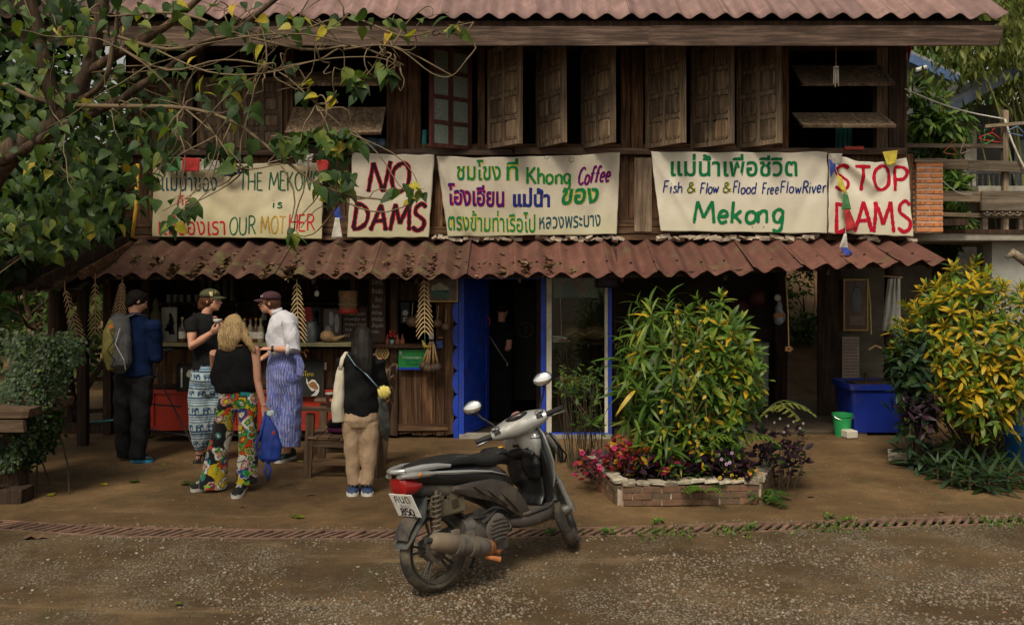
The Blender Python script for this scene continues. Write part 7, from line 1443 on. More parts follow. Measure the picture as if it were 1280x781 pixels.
r_ = poster(1056, 350, 1084, 412, 11.85, plain('dim_portrait', (.09, .055, .04), .4, .4, 4), 'tall gilt-framed portrait on the porch wall above the blue bin', 'picture', 'framed_picture', frame=GOLDF); flat_print(r_, [(plain('portrait_grey', (.12, .14, .15), .6), [[(1065, 372), (1069, 358), (1074, 358), (1077, 374), (1075, 390), (1067, 390)], blob(1071.5, 356, 2.6, 3.4)]), (plain('portrait_mount', (.17, .12, .1), .6), [[(1061, 395), (1080, 395), (1080, 406), (1061, 406)]])], 11.842)
r_ = poster(1053, 421, 1074, 492, 11.86, plain('pale_wall_list', (.3, .25, .22), .8, .2, 6), 'tall sheet of printed rows on the porch wall left of the blue bin', 'poster', 'wall_list')
mb = MB();
for k in range(17):
 x = 1054.5
 while x < 1072: l = random.uniform(1, 3); pbox(mb, x, 424 + k * 4, min(x + l, 1072.5), 425.6 + k * 4, 11.855, .003); x += l + .9
mb.build('print', plain('dim_red_print', (.16, .1, .09), .7), r_)
cl = thing('white_cloth', 'white cloth hung up to dry at the right end of the porch', 'cloth', P(1118, 370, 10.9)); mb = MB(); rings = []
for i in range(10):
 u = i / 9; rings.append([P(1110 - 8 * u + (15 + 9 * u) * j / 15, 348 + (66 + 7 * noise.noise(Vector((j * .35, 0, 2)))) * u, 10.9 + .05 * noise.noise(Vector((j * .45, u * 1.5, 5))) + .02 * math.sin(j * 1.3 + u * 2)) for j in range(16)])
mb.loft(rings, False, closed=False); o = mb.build('cloth', plain('grey_white_cotton', (.5, .5, .47), .9, .15, 8, .3), cl, smooth=True); s_ = o.modifiers.new('t', 'SOLIDIFY'); s_.thickness = .004; mb = MB(); mb.tube([P(1105, 345, 10.9), P(1128, 347, 10.9)], .006, 5); mb.build('line', STRAW, cl)
# blue bin, green bucket, white block
bb = thing('blue_bin', 'large dark blue square plastic bin with rim standing by the porch wall', 'bin', P(1100, 548, 10.35)); Yb = 10.45
def tub(root, x0, x1, ytop, ybot, Y, dep, m, flare=.04, name='bin_body'):
 a, b_, zt = X_(x0, Y), X_(x1, Y), Z_(ytop, Y); zb = max(0.0, Z_(ybot, Y)); mb = MB(); fl = flare
 def rr(x0_, x1_, y0_, y1_, z, r=.05):
  out = []
  for cx, cy, s0 in ((x1_ - r, y1_ - r, 0), (x0_ + r, y1_ - r, 90), (x0_ + r, y0_ + r, 180), (x1_ - r, y0_ + r, 270)):
   for k in range(4): t_ = R(s0 + k * 30); out.append(Vector((cx + r * math.cos(t_), cy + r * math.sin(t_), z)))
  return out
 mb.loft([rr(a + fl, b_ - fl, Y + fl, Y + dep - fl, zb), rr(a + .01, b_ - .01, Y + .01, Y + dep - .01, zt - .07), rr(a - .025, b_ + .025, Y - .025, Y + dep + .025, zt - .07), rr(a - .025, b_ + .025, Y - .025, Y + dep + .025, zt), rr(a, b_, Y, Y + dep, zt), rr(a + fl, b_ - fl, Y + fl, Y + dep - fl, zb + .06)])
 return mb.build(name, m, root, angle=40)
tub(bb, 1064, 1136, 480, 541, Yb, .6, PLASTICB)
for x in (1072, 1126): mb = MB(); pbox(mb, x, 541, x + 12, 546.5, Yb + .05, .4); mb.build('runner', W_GREY, bb)
mb = MB(); mb.box(P(1088, 478, 10.7), (.5, .3, .02), (0, 0, .1)); mb.box(P(1082, 472, 10.75), (.03, .03, .12)); o = mb.build('board_on_bin', W_DARK); tag(o, 'dark board lying across the top of the blue bin', 'board')
gk = thing('green_bucket', 'small bright green plastic bucket beside the blue bin', 'bucket', Vector((X_(1053, 10.5), 10.5, 0))); o = wloc(gk); mb = MB(); mb.lathe([(0, 0), (.088, 0), (.112, .235), (.12, .235), (.122, .265), (.112, .265), (.108, .24), (.08, .01), (0, .01)], o, 24); mb.build('bucket_body', PLASTICG, gk, smooth=True, angle=40); mb = MB(); mb.tube([o + Vector((.12 * math.cos(a), -.04 - .06 * abs(math.sin(a)), .25 - .05 * math.sin(a))) for a in [i * math.pi / 10 for i in range(11)]], .004, 5); mb.build('handle', METAL, gk)
wk = MB(); wk.box(Vector((X_(1064, 10.3), 10.35, .05)), (.14, .14, .09), (0, 0, .2)); o = wk.build('white_block', WHITEWOOD, bevel=.01); tag(o, 'small white block on the ground between the bucket and the blue bin', 'block')
yb = MB(); yb.tube([P(1016 + 268, 0, 1)] * 0 or [P(1086, 437, 10.9), P(1094, 432, 10.9), P(1102, 435, 10.9)], .014, 8); o = yb.build('dry_twig', STRAW); tag(o, 'pale dry twig hanging above the blue bin', 'twig')
# ---- wind chime and red lantern upstairs
wc = thing('wind_chime', 'small pale wind chime hanging outside the far upstairs window', 'wind chime', P(1045, 80, 9.7)); mb = MB(); mb.tube([P(1045, 60, 9.7), P(1045, 84, 9.7)], .003, 4); mb.build('cord', STRAW, wc); mb = MB(); mb.lathe([(0, 0), (.03, 0), (.03, .012), (0, .014)], P(1045, 85, 9.7), 12); mb.build('disc', WHITEWOOD, wc)
for k, (dx, l) in enumerate(((-2.5, 20), (-.8, 23), (1, 18), (2.6, 22))): mb = MB(); mb.tube([P(1045 + dx, 86, 9.7 + .01 * k), P(1045 + dx * 1.2, 86 + l, 9.7 + .01 * k)], .007, 6); mb.build('tube', plain('pale_bamboo', (.55, .52, .45), .5) if k == 0 else MATS['pale_bamboo'], wc, smooth=True)
rl = MB(); rings = []
for i in range(8):
 u = i / 7; rings.append([P(1134 + 6 * j / 9 - 4 * u * (j / 9), 54 + 22 * u + j * .3, 9.9 + .02 * math.sin(j * 2 + i)) for j in range(10)])
rl.loft(rings, False, closed=False); o = rl.build('red_pennant', RED, smooth=True); s_ = o.modifiers.new('t', 'SOLIDIFY'); s_.thickness = .003; tag(o, 'red cloth pennant hanging at the right corner of the upper roof', 'flag')
# ================================================================ plants
def leaf_shape(kind):
 """a folded blade along +x, midrib low, z up"""
 if kind == 'heart': prof = [(0, 0), (-.05, .16), (.05, .32), (.24, .38), (.45, .31), (.66, .19), (.84, .08), (1, 0)]; fold, droop = .12, .3
 elif kind == 'lance': prof = [(0, .02), (.2, .1), (.45, .15), (.7, .12), (.9, .05), (1, 0)]; fold, droop = .05, .28
 elif kind == 'strap': prof = [(0, .03), (.15, .06), (.4, .08), (.7, .065), (.9, .03), (1, 0)]; fold, droop = .03, .7
 elif kind == 'oval': prof = [(0, .02), (.25, .24), (.55, .27), (.85, .13), (1, 0)]; fold, droop = .08, .12
 V = []; F_ = []; n = len(prof)
 for x, w_ in prof:
  z = -droop * x * x; V += [(x, w_, z + fold * w_ * 2), (x, 0, z), (x, -w_, z + fold * w_ * 2)]
 for i in range(n - 1): a = i * 3; F_ += [(a, a + 1, a + 4, a + 3), (a + 1, a + 2, a + 5, a + 4)]
 return np.array(V, float), F_
SHAPES = {k: leaf_shape(k) for k in ('heart', 'lance', 'strap', 'oval')}
_LM = {}
def lbasis(d, nrm):
 x = Vector(d).normalized(); z = Vector(nrm); z = z - x * z.dot(x)
 if z.length < 1e-3: z = x.orthogonal()
 z.normalize(); return Matrix((x, z.cross(x), z)).transposed()
def leaves(parent, shape, plc, mats, nobj=300, name='leaf', rest='foliage', frame=True):
 """plc: (position, direction, normal, length, class); mats[class] = (material by object, material by stored value).
 The nobj leaves that show largest become leaf objects, all others one joined mesh"""
 V, F_ = SHAPES[shape]; org = wloc(parent) if parent else Vector((0, 0, 0))
 def key(q):
  p = q[0]; px = CX + p[0] / p[1] * F; py = HY - (p[2] - CAMZ) / p[1] * F
  return q[3] / p[1] * (1 if -20 < px < 1300 and -20 < py < 800 else .1)
 order = sorted(plc, key=key, reverse=True)
 for q in order[:nobj]:
  k = (shape, mats[q[4]][0].name)
  if k not in _LM:
   me = bpy.data.meshes.new('leaf'); me.from_pydata([tuple(v) for v in V], [], F_); me.update(); me.polygons.foreach_set('use_smooth', [True] * len(F_)); me.materials.append(mats[q[4]][0]); _LM[k] = me
  o = bpy.data.objects.new(name, _LM[k]); C.objects.link(o); o.parent = parent; o.location = Vector(q[0]) - org; o.rotation_euler = lbasis(q[1], q[2]).to_euler(); o.scale = (q[3],) * 3
 tail = order[nobj:]
 for c in range(len(mats)):
  t_ = [q for q in tail if q[4] == c]
  if not t_: continue
  B = np.array([[list(r) for r in lbasis(q[1], q[2])] for q in t_]); S_ = np.array([q[3] for q in t_]); Pp = np.array([[q[0][i] - org[i] for i in range(3)] for q in t_])
  A = np.einsum('nij,vj->nvi', B, V) * S_[:, None, None] + Pp[:, None, :]; n, m_ = len(t_), len(V)
  fa = np.array(F_); FF = (fa[None] + (np.arange(n) * m_)[:, None, None]).reshape(-1, 4)
  me = bpy.data.meshes.new(rest); me.vertices.add(n * m_); me.vertices.foreach_set('co', A.reshape(-1)); me.loops.add(len(FF) * 4); me.loops.foreach_set('vertex_index', FF.reshape(-1)); me.polygons.add(len(FF)); me.polygons.foreach_set('loop_start', np.arange(len(FF)) * 4); me.update(calc_edges=True)
  me.polygons.foreach_set('use_smooth', [True] * len(FF)); at = me.attributes.new('leafv', 'FLOAT', 'POINT'); at.data.foreach_set('value', np.repeat(np.random.rand(n), m_)); me.materials.append(mats[c][1])
  link(rest, me, None, parent, kind='stuff')
def lm2(name, stops, **k): return (leafmat(name, stops, 'rnd', **k), leafmat(name + '_mass', stops, 'attr', **k))
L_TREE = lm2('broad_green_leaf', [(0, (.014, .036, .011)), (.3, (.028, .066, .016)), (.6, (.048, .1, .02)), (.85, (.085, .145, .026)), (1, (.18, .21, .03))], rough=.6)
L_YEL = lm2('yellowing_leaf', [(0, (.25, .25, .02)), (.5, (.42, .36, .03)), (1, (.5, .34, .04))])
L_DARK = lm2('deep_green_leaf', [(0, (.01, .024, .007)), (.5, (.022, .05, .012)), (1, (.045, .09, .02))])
L_BRIGHT = lm2('bright_green_leaf', [(0, (.03, .08, .015)), (.5, (.07, .15, .02)), (1, (.16, .24, .03))])  # bright greens; sunlit look of the back-left trees is put into the colour
L_BAM = lm2('bamboo_leaf', [(0, (.06, .09, .02)), (.5, (.13, .16, .03)), (1, (.24, .25, .06))])
L_BUSH = lm2('glossy_bush_leaf', [(0, (.03, .075, .012)), (.5, (.075, .155, .02)), (.85, (.14, .22, .028)), (1, (.3, .32, .04))], rough=.45)
L_CRY = lm2('croton_yellow_leaf', [(0, (.3, .24, .015)), (.5, (.5, .34, .02)), (1, (.62, .38, .02))], rough=.45)
L_CRG = lm2('croton_green_leaf', [(0, (.04, .09, .012)), (.5, (.09, .17, .015)), (1, (.22, .28, .02))], rough=.45)
L_PUR = lm2('dark_purple_leaf', [(0, (.012, .006, .014)), (.6, (.03, .012, .03)), (1, (.06, .02, .045))])
L_MAG = lm2('magenta_leaf', [(0, (.12, .01, .03)), (.6, (.3, .015, .06)), (1, (.45, .03, .14))])
L_RED = lm2('red_yellow_leaf', [(0, (.3, .04, .01)), (.6, (.4, .14, .02)), (1, (.5, .35, .04))])
L_GREY = lm2('grey_green_leaf', [(0, (.015, .035, .02)), (.6, (.035, .075, .04)), (1, (.06, .11, .05))])
BARK = wood('mottled_bark', (.06, .04, .028), (.17, .125, .085), 'z'); TWIG = plain('thin_twig_bark', (.14, .1, .055), .8, .3, 12)
rv = lambda a=1: Vector((random.uniform(-a, a), random.uniform(-a, a), random.uniform(-a, a)))
def wob(a, b_, n=6, amp=.05, sag=0):
 a = Vector(a); b_ = Vector(b_); out = []
 v1, v2, v3 = rv(amp * 1.5), rv(amp * .8), rv(amp * .15)
 for i in range(n + 1):
  u = i / n; s1 = math.sin(math.pi * u); out.append(a.lerp(b_, u) + v1 * s1 + v2 * math.sin(2 * math.pi * u) + v3 * math.sin(5 * math.pi * u) + Vector((0, 0, sag * s1)))
 return out
# -- the near tree on the left
tree = thing('leafy_tree', 'broad-leaved tree reaching in from the left over the house front and first banner', 'tree', (-4.2, 5.9, 0))
LIMBS = [([(-4.2, 5.9, -.05), (-4.15, 5.85, .7), (-3.9, 5.75, 1.6), P(-5, 212, 5.65), P(35, 178, 5.62), P(75, 150, 5.6)], .11, .055),
 ([P(75, 150, 5.6), P(66, 120, 5.6), P(56, 80, 5.6), P(48, 40, 5.62), P(36, -10, 5.6), P(28, -60, 5.6)], .05, .03), ([P(75, 150, 5.6), P(95, 122, 5.58), P(108, 92, 5.55), P(118, 55, 5.55), P(128, 5, 5.5), P(135, -60, 5.5)], .055, .032),
 ([P(108, 92, 5.55), P(150, 66, 5.5), P(200, 38, 5.45), P(245, 2, 5.4), P(280, -40, 5.4)], .03, .016), ([P(-20, 215, 5.65), P(60, 170, 5.5), P(140, 130, 5.45), P(190, 98, 5.4), P(245, 62, 5.35), P(300, 34, 5.3), P(350, -5, 5.3)], .032, .014),
 ([P(90, 128, 5.58), P(118, 115, 5.5), P(135, 90, 5.45), P(143, 50, 5.45), P(150, 0, 5.4)], .02, .012), ([P(-15, 95, 5.7), P(60, 128, 5.6), P(150, 133, 5.3), P(230, 135, 5.15), P(290, 152, 5.05), P(340, 188, 5.0), P(385, 222, 4.95), P(430, 243, 4.9), P(480, 250, 4.9)], .016, .005),
 ([P(130, 40, 5.5), P(210, 62, 5.3), P(290, 45, 5.2), P(380, 62, 5.1), P(440, 58, 5.0), P(480, 70, 5.0), P(505, 82, 5.0)], .011, .004), ([P(150, 20, 5.4), P(230, 18, 5.3), P(330, 50, 5.2), P(430, 22, 5.1), P(500, 45, 5.0), P(545, 38, 5.0), P(592, 28, 5.0)], .009, .003),
 ([P(430, 62, 5.0), P(490, 58, 4.95), P(540, 92, 4.95), P(565, 95, 4.95), P(583, 75, 4.95)], .005, .0025), ([P(190, 60, 5.3), P(260, 90, 5.1), P(330, 92, 5.0), P(400, 75, 5.0), P(470, 72, 5.0), P(500, 85, 5.0)], .006, .0025),
 ([P(150, 60, 5.4), P(210, 88, 5.2), P(280, 75, 5.1), P(345, 88, 5.0), P(395, 130, 5.0), P(430, 160, 5.0)], .007, .003), ([P(230, 135, 5.15), P(270, 170, 5.0), P(300, 210, 4.95), P(350, 205, 4.9)], .006, .003)]
for pts, r0, r1 in LIMBS:
 n = len(pts); mb = MB(); sm = []
 for i in range(n - 1):
  for j in range(4):
   u = j / 4; p0, p1, p2, p3 = (Vector(pts[max(i-1, 0)]), Vector(pts[i]), Vector(pts[i+1]), Vector(pts[min(i+2, n-1)])); sm.append(.5 * (2*p1 + (p2-p0)*u + (2*p0-5*p1+4*p2-p3)*u*u + (-p0+3*p1-3*p2+p3)*u**3) + rv(r0 * .12))
 sm.append(Vector(pts[-1])); k = len(sm); mb.tube(sm, [(r0 + (r1 - r0) * i / (k - 1)) * random.uniform(.92, 1.1) for i in range(k)], 10 if r0 > .02 else 6); mb.build('trunk' if r0 > .1 else 'branch', BARK if r0 > .018 else TWIG, tree, smooth=True)
allp = [Vector(p) for pts, a, b_ in LIMBS for p in pts]
pl = []; tw = MB()
def cluster(cx, cy, rx, ry, n, Y0, Y1, ty=.06, size=(.07, .14), ntw=4):
 ctr = P(cx, cy, (Y0 + Y1) / 2); near = sorted(allp, key=lambda p: (p - ctr).length)[:3]
 for k in range(ntw):
  a = P(cx + random.uniform(-rx, rx) * .8, cy + random.uniform(-ry, ry) * .8, random.uniform(Y0, Y1)); s_ = random.choice(near)
  if (s_ - a).length < 2.0: q = wob(s_, a, 8, .05, random.uniform(-.08, .1)); tw.tube(q, [.0055 - .0004 * i for i in range(len(q))], 5)
 for k in range(int(n * 1.5)):
  a_ = random.uniform(0, 6.28); r_ = math.sqrt(random.random()); p = P(cx + rx * r_ * math.cos(a_), cy + ry * r_ * math.sin(a_), random.uniform(Y0, Y1))
  d = Vector((random.uniform(-.8, .8), random.uniform(-.6, .3), random.uniform(-1.1, .05))); nr = Vector((random.uniform(-.7, .7), random.uniform(-1.1, .1), random.uniform(.1, 1.2)))
  pl.append((p, d, nr, random.uniform(*size) * .8, 1 if random.random() < ty * .6 else 0))
for q in ((50, 40, 75, 55, 75, 5.2, 6.2, .1), (160, 30, 90, 40, 55, 5.1, 6.1, .08), (40, 120, 70, 50, 80, 5.2, 6.3, .08), (150, 130, 80, 60, 80, 5.3, 6.5, .04), (40, 220, 80, 60, 150, 5.2, 6.8, .03), (125, 230, 50, 60, 100, 5.5, 6.8, .04), (45, 285, 75, 36, 120, 5.8, 7.2, .02), (195, 165, 34, 40, 34, 5.0, 5.6, .05), (222, 262, 24, 26, 11, 4.9, 5.1, .08), (190, 235, 12, 30, 8, 5, 5.1, .05), (250, 100, 60, 30, 16, 5, 5.4, .2), (300, 128, 22, 32, 9, 4.9, 5.1, .05), (295, 20, 70, 20, 14, 5, 5.4, .25), (405, 178, 50, 22, 34, 4.85, 5.05, .06), (380, 178, 70, 14, 16, 4.85, 5.05, .1), (420, 225, 26, 24, 22, 4.8, 5.0, .08), (368, 292, 10, 9, 5, 4.85, 4.95, 0), (380, 112, 20, 16, 5, 4.95, 5.05, .5), (430, 105, 26, 22, 7, 4.95, 5.05, .1), (510, 240, 22, 12, 8, 4.85, 4.95, .35), (470, 90, 40, 22, 6, 4.95, 5.05, .1), (410, 25, 60, 18, 9, 5, 5.1, .5), (530, 30, 50, 20, 8, 4.95, 5.05, .3), (350, 60, 50, 30, 8, 5, 5.2, .2), (575, 35, 10, 8, 3, 4.95, 5.0, .2), (478, 90, 14, 10, 4, 4.95, 5.05, 0), (290, 195, 40, 18, 12, 4.9, 5.1, .1)): cluster(*q)
q = wob(P(385, 205, 4.92), P(368, 288, 4.9), 6, .02); tw.tube(q, .004, 5); q = wob(P(225, 170, 5.0), P(222, 270, 5.0), 6, .03); tw.tube(q, .004, 5)
for k in range(30):
 s_ = random.choice(allp[6:]); px = random.uniform(10, 400); e = P(px, random.uniform(0, 250 if px < 250 else 120), random.uniform(4.95, 5.6))
 if (s_ - e).length < 1.4: q = wob(s_, e, 9, .07, random.uniform(-.15, .15)); tw.tube(q, [.005 - .0003 * i for i in range(len(q))], 5)
tw.build('twigs', TWIG, tree, smooth=True, kind='stuff')
leaves(tree, 'heart', pl, [L_TREE, L_YEL], 300)
# -- other trees: tapered trunk, limbs, crown of leaf clumps with gaps
def big_tree(label, x, y, h, rx, rz, zc, mats, n=2600, size=(.14, .26), shape='heart', cat='tree', name='tree', clumps=26, tr=.16, group='trees round the yard', ry=None, lean=0, nobj=0, stems=1):
 t_ = thing(name, label, cat, (x, y, 0), group); ry = ry or rx; cl = []
 for k in range(clumps):
  v = rv(1);
  while v.length > 1 or v.length < .35: v = rv(1)
  cl.append((Vector((x + lean + v.x * rx, y + v.y * ry, zc + v.z * rz)), random.uniform(.28, .5) * min(rx, rz)))
 for s_ in range(stems):
  bx_ = Vector((x + random.uniform(-.3, .3) * (stems > 1), y, -.1)); top = Vector((x + lean * .7 + random.uniform(-.2, .2), y, zc)); q = wob(bx_, top, 8, .12); mb = MB(); mb.tube(q, [tr * (1 - .085 * i) for i in range(len(q))], 10); mb.build('trunk', BARK, t_, smooth=True)
 mb = MB()
 for c, r_ in cl[::2]: a = q[random.randrange(3, 8)]; qq = wob(a, c, 5, .1); mb.tube(qq, [tr * .3 * (1 - .15 * i) for i in range(6)], 6)
 mb.build('limbs', BARK, t_, smooth=True, kind='stuff'); pl_ = []
 for k in range(n):
  c, r_ = random.choice(cl); v = rv(1).normalized() * r_ * random.uniform(.45, 1.05); v.z *= .75; p = c + v; d = (v.normalized() + rv(.7) + Vector((0, 0, -.35))); pl_.append((p, d, v.normalized() + Vector((0, -.3, .8)) + rv(.5), random.uniform(*size), random.randrange(len(mats))))
 leaves(t_, shape, pl_, mats, nobj, rest='crown'); return t_
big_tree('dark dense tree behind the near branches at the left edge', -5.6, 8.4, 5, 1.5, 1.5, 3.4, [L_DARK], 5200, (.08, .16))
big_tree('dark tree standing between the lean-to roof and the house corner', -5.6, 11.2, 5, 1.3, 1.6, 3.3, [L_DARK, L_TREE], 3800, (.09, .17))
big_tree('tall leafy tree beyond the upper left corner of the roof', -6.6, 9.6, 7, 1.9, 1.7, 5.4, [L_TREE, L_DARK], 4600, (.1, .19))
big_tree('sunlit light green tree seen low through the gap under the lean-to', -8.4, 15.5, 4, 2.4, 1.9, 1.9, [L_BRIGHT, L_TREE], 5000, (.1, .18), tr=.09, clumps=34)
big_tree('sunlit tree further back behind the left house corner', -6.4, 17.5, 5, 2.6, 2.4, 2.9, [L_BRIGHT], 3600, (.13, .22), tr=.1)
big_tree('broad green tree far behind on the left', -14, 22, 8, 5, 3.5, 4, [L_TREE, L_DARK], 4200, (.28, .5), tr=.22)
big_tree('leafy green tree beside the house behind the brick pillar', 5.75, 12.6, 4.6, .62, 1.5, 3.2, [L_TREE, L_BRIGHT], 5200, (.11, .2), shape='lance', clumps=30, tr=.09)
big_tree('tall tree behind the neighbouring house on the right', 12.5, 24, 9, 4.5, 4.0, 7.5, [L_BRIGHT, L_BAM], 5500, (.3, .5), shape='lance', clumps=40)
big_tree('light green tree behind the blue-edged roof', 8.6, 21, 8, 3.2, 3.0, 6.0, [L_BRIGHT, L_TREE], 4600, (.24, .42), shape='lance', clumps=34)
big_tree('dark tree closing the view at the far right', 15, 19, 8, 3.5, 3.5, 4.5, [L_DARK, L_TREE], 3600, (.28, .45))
# bamboo arching in at the upper right
for i, (bx_, by, lb) in enumerate(((8.6, 14.5, 'feathery yellow-green bamboo clump hanging over the balcony at the upper right'), (11.2, 17.0, 'feathery bamboo clump arching behind the wires at the right edge'))):
 t_ = thing('bamboo', lb, 'bamboo', (bx_, by, 0), 'bamboo clumps on the right'); pl_ = []
 for k in range(16):
  a = random.uniform(2.2, 4.4); base = Vector((bx_ + random.uniform(-.5, .5), by + random.uniform(-.4, .4), 0)); h = random.uniform(7.6, 9.8); out = random.uniform(.6, 2.6); pts = [base + Vector((math.cos(a) * out * (u ** 2.2), -abs(math.sin(a)) * out * .5 * u ** 2, h * (u - .28 * u ** 4))) for u in [j / 12 for j in range(13)]]
  mb = MB(); mb.tube(pts, [.03 * (1 - .07 * j) for j in range(13)], 6); mb.build('culm', plain('bamboo_culm', (.16, .17, .05), .5) if 'bamboo_culm' not in MATS else MATS['bamboo_culm'], t_, smooth=True)
  for j in range(150):
   u = random.uniform(8.6, 12); i0 = min(11, int(u)); p = pts[i0].lerp(pts[i0 + 1], u - i0) + Vector((random.gauss(0, .28), random.gauss(0, .28), -abs(random.gauss(0, .35)))); pl_.append((p, Vector((random.uniform(-.6, .6), random.uniform(-.4, .4), -1)), rv(1), random.uniform(.11, .2), 0))
 leaves(t_, 'lance', pl_, [L_BAM], 0, rest='foliage')
# -- bushes made of stems that end in rosettes
def rosette(pl_, tip, up, n, size, cls=lambda u: 0, open_=1.0, droop=0):
 up = Vector(up).normalized(); a = up.orthogonal().normalized(); b_ = up.cross(a)
 for k in range(n):
  u = k / n; th = k * 2.4 + random.uniform(-.3, .3); e = (a * math.cos(th) + b_ * math.sin(th)); el = R(72 - 85 * u * open_); d = e * math.cos(el) + up * math.sin(el) + Vector((0, 0, -droop * u)); p = Vector(tip) - up * (u * size * .75); pl_.append((p, d, up + e * -.2, size * random.uniform(.55, 1.2) * (.6 + .5 * u), cls(u)))
def bush(name, label, cx, Yc, cy_px, rx_px, ry_px, nst, nleaf, size, shape, mats, cls, base, depth=.55, nobj=300, droop=0, tilt=.6, group=None, cat='bush', lo=0):
 t_ = thing(name, label, cat, base, group); pl_ = []; mb = MB(); C0 = P(cx, cy_px, Yc); RX = rx_px / F * Yc; RZ = ry_px / F * Yc
 for k in range(nst):
  g = (k + .5) / nst; th = k * 2.39996; z = 1 - 1.75 * g; r_ = math.sqrt(max(0, 1 - z * z)); v = Vector((r_ * math.cos(th), r_ * math.sin(th), z)) * random.uniform(.72, 1.0); tip = C0 + Vector((v.x * RX, v.y * depth, v.z * RZ)); up = Vector((v.x * .8, v.y * .8 - .1, .75 + v.z * .5)) + rv(.25)
  rosette(pl_, tip, up, nleaf, size * random.uniform(.85, 1.15), cls, 1.0, droop)
  if k % 3 == 0: q = wob(Vector(base) + Vector((random.uniform(-.1, .1), random.uniform(-.08, .08), .05)), tip - up.normalized() * size * .5, 6, .05); mb.tube(q, [.011 - .0013 * i for i in range(7)], 6)
 mb.build('stems', BSTEM, t_, smooth=True, kind='stuff')
 for k in range(nst * nleaf // 2):       # leaves along the stems, down to the foot
  u = lo + (1 - lo) * random.random() ** .8; v = rv(1); p = Vector(base).lerp(C0, u) + Vector((v.x * RX * (.35 + .55 * u), v.y * depth * .8, v.z * .2 + RZ * .1)); p.z = max(.06 + (.34 if Yc < 8.2 else 0), p.z); pl_.append((p, rv(1) + Vector((0, -.5, 0)), Vector((0, -.5, 1)) + rv(.5), size * random.uniform(.5, 1), cls(random.random() * .4)))
 leaves(t_, shape, pl_, mats, nobj); return t_
BSTEM = plain('dark_bush_stem', (.05, .038, .022), .85, .3, 12)  # one even dark brown for all bush stems
bush('glossy_bush', 'right half of the tall green bush in the brick planter, with short broad leaves', 893, 7.95, 462, 60, 98, 100, 17, .165, 'lance', [L_BUSH, L_CRY], lambda u: 1 if random.random() < .05 + .1 * u else 0, (1.75, 7.95, .1))
bush('long_leaved_bush', 'left half of the tall green bush in the brick planter, with long drooping leaves', 826, 7.85, 466, 62, 106, 56, 15, .25, 'strap', [L_BUSH, L_CRY], lambda u: 1 if random.random() < .12 * u else 0, (1.25, 7.9, .1), droop=.7, nobj=260)
pl_ = []
tq = thing('twisted_croton', 'twisted yellow-spotted croton strands hanging in the middle of the planter bush', 'bush', (1.45, 7.5, .1)); mb = MB()
for px, y0, y1 in ((838, 450, 545), (852, 430, 560), (862, 470, 570), (874, 400, 470), (880, 480, 580), (845, 380, 430), (826, 500, 590), (868, 520, 590)):
 for k in range(22):
  u = k / 22; p = P(px + 3 * math.sin(u * 9) + 12 * u * u, y0 + (y1 - y0) * u, 7.38); pl_.append((p, Vector((math.cos(k * 1.3), -.3, math.sin(k * 1.3) * .6 - .2)), rv(1), .05, 1 if k % 3 == 0 else 0))
 q = wob(Vector((1.45, 7.7, .15)), P(px, y0, 7.42), 6, .04, .1); mb.tube(q, .006, 5); mb.tube([P(px, y0, 7.42), P(px + 4, (y0 + y1) / 2, 7.39), P(px + 12, y1, 7.38)], .003, 4)
mb.build('stems', TWIG, tq, smooth=True, kind='stuff'); leaves(tq, 'oval', pl_, [L_BUSH, L_CRY], 176)
bush('yellow_croton', 'large yellow and green croton bush at the right edge of the yard', 1212, 8.8, 434, 88, 110, 190, 18, .15, 'lance', [L_CRG, L_CRY], lambda u: 1 if .05 < u < .72 and random.random() < .6 else 0, (4.7, 8.85, .0), .8, lo=.3)
bush('dark_bush', 'dark green long-leaved plant at the left foot of the yellow croton', 1140, 8.75, 455, 26, 50, 20, 14, .22, 'lance', [L_GREY, L_DARK], lambda u: int(u > .5), (4.0, 8.8, 0), .35, nobj=200)
bush('purple_bush', 'blackish purple plant growing between the dark green plant and the croton trunk', 1150, 8.6, 505, 22, 24, 10, 10, .17, 'lance', [L_PUR], lambda u: 0, (4.05, 8.65, 0), .25, nobj=80)
st_ = thing('tree_stump', 'thick brown trunk under the yellow croton', 'trunk', G(1238, 572)); o = wloc(st_); mb = MB(); rings = []
for i in range(9):
 u = i / 8; rings.append([o + Vector((( .2 - .05 * u + .02 * math.sin(5 * a + u) + .015 * math.sin(9 * a)) * math.cos(a) + .1 * u, (.17 - .04 * u) * math.sin(a), .62 * u - .03)) for a in [j * math.pi / 12 for j in range(24)]])
mb.loft(rings); mb.build('bark', BARK, st_, smooth=True)
def spiky(px, py, label, mats, s_=.26, n=20, group='pointed-leaf plants along the right edge', name='pointed_leaf_plant', shape='strap', Y=None, z=0, nobj=40):
 p = G(px, py) if Y is None else P(px, py, Y); p = Vector((p.x, p.y, z if Y is None else p.z)); t_ = thing(name, label, 'plant', p, group); pl_ = []; rosette(pl_, p + Vector((0, 0, s_ * .45)), (random.uniform(-.2, .2), -.15, 1), n, s_, lambda u: random.randrange(len(mats)), 1.0, .1); leaves(t_, shape, pl_, mats, nobj); mb = MB(); mb.tube([p, p + Vector((0, 0, s_ * .4))], .012, 6); mb.build('stem', TWIG, t_); return t_
row = [(1152, 588), (1172, 598), (1190, 606), (1212, 612), (1236, 615), (1260, 612), (1280, 608), (1165, 578), (1186, 588), (1206, 594), (1228, 598), (1250, 596), (1272, 592), (1222, 582), (1246, 582), (1198, 578)]
for i, (a, b_) in enumerate(row): spiky(a, b_, ORD[i if i < 7 else i - 7] + ' pointed-leaf plant from the left, ' + ('front' if i < 7 else 'back') + ' row below the yellow croton', [L_GREY, L_DARK], .31, 34)
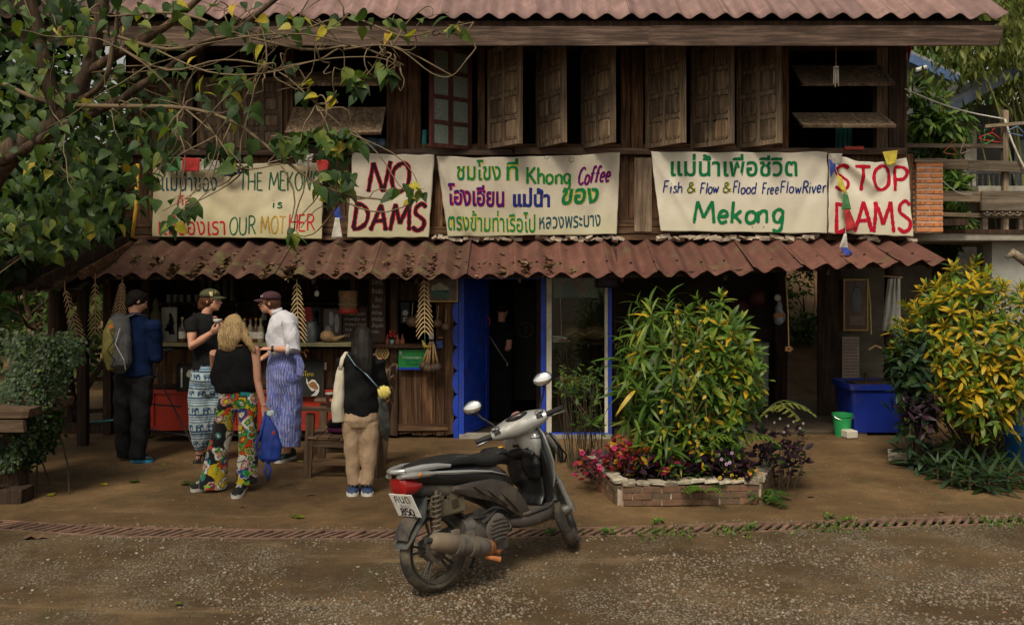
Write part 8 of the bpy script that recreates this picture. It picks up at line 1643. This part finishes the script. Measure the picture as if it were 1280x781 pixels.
def fern(px, py, label, n=7, s_=.3, Y=None, z=0, group='ferns in the beds', m=None, dirs=None):
 p = G(px, py) if Y is None else P(px, py, Y); p = Vector((p.x, p.y, z if Y is None else p.z)); t_ = thing('fern', label, 'fern', p, group); m = m or L_BRIGHT[0]
 for k in range(n):
  a = random.uniform(0, 6.28) if not dirs else dirs[k % len(dirs)] + random.uniform(-.2, .2); e = Vector((math.cos(a), math.sin(a), 0)); mb = MB(); pts = [p + e * s_ * u * .9 + Vector((0, 0, s_ * (1.1 * u - .95 * u * u))) for u in [j / 9 for j in range(10)]]; mb.tube(pts, .0025, 4); sd_ = Vector((-e.y, e.x, 0))
  for j in range(1, 10):
   w_ = s_ * .24 * math.sin(math.pi * (j / 10.5)) + .012
   for s2 in (-1, 1): b0 = pts[j]; tip = b0 + sd_ * s2 * w_ + e * w_ * .35 + Vector((0, 0, -.2 * w_)); mb.add([b0 - e * .011, b0 + e * .011, tip + e * .004, tip - e * .004], [(0, 1, 2, 3)])
  mb.build('frond', m, t_)
fern(1176, 572, 'bright green fern in front of the croton trunk', 9, .36); fern(1212, 565, 'green fern right of the croton trunk base', 8, .32); fern(958, 628, 'bright green fern at the right corner of the brick planter', 9, .26); fern(882, 616, 'small fern spilling over the front of the brick planter', 7, .22, 7.35, group='ferns in the beds'); fern(1130, 583, 'small low fern beside the stone kerb block', 6, .16)
fern(948, 525, 'tall dry fern fronds arching to the right of the planter bush', 6, .5, 7.6, m=L_BAM[0], dirs=(-.5, .2, -.9)); fern(925, 560, 'fern frond standing up between the purple leaves and the black plant', 4, .35, 7.45, m=L_BRIGHT[0])
# -- the brick planter
PA, PB, PC_, PD = G(777, 631), G(946, 628), G(962, 599), G(737, 595)
plan = thing('brick_planter', 'low planter of old bricks with flaking white coping in front of the shop window', 'planter', (1.5, 7.6, 0)); BRK = plain('old_red_brick', (.22, .1, .06), .9, .4, 9, .8, dirt=(.085, .065, .04), dirt_amt=1.0); COP = plain('flaking_whitewash', (.46, .42, .34), .9, .3, 14, .7, dirt=(.13, .1, .065), dirt_amt=.75)
for e0, e1 in ((PA, PB), (PD, PA), (PB, PC_)):
 d = (e1 - e0); Ln = d.length; d.normalize(); ang = math.atan2(d.y, d.x); nb = max(3, int(Ln / .15))
 for c in range(3):
  for k in range(nb + (c % 2)): u0 = max(0, (k - .5 * (c % 2)) / nb); u1 = min(1, (k + 1 - .5 * (c % 2)) / nb); cc = e0.lerp(e1, (u0 + u1) / 2); board('brick', (cc.x + random.uniform(-.006, .006), cc.y + random.uniform(-.006, .006), .028 + c * .055), ((u1 - u0) * Ln - .008, .1, .05), BRK, plan, (random.uniform(-.03, .03), random.uniform(-.03, .03), ang + random.uniform(-.03, .03)))
 mb = MB(); mb.box((e0 + e1) / 2 + Vector((0, 0, .08)), (Ln, .07, .16), (0, 0, ang)); mb.build('mortar', MORT, plan); nb = int(Ln / .11)
 for k in range(nb): cc = e0.lerp(e1, (k + .5) / nb); mb = MB(); mb.box((cc.x, cc.y, .19 + random.uniform(-.008, .008)), (Ln / nb + .004, .115, .03), (random.uniform(-.06, .06), random.uniform(-.06, .06), ang), jit=.012); mb.build('coping_stone', COP, plan, bevel=.005)
mb = MB(); mb.slab([Vector((p.x, p.y, .14)) for p in (PA, PB, PC_, PD)], (0, 0, .02)); mb.build('soil', plain('dark_soil', (.04, .028, .018), .95, .4, 14, .6), plan)
def mound(name, label, px0, px1, py0, py1, Y0, Y1, n, mats, size, shape='oval', cat='plant', weights=None, nobj=120, stemz=.16, group=None):
 c = P((px0 + px1) / 2, py1, (Y0 + Y1) / 2); t_ = thing(name, label, cat, (c.x, c.y, stemz if c.z > 0 else 0), group); pl_ = []; mb = MB()
 for k in range(n):
  Y = random.uniform(Y0, Y1); p = P(random.uniform(px0, px1), random.triangular(py0, py1, (py0 + py1) / 2), Y); pl_.append((p, Vector((random.uniform(-1, 1), random.uniform(-1, .3), random.uniform(-.3, .8))), Vector((random.uniform(-.4, .4), -.5, 1)), random.uniform(*size), random.choices(range(len(mats)), weights)[0]))
  if k % 7 == 0: mb.tube(wob((p.x * .6 + c.x * .4, Y, stemz), p, 4, .02), .003, 4)
 mb.build('stems', BSTEM, t_, kind='stuff'); leaves(t_, shape, pl_, mats, nobj); return t_
mound('coleus', 'magenta and dark red leaved plants at the left end of the brick planter', 722, 800, 562, 600, 7.6, 8.1, 260, [L_MAG, L_PUR, L_RED], (.04, .09), weights=(4, 4, 1)); mound('coleus', 'red and yellow leaved plant rising at the middle left of the planter', 762, 806, 545, 585, 7.5, 7.75, 120, [L_RED, L_MAG], (.05, .09)); mound('purple_plant', 'dark purple leaved plants in the middle of the brick planter', 790, 868, 562, 603, 7.42, 7.7, 260, [L_PUR, L_MAG, L_RED], (.05, .1), weights=(6, 1.5, 1)); mound('purple_plant', 'dense dark purple clump right of the middle of the planter', 862, 935, 560, 603, 7.42, 7.75, 260, [L_PUR], (.06, .11)); mound('green_weed', 'small green weeds between the purple clumps in the planter', 835, 885, 572, 606, 7.38, 7.6, 120, [L_BRIGHT, L_TREE], (.03, .07)); mound('yellow_herb', 'little yellow-leaved herb at the right end of the planter', 905, 945, 580, 602, 7.4, 7.6, 110, [L_YEL, L_BRIGHT], (.025, .05)); mound('green_weed', 'leafy weed growing at the foot of the right planter corner', 935, 968, 612, 632, 7.35, 7.7, 90, [L_BRIGHT], (.03, .06), stemz=0)
mound('black_plant', 'tall blackish purple plant with small white flowers right of the planter', 940, 1008, 530, 600, 7.6, 8.2, 210, [L_PUR, L_DARK], (.05, .1), weights=(5, 1), stemz=.02)
FLW = {}
def flowers(pts, Y, col, label, r_=.012, cat='flowers'):
 m = MATS.get(col[0]) or plain(col[0], col[1], .6); t_ = thing('flower_spray', label, cat, P(pts[0][0], pts[0][1], Y))
 for a, b_ in pts:
  c = P(a, b_, Y); mb = MB()
  for k in range(5): th = k * 1.257; mb.ball(c + Vector((r_ * math.cos(th), 0, r_ * math.sin(th))), (r_ * .75, r_ * .4, r_ * .6), 6)
  mb.build('flower', m, t_, smooth=True)
 mb = MB();
 for a, b_ in pts: mb.tube([P(a, b_, Y), P(a + 2, b_ + 14, Y + .05)], .002, 4)
 mb.build('stalks', TWIG, t_, kind='stuff')
flowers([(728, 566), (768, 560), (750, 584), (812, 569), (834, 579), (790, 574)], 7.55, ('magenta_petals', (.55, .02, .16)), 'six magenta flowers scattered over the left half of the planter', .017)
flowers([(902, 574), (908, 580), (898, 568), (915, 566), (912, 578)], 7.4, ('lilac_petals', (.5, .35, .55)), 'pale lilac flowers over the dark purple clump in the planter', .01); flowers([(958, 520), (968, 528), (975, 523), (985, 532), (992, 527), (1000, 535), (980, 540), (1004, 529)], 7.7, ('white_petals', (.65, .62, .55)), 'tiny white flowers on top of the blackish purple plant', .007); flowers([(900, 597), (915, 594), (925, 599), (918, 601)], 7.4, ('yellow_petals', (.6, .42, .03)), 'small yellow flowers at the right end of the planter', .011)
flowers([(945, 588), (952, 592), (938, 592)], 7.35, ('orange_petals', (.6, .25, .03)), 'pale orange flowers at the right corner of the planter', .009)
big_tree('green shrub glimpsed on the bank through the porch opening', 4.9, 15.4, 2, .7, .9, 1.5, [L_TREE, L_BRIGHT], 2200, (.06, .12), shape='oval', tr=.04, clumps=20, cat='shrub', name='shrub')
# airy plant before the shop window, ivy, weeds at the drain
mound('airy_plant', 'thin-stemmed airy green plant in front of the shop window', 698, 752, 452, 510, 8.6, 9.0, 230, [L_TREE, L_BRIGHT], (.04, .08), stemz=.02, shape='lance'); mound('airy_plant', 'low sprigs of the airy plant beside the blue window sill', 718, 752, 505, 545, 8.6, 8.9, 70, [L_TREE, L_BRIGHT], (.05, .09), stemz=.02)
stp = MB()
for a, b_, c, d in ((742, 560, 735, 470), (748, 560, 720, 500), (740, 560, 700, 470), (752, 560, 745, 480)): stp.tube(wob(P(a, b_, 8.8), P(c, d, 8.8), 6, .03), .005, 5)
o = stp.build('plant_stems', TWIG, smooth=True); tag(o, 'bare thin stems rising beneath the airy plant at the shop window', 'plant')
iv = thing('creeper_bush', 'dense small-leaved creeper hanging beside the timber table at the left edge', 'bush', (-4.0, 7.9, 0)); pl_ = []
for k in range(5200):
 a = random.uniform(0, 6.28); u = random.random(); py = 418 + 165 * u; c = 32 + 18 * math.sin(u * 3 + 1) + 8 * math.sin(u * 11); rr = (50 - 14 * u) * (.72 + .6 * abs(noise.noise(Vector((math.cos(a) * 1.5, math.sin(a) * 1.5, u * 5)))) + .12 * random.random()); px = c + rr * math.cos(a) * random.uniform(.6, 1.05); p = P(px, py + random.uniform(-8, 8), 7.9 + .45 * math.sin(a)); pl_.append((p, Vector((random.uniform(-1, 1), -.4, random.uniform(-1, .2))), Vector((0, -1, .6)) + rv(.5), random.uniform(.028, .055), 0 if random.random() < .93 else 1))
leaves(iv, 'oval', pl_, [L_DARK, L_TREE], 120); mb = MB()
for k in range(3): mb.tube(wob(Vector((-4.1 + random.uniform(-.2, .3), 7.9 + random.uniform(-.2, .2), 0)), P(random.uniform(5, 75), random.uniform(390, 480), 7.9), 6, .06), .008, 5)
mb.build('stems', BSTEM, iv, kind='stuff')
pl_ = []
for k in range(1500):
 x = random.uniform(.5, 4.8);
 if noise.noise(Vector((x * 2.2, 3, 1))) < .02 and random.random() < .85: continue
 y = dy(x) + random.gauss(-.1, .09); pl_.append((Vector((x, y, .003)), Vector((random.uniform(-1, 1), random.uniform(-1, 1), random.uniform(.2, 1.4))), rv(1), random.uniform(.012, .035), 0))
wd = thing('drain_weeds', None, None); wd['kind'] = 'stuff'; leaves(wd, 'oval', pl_, [L_BRIGHT], 0, rest='weeds')
for i, (px, py) in enumerate(((688, 668), (822, 655), (1036, 648), (940, 662), (1060, 652), (760, 668))):
 mound('drain_weed', ['little green weed in the drain beside the front wheel', 'green weed sprouting through the drain below the planter', 'green weed sprouting through the drain near the right end', 'low weed patch at the road side of the drain under the planter corner', 'small weed next to the one near the right end of the drain', 'small weed in the drain just right of the scooter'][i], px - 6, px + 6, py - 8, py, CAMZ * F / (py - HY) - .05, CAMZ * F / (py - HY) + .05, 26, [L_BRIGHT], (.02, .04), nobj=26, stemz=-.02, group='weeds growing in the drain')
# fallen leaves: every one a thing
LFM = [L_YEL[0], L_BAM[0], plain('dead_brown_leaf', (.12, .07, .035), .8)]
SIT = [(60, 620, 0, .1, 'yellow-green leaf lying near the timber table'), (129, 607, 0, .09, 'yellow leaf lying in front of the man in navy'), (171, 603, 1, .12, 'greenish leaf lying under the shoes of the man in navy'), (229, 605, 1, .17, 'large crumpled yellow-brown leaf by the black shoe of the blonde woman'), (203, 582, 1, .08, 'small leaf right of the blue-soled shoe'), (364, 646, 1, .09, 'green leaf lying upslope of the drain, upper of two'), (376, 648, 0, .1, 'yellow-green leaf lying upslope of the drain, lower of two'), (392, 618, 2, .08, 'small brown leaf between the blonde and the black-haired woman'), (378, 577, 1, .09, 'leaf lying next to the green shoes of the woman in white'), (34, 671, 2, .17, 'large dark dead leaf lying on the left part of the drain'), (300, 634, 2, .06, 'brown leaf below the feet of the blonde woman'), (97, 661, 2, .07, 'brown leaf by the left end of the drain'), (222, 756, 1, .06, 'small green leaf on the road at the bottom left'), (180, 560, 2, .07, 'brown leaf behind the man in navy near the red panel'), (548, 600, 2, .05, 'brown scrap of leaf above the scooter tail'), (1180, 640, 2, .06, 'brown leaf above the right part of the drain'), (1015, 620, 2, .08, 'pale dead leaf on the concrete right of the planter')]
for px, py, mi, s_, lb in SIT:
 V, F_ = SHAPES['heart']; k = ('fallen', mi)
 if k not in _LM: me = bpy.data.meshes.new('fallen_leaf'); me.from_pydata([(v[0], v[1], v[2] * .5 + .1 * math.sin(v[0] * 9 + v[1] * 8) + .12) for v in V], [], F_); me.update(); me.polygons.foreach_set('use_smooth', [True] * len(F_)); me.materials.append(LFM[mi]); _LM[k] = me
 p = G(px, py); o = link('fallen_leaf', _LM[k], None, None, (p.x, p.y, .004), (0, 0, random.uniform(0, 6.28)), (s_, s_, s_ * .6)); tag(o, lb, 'leaf', 'fallen leaves on the ground')
# dead leaves caught in the awning waves
pl_ = []
for k in range(2300):
 x = random.choice((random.uniform(-4.4, -1.7), random.uniform(-4.4, -1.7), random.uniform(-1.7, .6))); u = abs(random.gauss(0, .3));
 if u > .9 or noise.noise(Vector((x * 2.2, u * 3, 4))) < -.02: continue
 tr_ = round((x + 4.62) / .2575 - .5) * .2575 + .5 * .2575 - 4.62; x2 = tr_ + random.gauss(0, .035); y = 9.5 + u * .9; z = aw_front(x) + (AWTOP - aw_front(x)) * (y - 9.48) / .94 - .03 + random.uniform(0, .03)
 pl_.append((Vector((x2, y, z)), Vector((random.uniform(-1, 1), random.uniform(-1, 1), random.uniform(-.3, .3))), Vector((0, 0, 1)) + rv(.6), random.uniform(.04, .09), 0))
LD = lm2('brown_litter', [(0, (.05, .028, .015)), (.6, (.13, .075, .04)), (1, (.24, .15, .08))], trans=0)
wd = thing('leaf_litter', None, None); wd['kind'] = 'stuff'; leaves(wd, 'oval', pl_, [LD], 0, rest='litter')
# ================================================================ right edge: balcony and neighbours
bal = thing('balcony', 'concrete balcony with weathered plank railing at the right edge', 'balcony', (6, 10.8, 0)); YB_ = 10.75
mb = MB(); mb.box((7.6, YB_ + 1.3, Z_(296, YB_)), (5.6, 2.6, .1)); mb.build('slab', CONC, bal, bevel=.01); mb = MB(); mb.box((8.6, YB_ + .35, (Z_(301, YB_)) / 2), (5.2, .2, Z_(301, YB_) - .01)); mb.build('lower_wall', plain('pale_grey_render', (.32, .32, .3), .9, .2, 3, .2), bal)
mb = MB(); mb.box((5.55, YB_ + 1.6, 1.1), (1.3, .1, 2.2)); mb.build('shade_panel', DARKROOM, bal)  # dark panel standing in for the shade under the slab
def rail(x0, y0, x1, y1, Y, w_, t_=.04, m=W_GREY, nm='rail'): beam(nm, P(x0, y0, Y), P(x1, y1, Y), w_ / F * Y, t_, m, bal)
rail(1140, 205, 1210, 206, YB_ - .06, 12); rail(1211, 207, 1330, 210, YB_ - .07, 13); rail(1130, 182, 1252, 183, YB_, 5); rail(1172, 245, 1226, 246, YB_ - .05, 13); rail(1226, 251, 1330, 252, YB_ - .08, 25, .035); rail(1172, 268, 1330, 272, YB_, 5); rail(1172, 289, 1330, 290, YB_, 5, m=W_DARK)
for k in range(6):
 c = P(1234 + k * 9.5, 266, YB_ - .1); mb = MB(); mb.tube([c + Vector((.04 * math.cos(a), 0, .035 * math.sin(a))) for a in [R(180 + 30 * j) for j in range(7)]], .012, 6); mb.ball(c, (.018, .012, .018), 8); mb.build('carved_scroll', W_GREY, bal, smooth=True)
for x, y0, y1 in ((1256, 137, 291), (1230, 272, 291), (1275, 272, 291)): beam('post', P(x, y0, YB_ + .02), P(x, y1, YB_ + .02), .065, .065, W_GREYZ, bal, (1, 0, 0))
rail(1232, 158, 1330, 150, YB_ - .06, 4, .03, W_GREY, 'pole')
pil = thing('brick_pillar', 'pillar of orange hollow bricks at the left end of the balcony', 'pillar', P(1160, 290, YB_)); OBR = plain('orange_hollow_brick', (.55, .2, .07), .85, .25, 12, .4, dirt=(.3, .17, .1), dirt_amt=.35); MOR2 = plain('grey_pink_mortar', (.46, .36, .3), .9, .2, 14, .5); Yp = YB_ - .25
x0, x1 = X_(1144, Yp), X_(1178, Yp); zb, zt = Z_(291, Yp), Z_(203, Yp); mb = MB(); mb.box(((x0 + x1) / 2, Yp + .135, (zb + zt) / 2), (x1 - x0 - .012, .31, zt - zb)); mb.build('mortar', MOR2, pil); nr = 13; ch_ = (zt - zb) / nr
for r_ in range(nr):
 z = zb + (r_ + .5) * ch_; s_ = .5 if r_ % 2 == 0 else .36
 for a, b_ in ((0, s_), (s_, 1)):
  xa, xb = x0 + (x1 - x0) * a, x0 + (x1 - x0) * b_; bk = board('brick', ((xa + xb) / 2, Yp + random.uniform(.0, .01), z), (xb - xa - .012, .07, ch_ - .024), OBR, pil, (0, random.uniform(-.015, .015), random.uniform(-.02, .02)))
 for j in range(2): board('brick', (x0, Yp + .1 + j * .15, z), (.07, .13, ch_ - .034), OBR, pil)
 if r_ % 2:
  mb = MB()
  for u in (.12, .3, .62, .85): mb.lathe([(0, 0), (.006, 0), (.006, .004), (0, .004)], (x0 + (x1 - x0) * u, Yp - .042, z), 8, (0, -1, 0))
  mb.build('holes', SLATE, pil, kind='stuff')
cap_ = MB(); cap_.box(((x0 + x1) / 2, Yp + .15, zt + .02), (x1 - x0 + .06, .4, .04)); cap_.build('cap', W_GREY, pil)
def hanger(px, py, col, label, tilt=0, w_=15, Y=10.6):
 m = MATS.get('hanger_' + col[0]) or plain('hanger_' + col[0], col[1], .4); t_ = thing('clothes_hanger', label, 'hanger', P(px, py, Y), 'plastic clothes hangers on the balcony'); mb = MB(); M = Euler((0, tilt, 0)).to_matrix(); c = P(px, py, Y); q = lambda a, b_: c + M @ Vector((a / F * Y, 0, b_ / F * Y))
 mb.tube([q(-w_, -9), q(-w_ * .5, -4), q(0, 0), q(w_ * .5, -4), q(w_, -9), q(w_ * .6, -10.5), q(-w_ * .6, -10.5), q(-w_, -9)], .006, 6); mb.build('body', m, t_, smooth=True); mb = MB(); mb.tube([q(0, 0), q(0, 4), q(2, 6), q(4, 4)], .004, 5); mb.build('hook', m, t_, smooth=True)
hanger(1189, 182, ('orange', (.5, .14, .06)), 'orange-red clothes hanger, leftmost on the balcony', .1, 9); hanger(1204, 180, ('pink', (.5, .3, .3)), 'pale pink clothes hanger beside the orange one', -.4, 8); hanger(1240, 166, ('red', (.5, .03, .02)), 'red clothes hanger hung askew next to the balcony post', .15, 16); hanger(1232, 168, ('green', (.05, .3, .06)), 'green clothes hanger behind the red one', -.5, 8); hanger(1272, 158, ('blue', (.12, .2, .42)), 'pale blue clothes hanger at the right edge of the balcony', .2, 12, 10.5)
for a, b_, r_, m, lb in (((1131, 111, 10.3), (1256, 149, 10.75), .009, I_WHITE, 'white washing line from the house corner to the balcony post'), ((1256, 149, 10.7), (1283, 215, 10.6), .014, WHITEWOOD, 'white rope slanting down from the balcony post'), ((1178, 226, 10.65), (1215, 243, 10.65), .004, I_WHITE, 'thin wire sagging between the brick pillar and the plank rail')):
 o = MB().tube(wob(P(*a), P(*b_), 8, .004, -.05), r_, 5).build('line', m, smooth=True); tag(o, lb, 'rope'); o.name = 'washing_line'
nb_ = thing('neighbour_house', 'shadowy neighbouring house with dark roof and black balustrade behind the balcony', 'house', (9.5, 15, 0)); DW_ = plain('dim_grey_wall', (.09, .09, .085), .9, .25, 2, .2)
mb = MB(); mb.box((11.2, 17.2, 2.6), (7.5, .15, 5.2)); mb.build('wall', DW_, nb_); mb = MB(); mb.box((11.0, 15.2, Z_(252, 15.2)), (8, 4, .15)); mb.build('floor', CONC, nb_)
for px in (1209, 1300): mb = MB(); mb.box((X_(px, 15), 15, 2.2), (.22, .22, 4.4)); mb.build('column', CONC, nb_, bevel=.01)
for k in range(34): mb = MB(); xx = X_(1180, 13.6) + k * .085; mb.box((xx, 13.6, Z_(232, 13.6)), (.02, .02, .42)); mb.build('baluster', DMETAL, nb_)
for zz in (216, 248): mb = MB(); mb.box((X_(1180, 13.6) + 1.4, 13.6, Z_(zz, 13.6)), (3.0, .04, .03)); mb.build('handrail', DMETAL, nb_)
for a, b_ in (((1160, 158), (1262, 100)), ((1262, 100), (1400, 60))):
 p, q = P(a[0], a[1], 14.2), P(b_[0], b_[1], 14.2); mb = MB(); mb.slab([p, q, q + Vector((0, 0, .16)), p + Vector((0, 0, .16))], (0, .1, 0)); mb.build('roof_edge', plain('dark_blue_grey_edge', (.04, .055, .09), .6), nb_); mb = MB(); mb.slab([p + Vector((0, .05, .12)), q + Vector((0, .05, .12)), q + Vector((0, 3.4, .3)), p + Vector((0, 3.4, .3))], (0, 0, .06)); mb.build('roof', plain('dark_roof_sheet', (.06, .06, .065), .7, .2, 4, .2), nb_)
for px in (1268,): mb = MB(); pbox(mb, px, 175, px + 22, 245, 17.05, .08); w_ = mb.build('window', plain('dim_window', (.12, .15, .16), .3), nb_)
nb2 = thing('far_house', 'far roof with a blue painted edge above the foliage behind the house corner', 'house', (8, 18, 0)); BE = plain('blue_roof_edge', (.06, .11, .24), .5); p, q = P(1128, 62, 17.5), P(1200, 95, 17.5)
mb = MB(); mb.slab([p, q, q + Vector((0, 0, -.18)), p + Vector((0, 0, -.18))], (0, .12, 0)); mb.build('fascia', BE, nb2); mb = MB(); mb.slab([p, q, q + Vector((-.2, 5, .5)), p + Vector((-.2, 5, .5))], (0, 0, .06)); mb.build('roof', plain('grey_roof_sheet', (.2, .21, .23), .6), nb2); mb = MB(); mb.slab([p + Vector((0, .3, -.18)), q + Vector((-.25, .3, -.18)), P(1172, 134, 17.8), P(1128, 134, 17.8)], (0, .1, 0)); mb.build('gable', plain('pale_grey_gable', (.2, .2, .19), .8), nb2); mb = MB(); mb.tube([P(1145, 88, 17.4), P(1158, 84, 17.4)], .04, 8); mb.build('pipe', SOLEW, nb2)
# blue drum and teal sheet at the far right, kerb block
dr_ = thing('blue_drum', 'blue plastic drum half hidden at the right edge behind the croton', 'drum', (5.35, 9.2, 0)); mb = MB(); mb.lathe([(0, 0), (.26, 0), (.28, .03), (.28, .25), (.3, .28), (.28, .31), (.28, .6), (.26, .63), (0, .63)], (5.35, 9.2, 0), 26); mb.build('drum_body', plain('bright_blue_plastic', (.01, .1, .32), .4), dr_, smooth=True, angle=40); mb = MB(); mb.lathe([(.27, .62), (.285, .62), (.285, .655), (0, .66)], (5.35, 9.2, 0), 26); mb.build('lid', SLATE, dr_)
mb = MB(); mb.slab([P(1268, 420, 9.4), P(1300, 418, 9.4), P(1300, 452, 9.4), P(1266, 446, 9.4)], (0, .02, 0)); o = mb.build('teal_sheet', plain('teal_tarp', (.02, .32, .3), .6)); tag(o, 'teal plastic sheet glimpsed at the right edge beside the croton', 'tarp')
kb = MB(); kb.box(G(1126, 578) + Vector((0, .06, .05)), (.2, .13, .11), (0, 0, -.5), jit=.012); o = kb.build('kerb_block', COP, bevel=.01); tag(o, 'worn white stone kerb block at the corner of the right bed', 'block')
st2 = thing('driftwood', 'curled piece of pale driftwood standing above the croton at the right edge', 'wood', P(1272, 322, 9.6)); mb = MB(); mb.tube([P(1258, 322, 9.6), P(1266, 316, 9.6), P(1275, 322, 9.6), P(1290, 336, 9.6)], [.015, .05, .05, .03], 8); mb.build('log', W_GREY, st2, smooth=True); mb = MB(); mb.tube([P(1256, 320, 9.62), P(1270, 321, 9.62), P(1286, 318, 9.62)], [.01, .02, .012], 6); mb.build('twig', W_GREY, st2, smooth=True)
# ================================================================ left edge: timber table, lean-to
tb_ = thing('timber_table', 'heavy rough timber table cut off by the left edge', 'table', (-4.3, 7.4, 0)); zt = .78; Yt = 7.25
for k in range(3): board('table_board', (-4.86, Yt + .13 + k * .26, zt), (1.75, .25, .075), W_BENCH, tb_, (0, random.uniform(-.006, .006), 0))
board('apron', (-4.87, Yt + .02, zt - .1), (1.68, .04, .1), W_BENCH, tb_)
for x in (-4.3, -5.4): board('leg', (x, Yt + .38, .38), (.15, .15, .74), W_DARK, tb_)
board('foot_beam', (-4.5, Yt + .25, .06), (.75, .22, .12), W_DARK, tb_); board('stretcher', (-4.6, Yt + .12, .2), (.55, .05, .09), W_BENCH, tb_, (0, -.15, 0))
lt = thing('lean_to', 'low shed roof of curling wooden shingles at the far left', 'shed', (-5.2, 10, 0)); SHG = wood('grey_brown_shingle', (.07, .045, .032), (.23, .16, .12), 'y')
zf_, zk = Z_(358, 9.5), Z_(300, 10.9); Nn = 0
for r_ in range(9):
 u = r_ / 8; y = 9.5 + 1.4 * u; z = zf_ + (zk - zf_) * u; xx = -7.0 + (.06 if r_ % 2 else 0)
 while xx < -4.75 + .25 * u: board('shingle', (xx, y + random.uniform(-.03, .03), z + .02 + random.uniform(-.008, .012)), (.115, .27, .014), SHG, lt, (R(22) + random.uniform(-.14, .1), random.uniform(-.12, .12), random.uniform(-.1, .1))); xx += .125
beam('barge_board', P(160, 298, 10.3), P(52, 352, 8.9), .1, .035, W_DARK, lt); beam('barge_board', P(166, 306, 10.2), P(100, 345, 9.3), .09, .035, W_WALLH, lt)
mb = MB(); mb.slab([(-7.0, 9.6, zf_ - .02), (-4.7, 9.6, zf_ - .02), (-4.6, 10.9, zk - .02), (-7.0, 10.9, zk - .02)], (0, 0, -.02)); mb.build('decking', DARKROOM, lt)
for px, Y in ((104, 9.9), (136, 10.6), (-30, 9.9)): beam('post', Vector((X_(px, Y), Y, 0)), Vector((X_(px, Y), Y, zf_ + .15)), .1, .1, W_DARK, lt, (1, 0, 0))
for a, b_ in (((92, 440), (136, 438)), ((92, 475), (136, 473)), ((92, 515), (136, 512)), ((96, 505), (130, 452))): beam('rail', P(a[0], a[1], 10.9), P(b_[0], b_[1], 10.9), .05, .04, W_DARK, lt)
mb = MB(); mb.box((-4.9, 11.6, 1.2), (.9, .06, 2.4)); mb.build('back_wall', DARKROOM, lt); mb = MB(); mb.box((-4.62, 12.1, 1.4), (.05, 3.2, 2.8)); mb.build('side_wall', W_DARK, lt)
board('threshold', (X_(130, 10.9), 10.75, .05), (1.3, .2, .1), W_DARK, lt)
o = MB().tube(wob(P(98, 527, 10.2), P(152, 522, 9.9), 8, .01, -.03), .012, 6).build('garden_hose', TEAL, smooth=True); tag(o, 'thin teal garden hose trailing behind the man in navy', 'hose')
o = MB().tube([P(172, 205, 10.1), P(170, 260, 10.1), P(165, 297, 10.1)], .022, 8).build('yellow_pole', YELLOW, smooth=True); tag(o, 'yellow pole standing on the awning at the left house corner', 'pole')
o = MB().tube([P(165, 158, 9.6), P(172, 150, 9.6), P(175, 163, 9.6), P(173, 182, 9.6)], .02, 8).build('yellow_hook', YELLOW, smooth=True); tag(o, 'curved yellow pipe end among the leaves at the left', 'pipe')
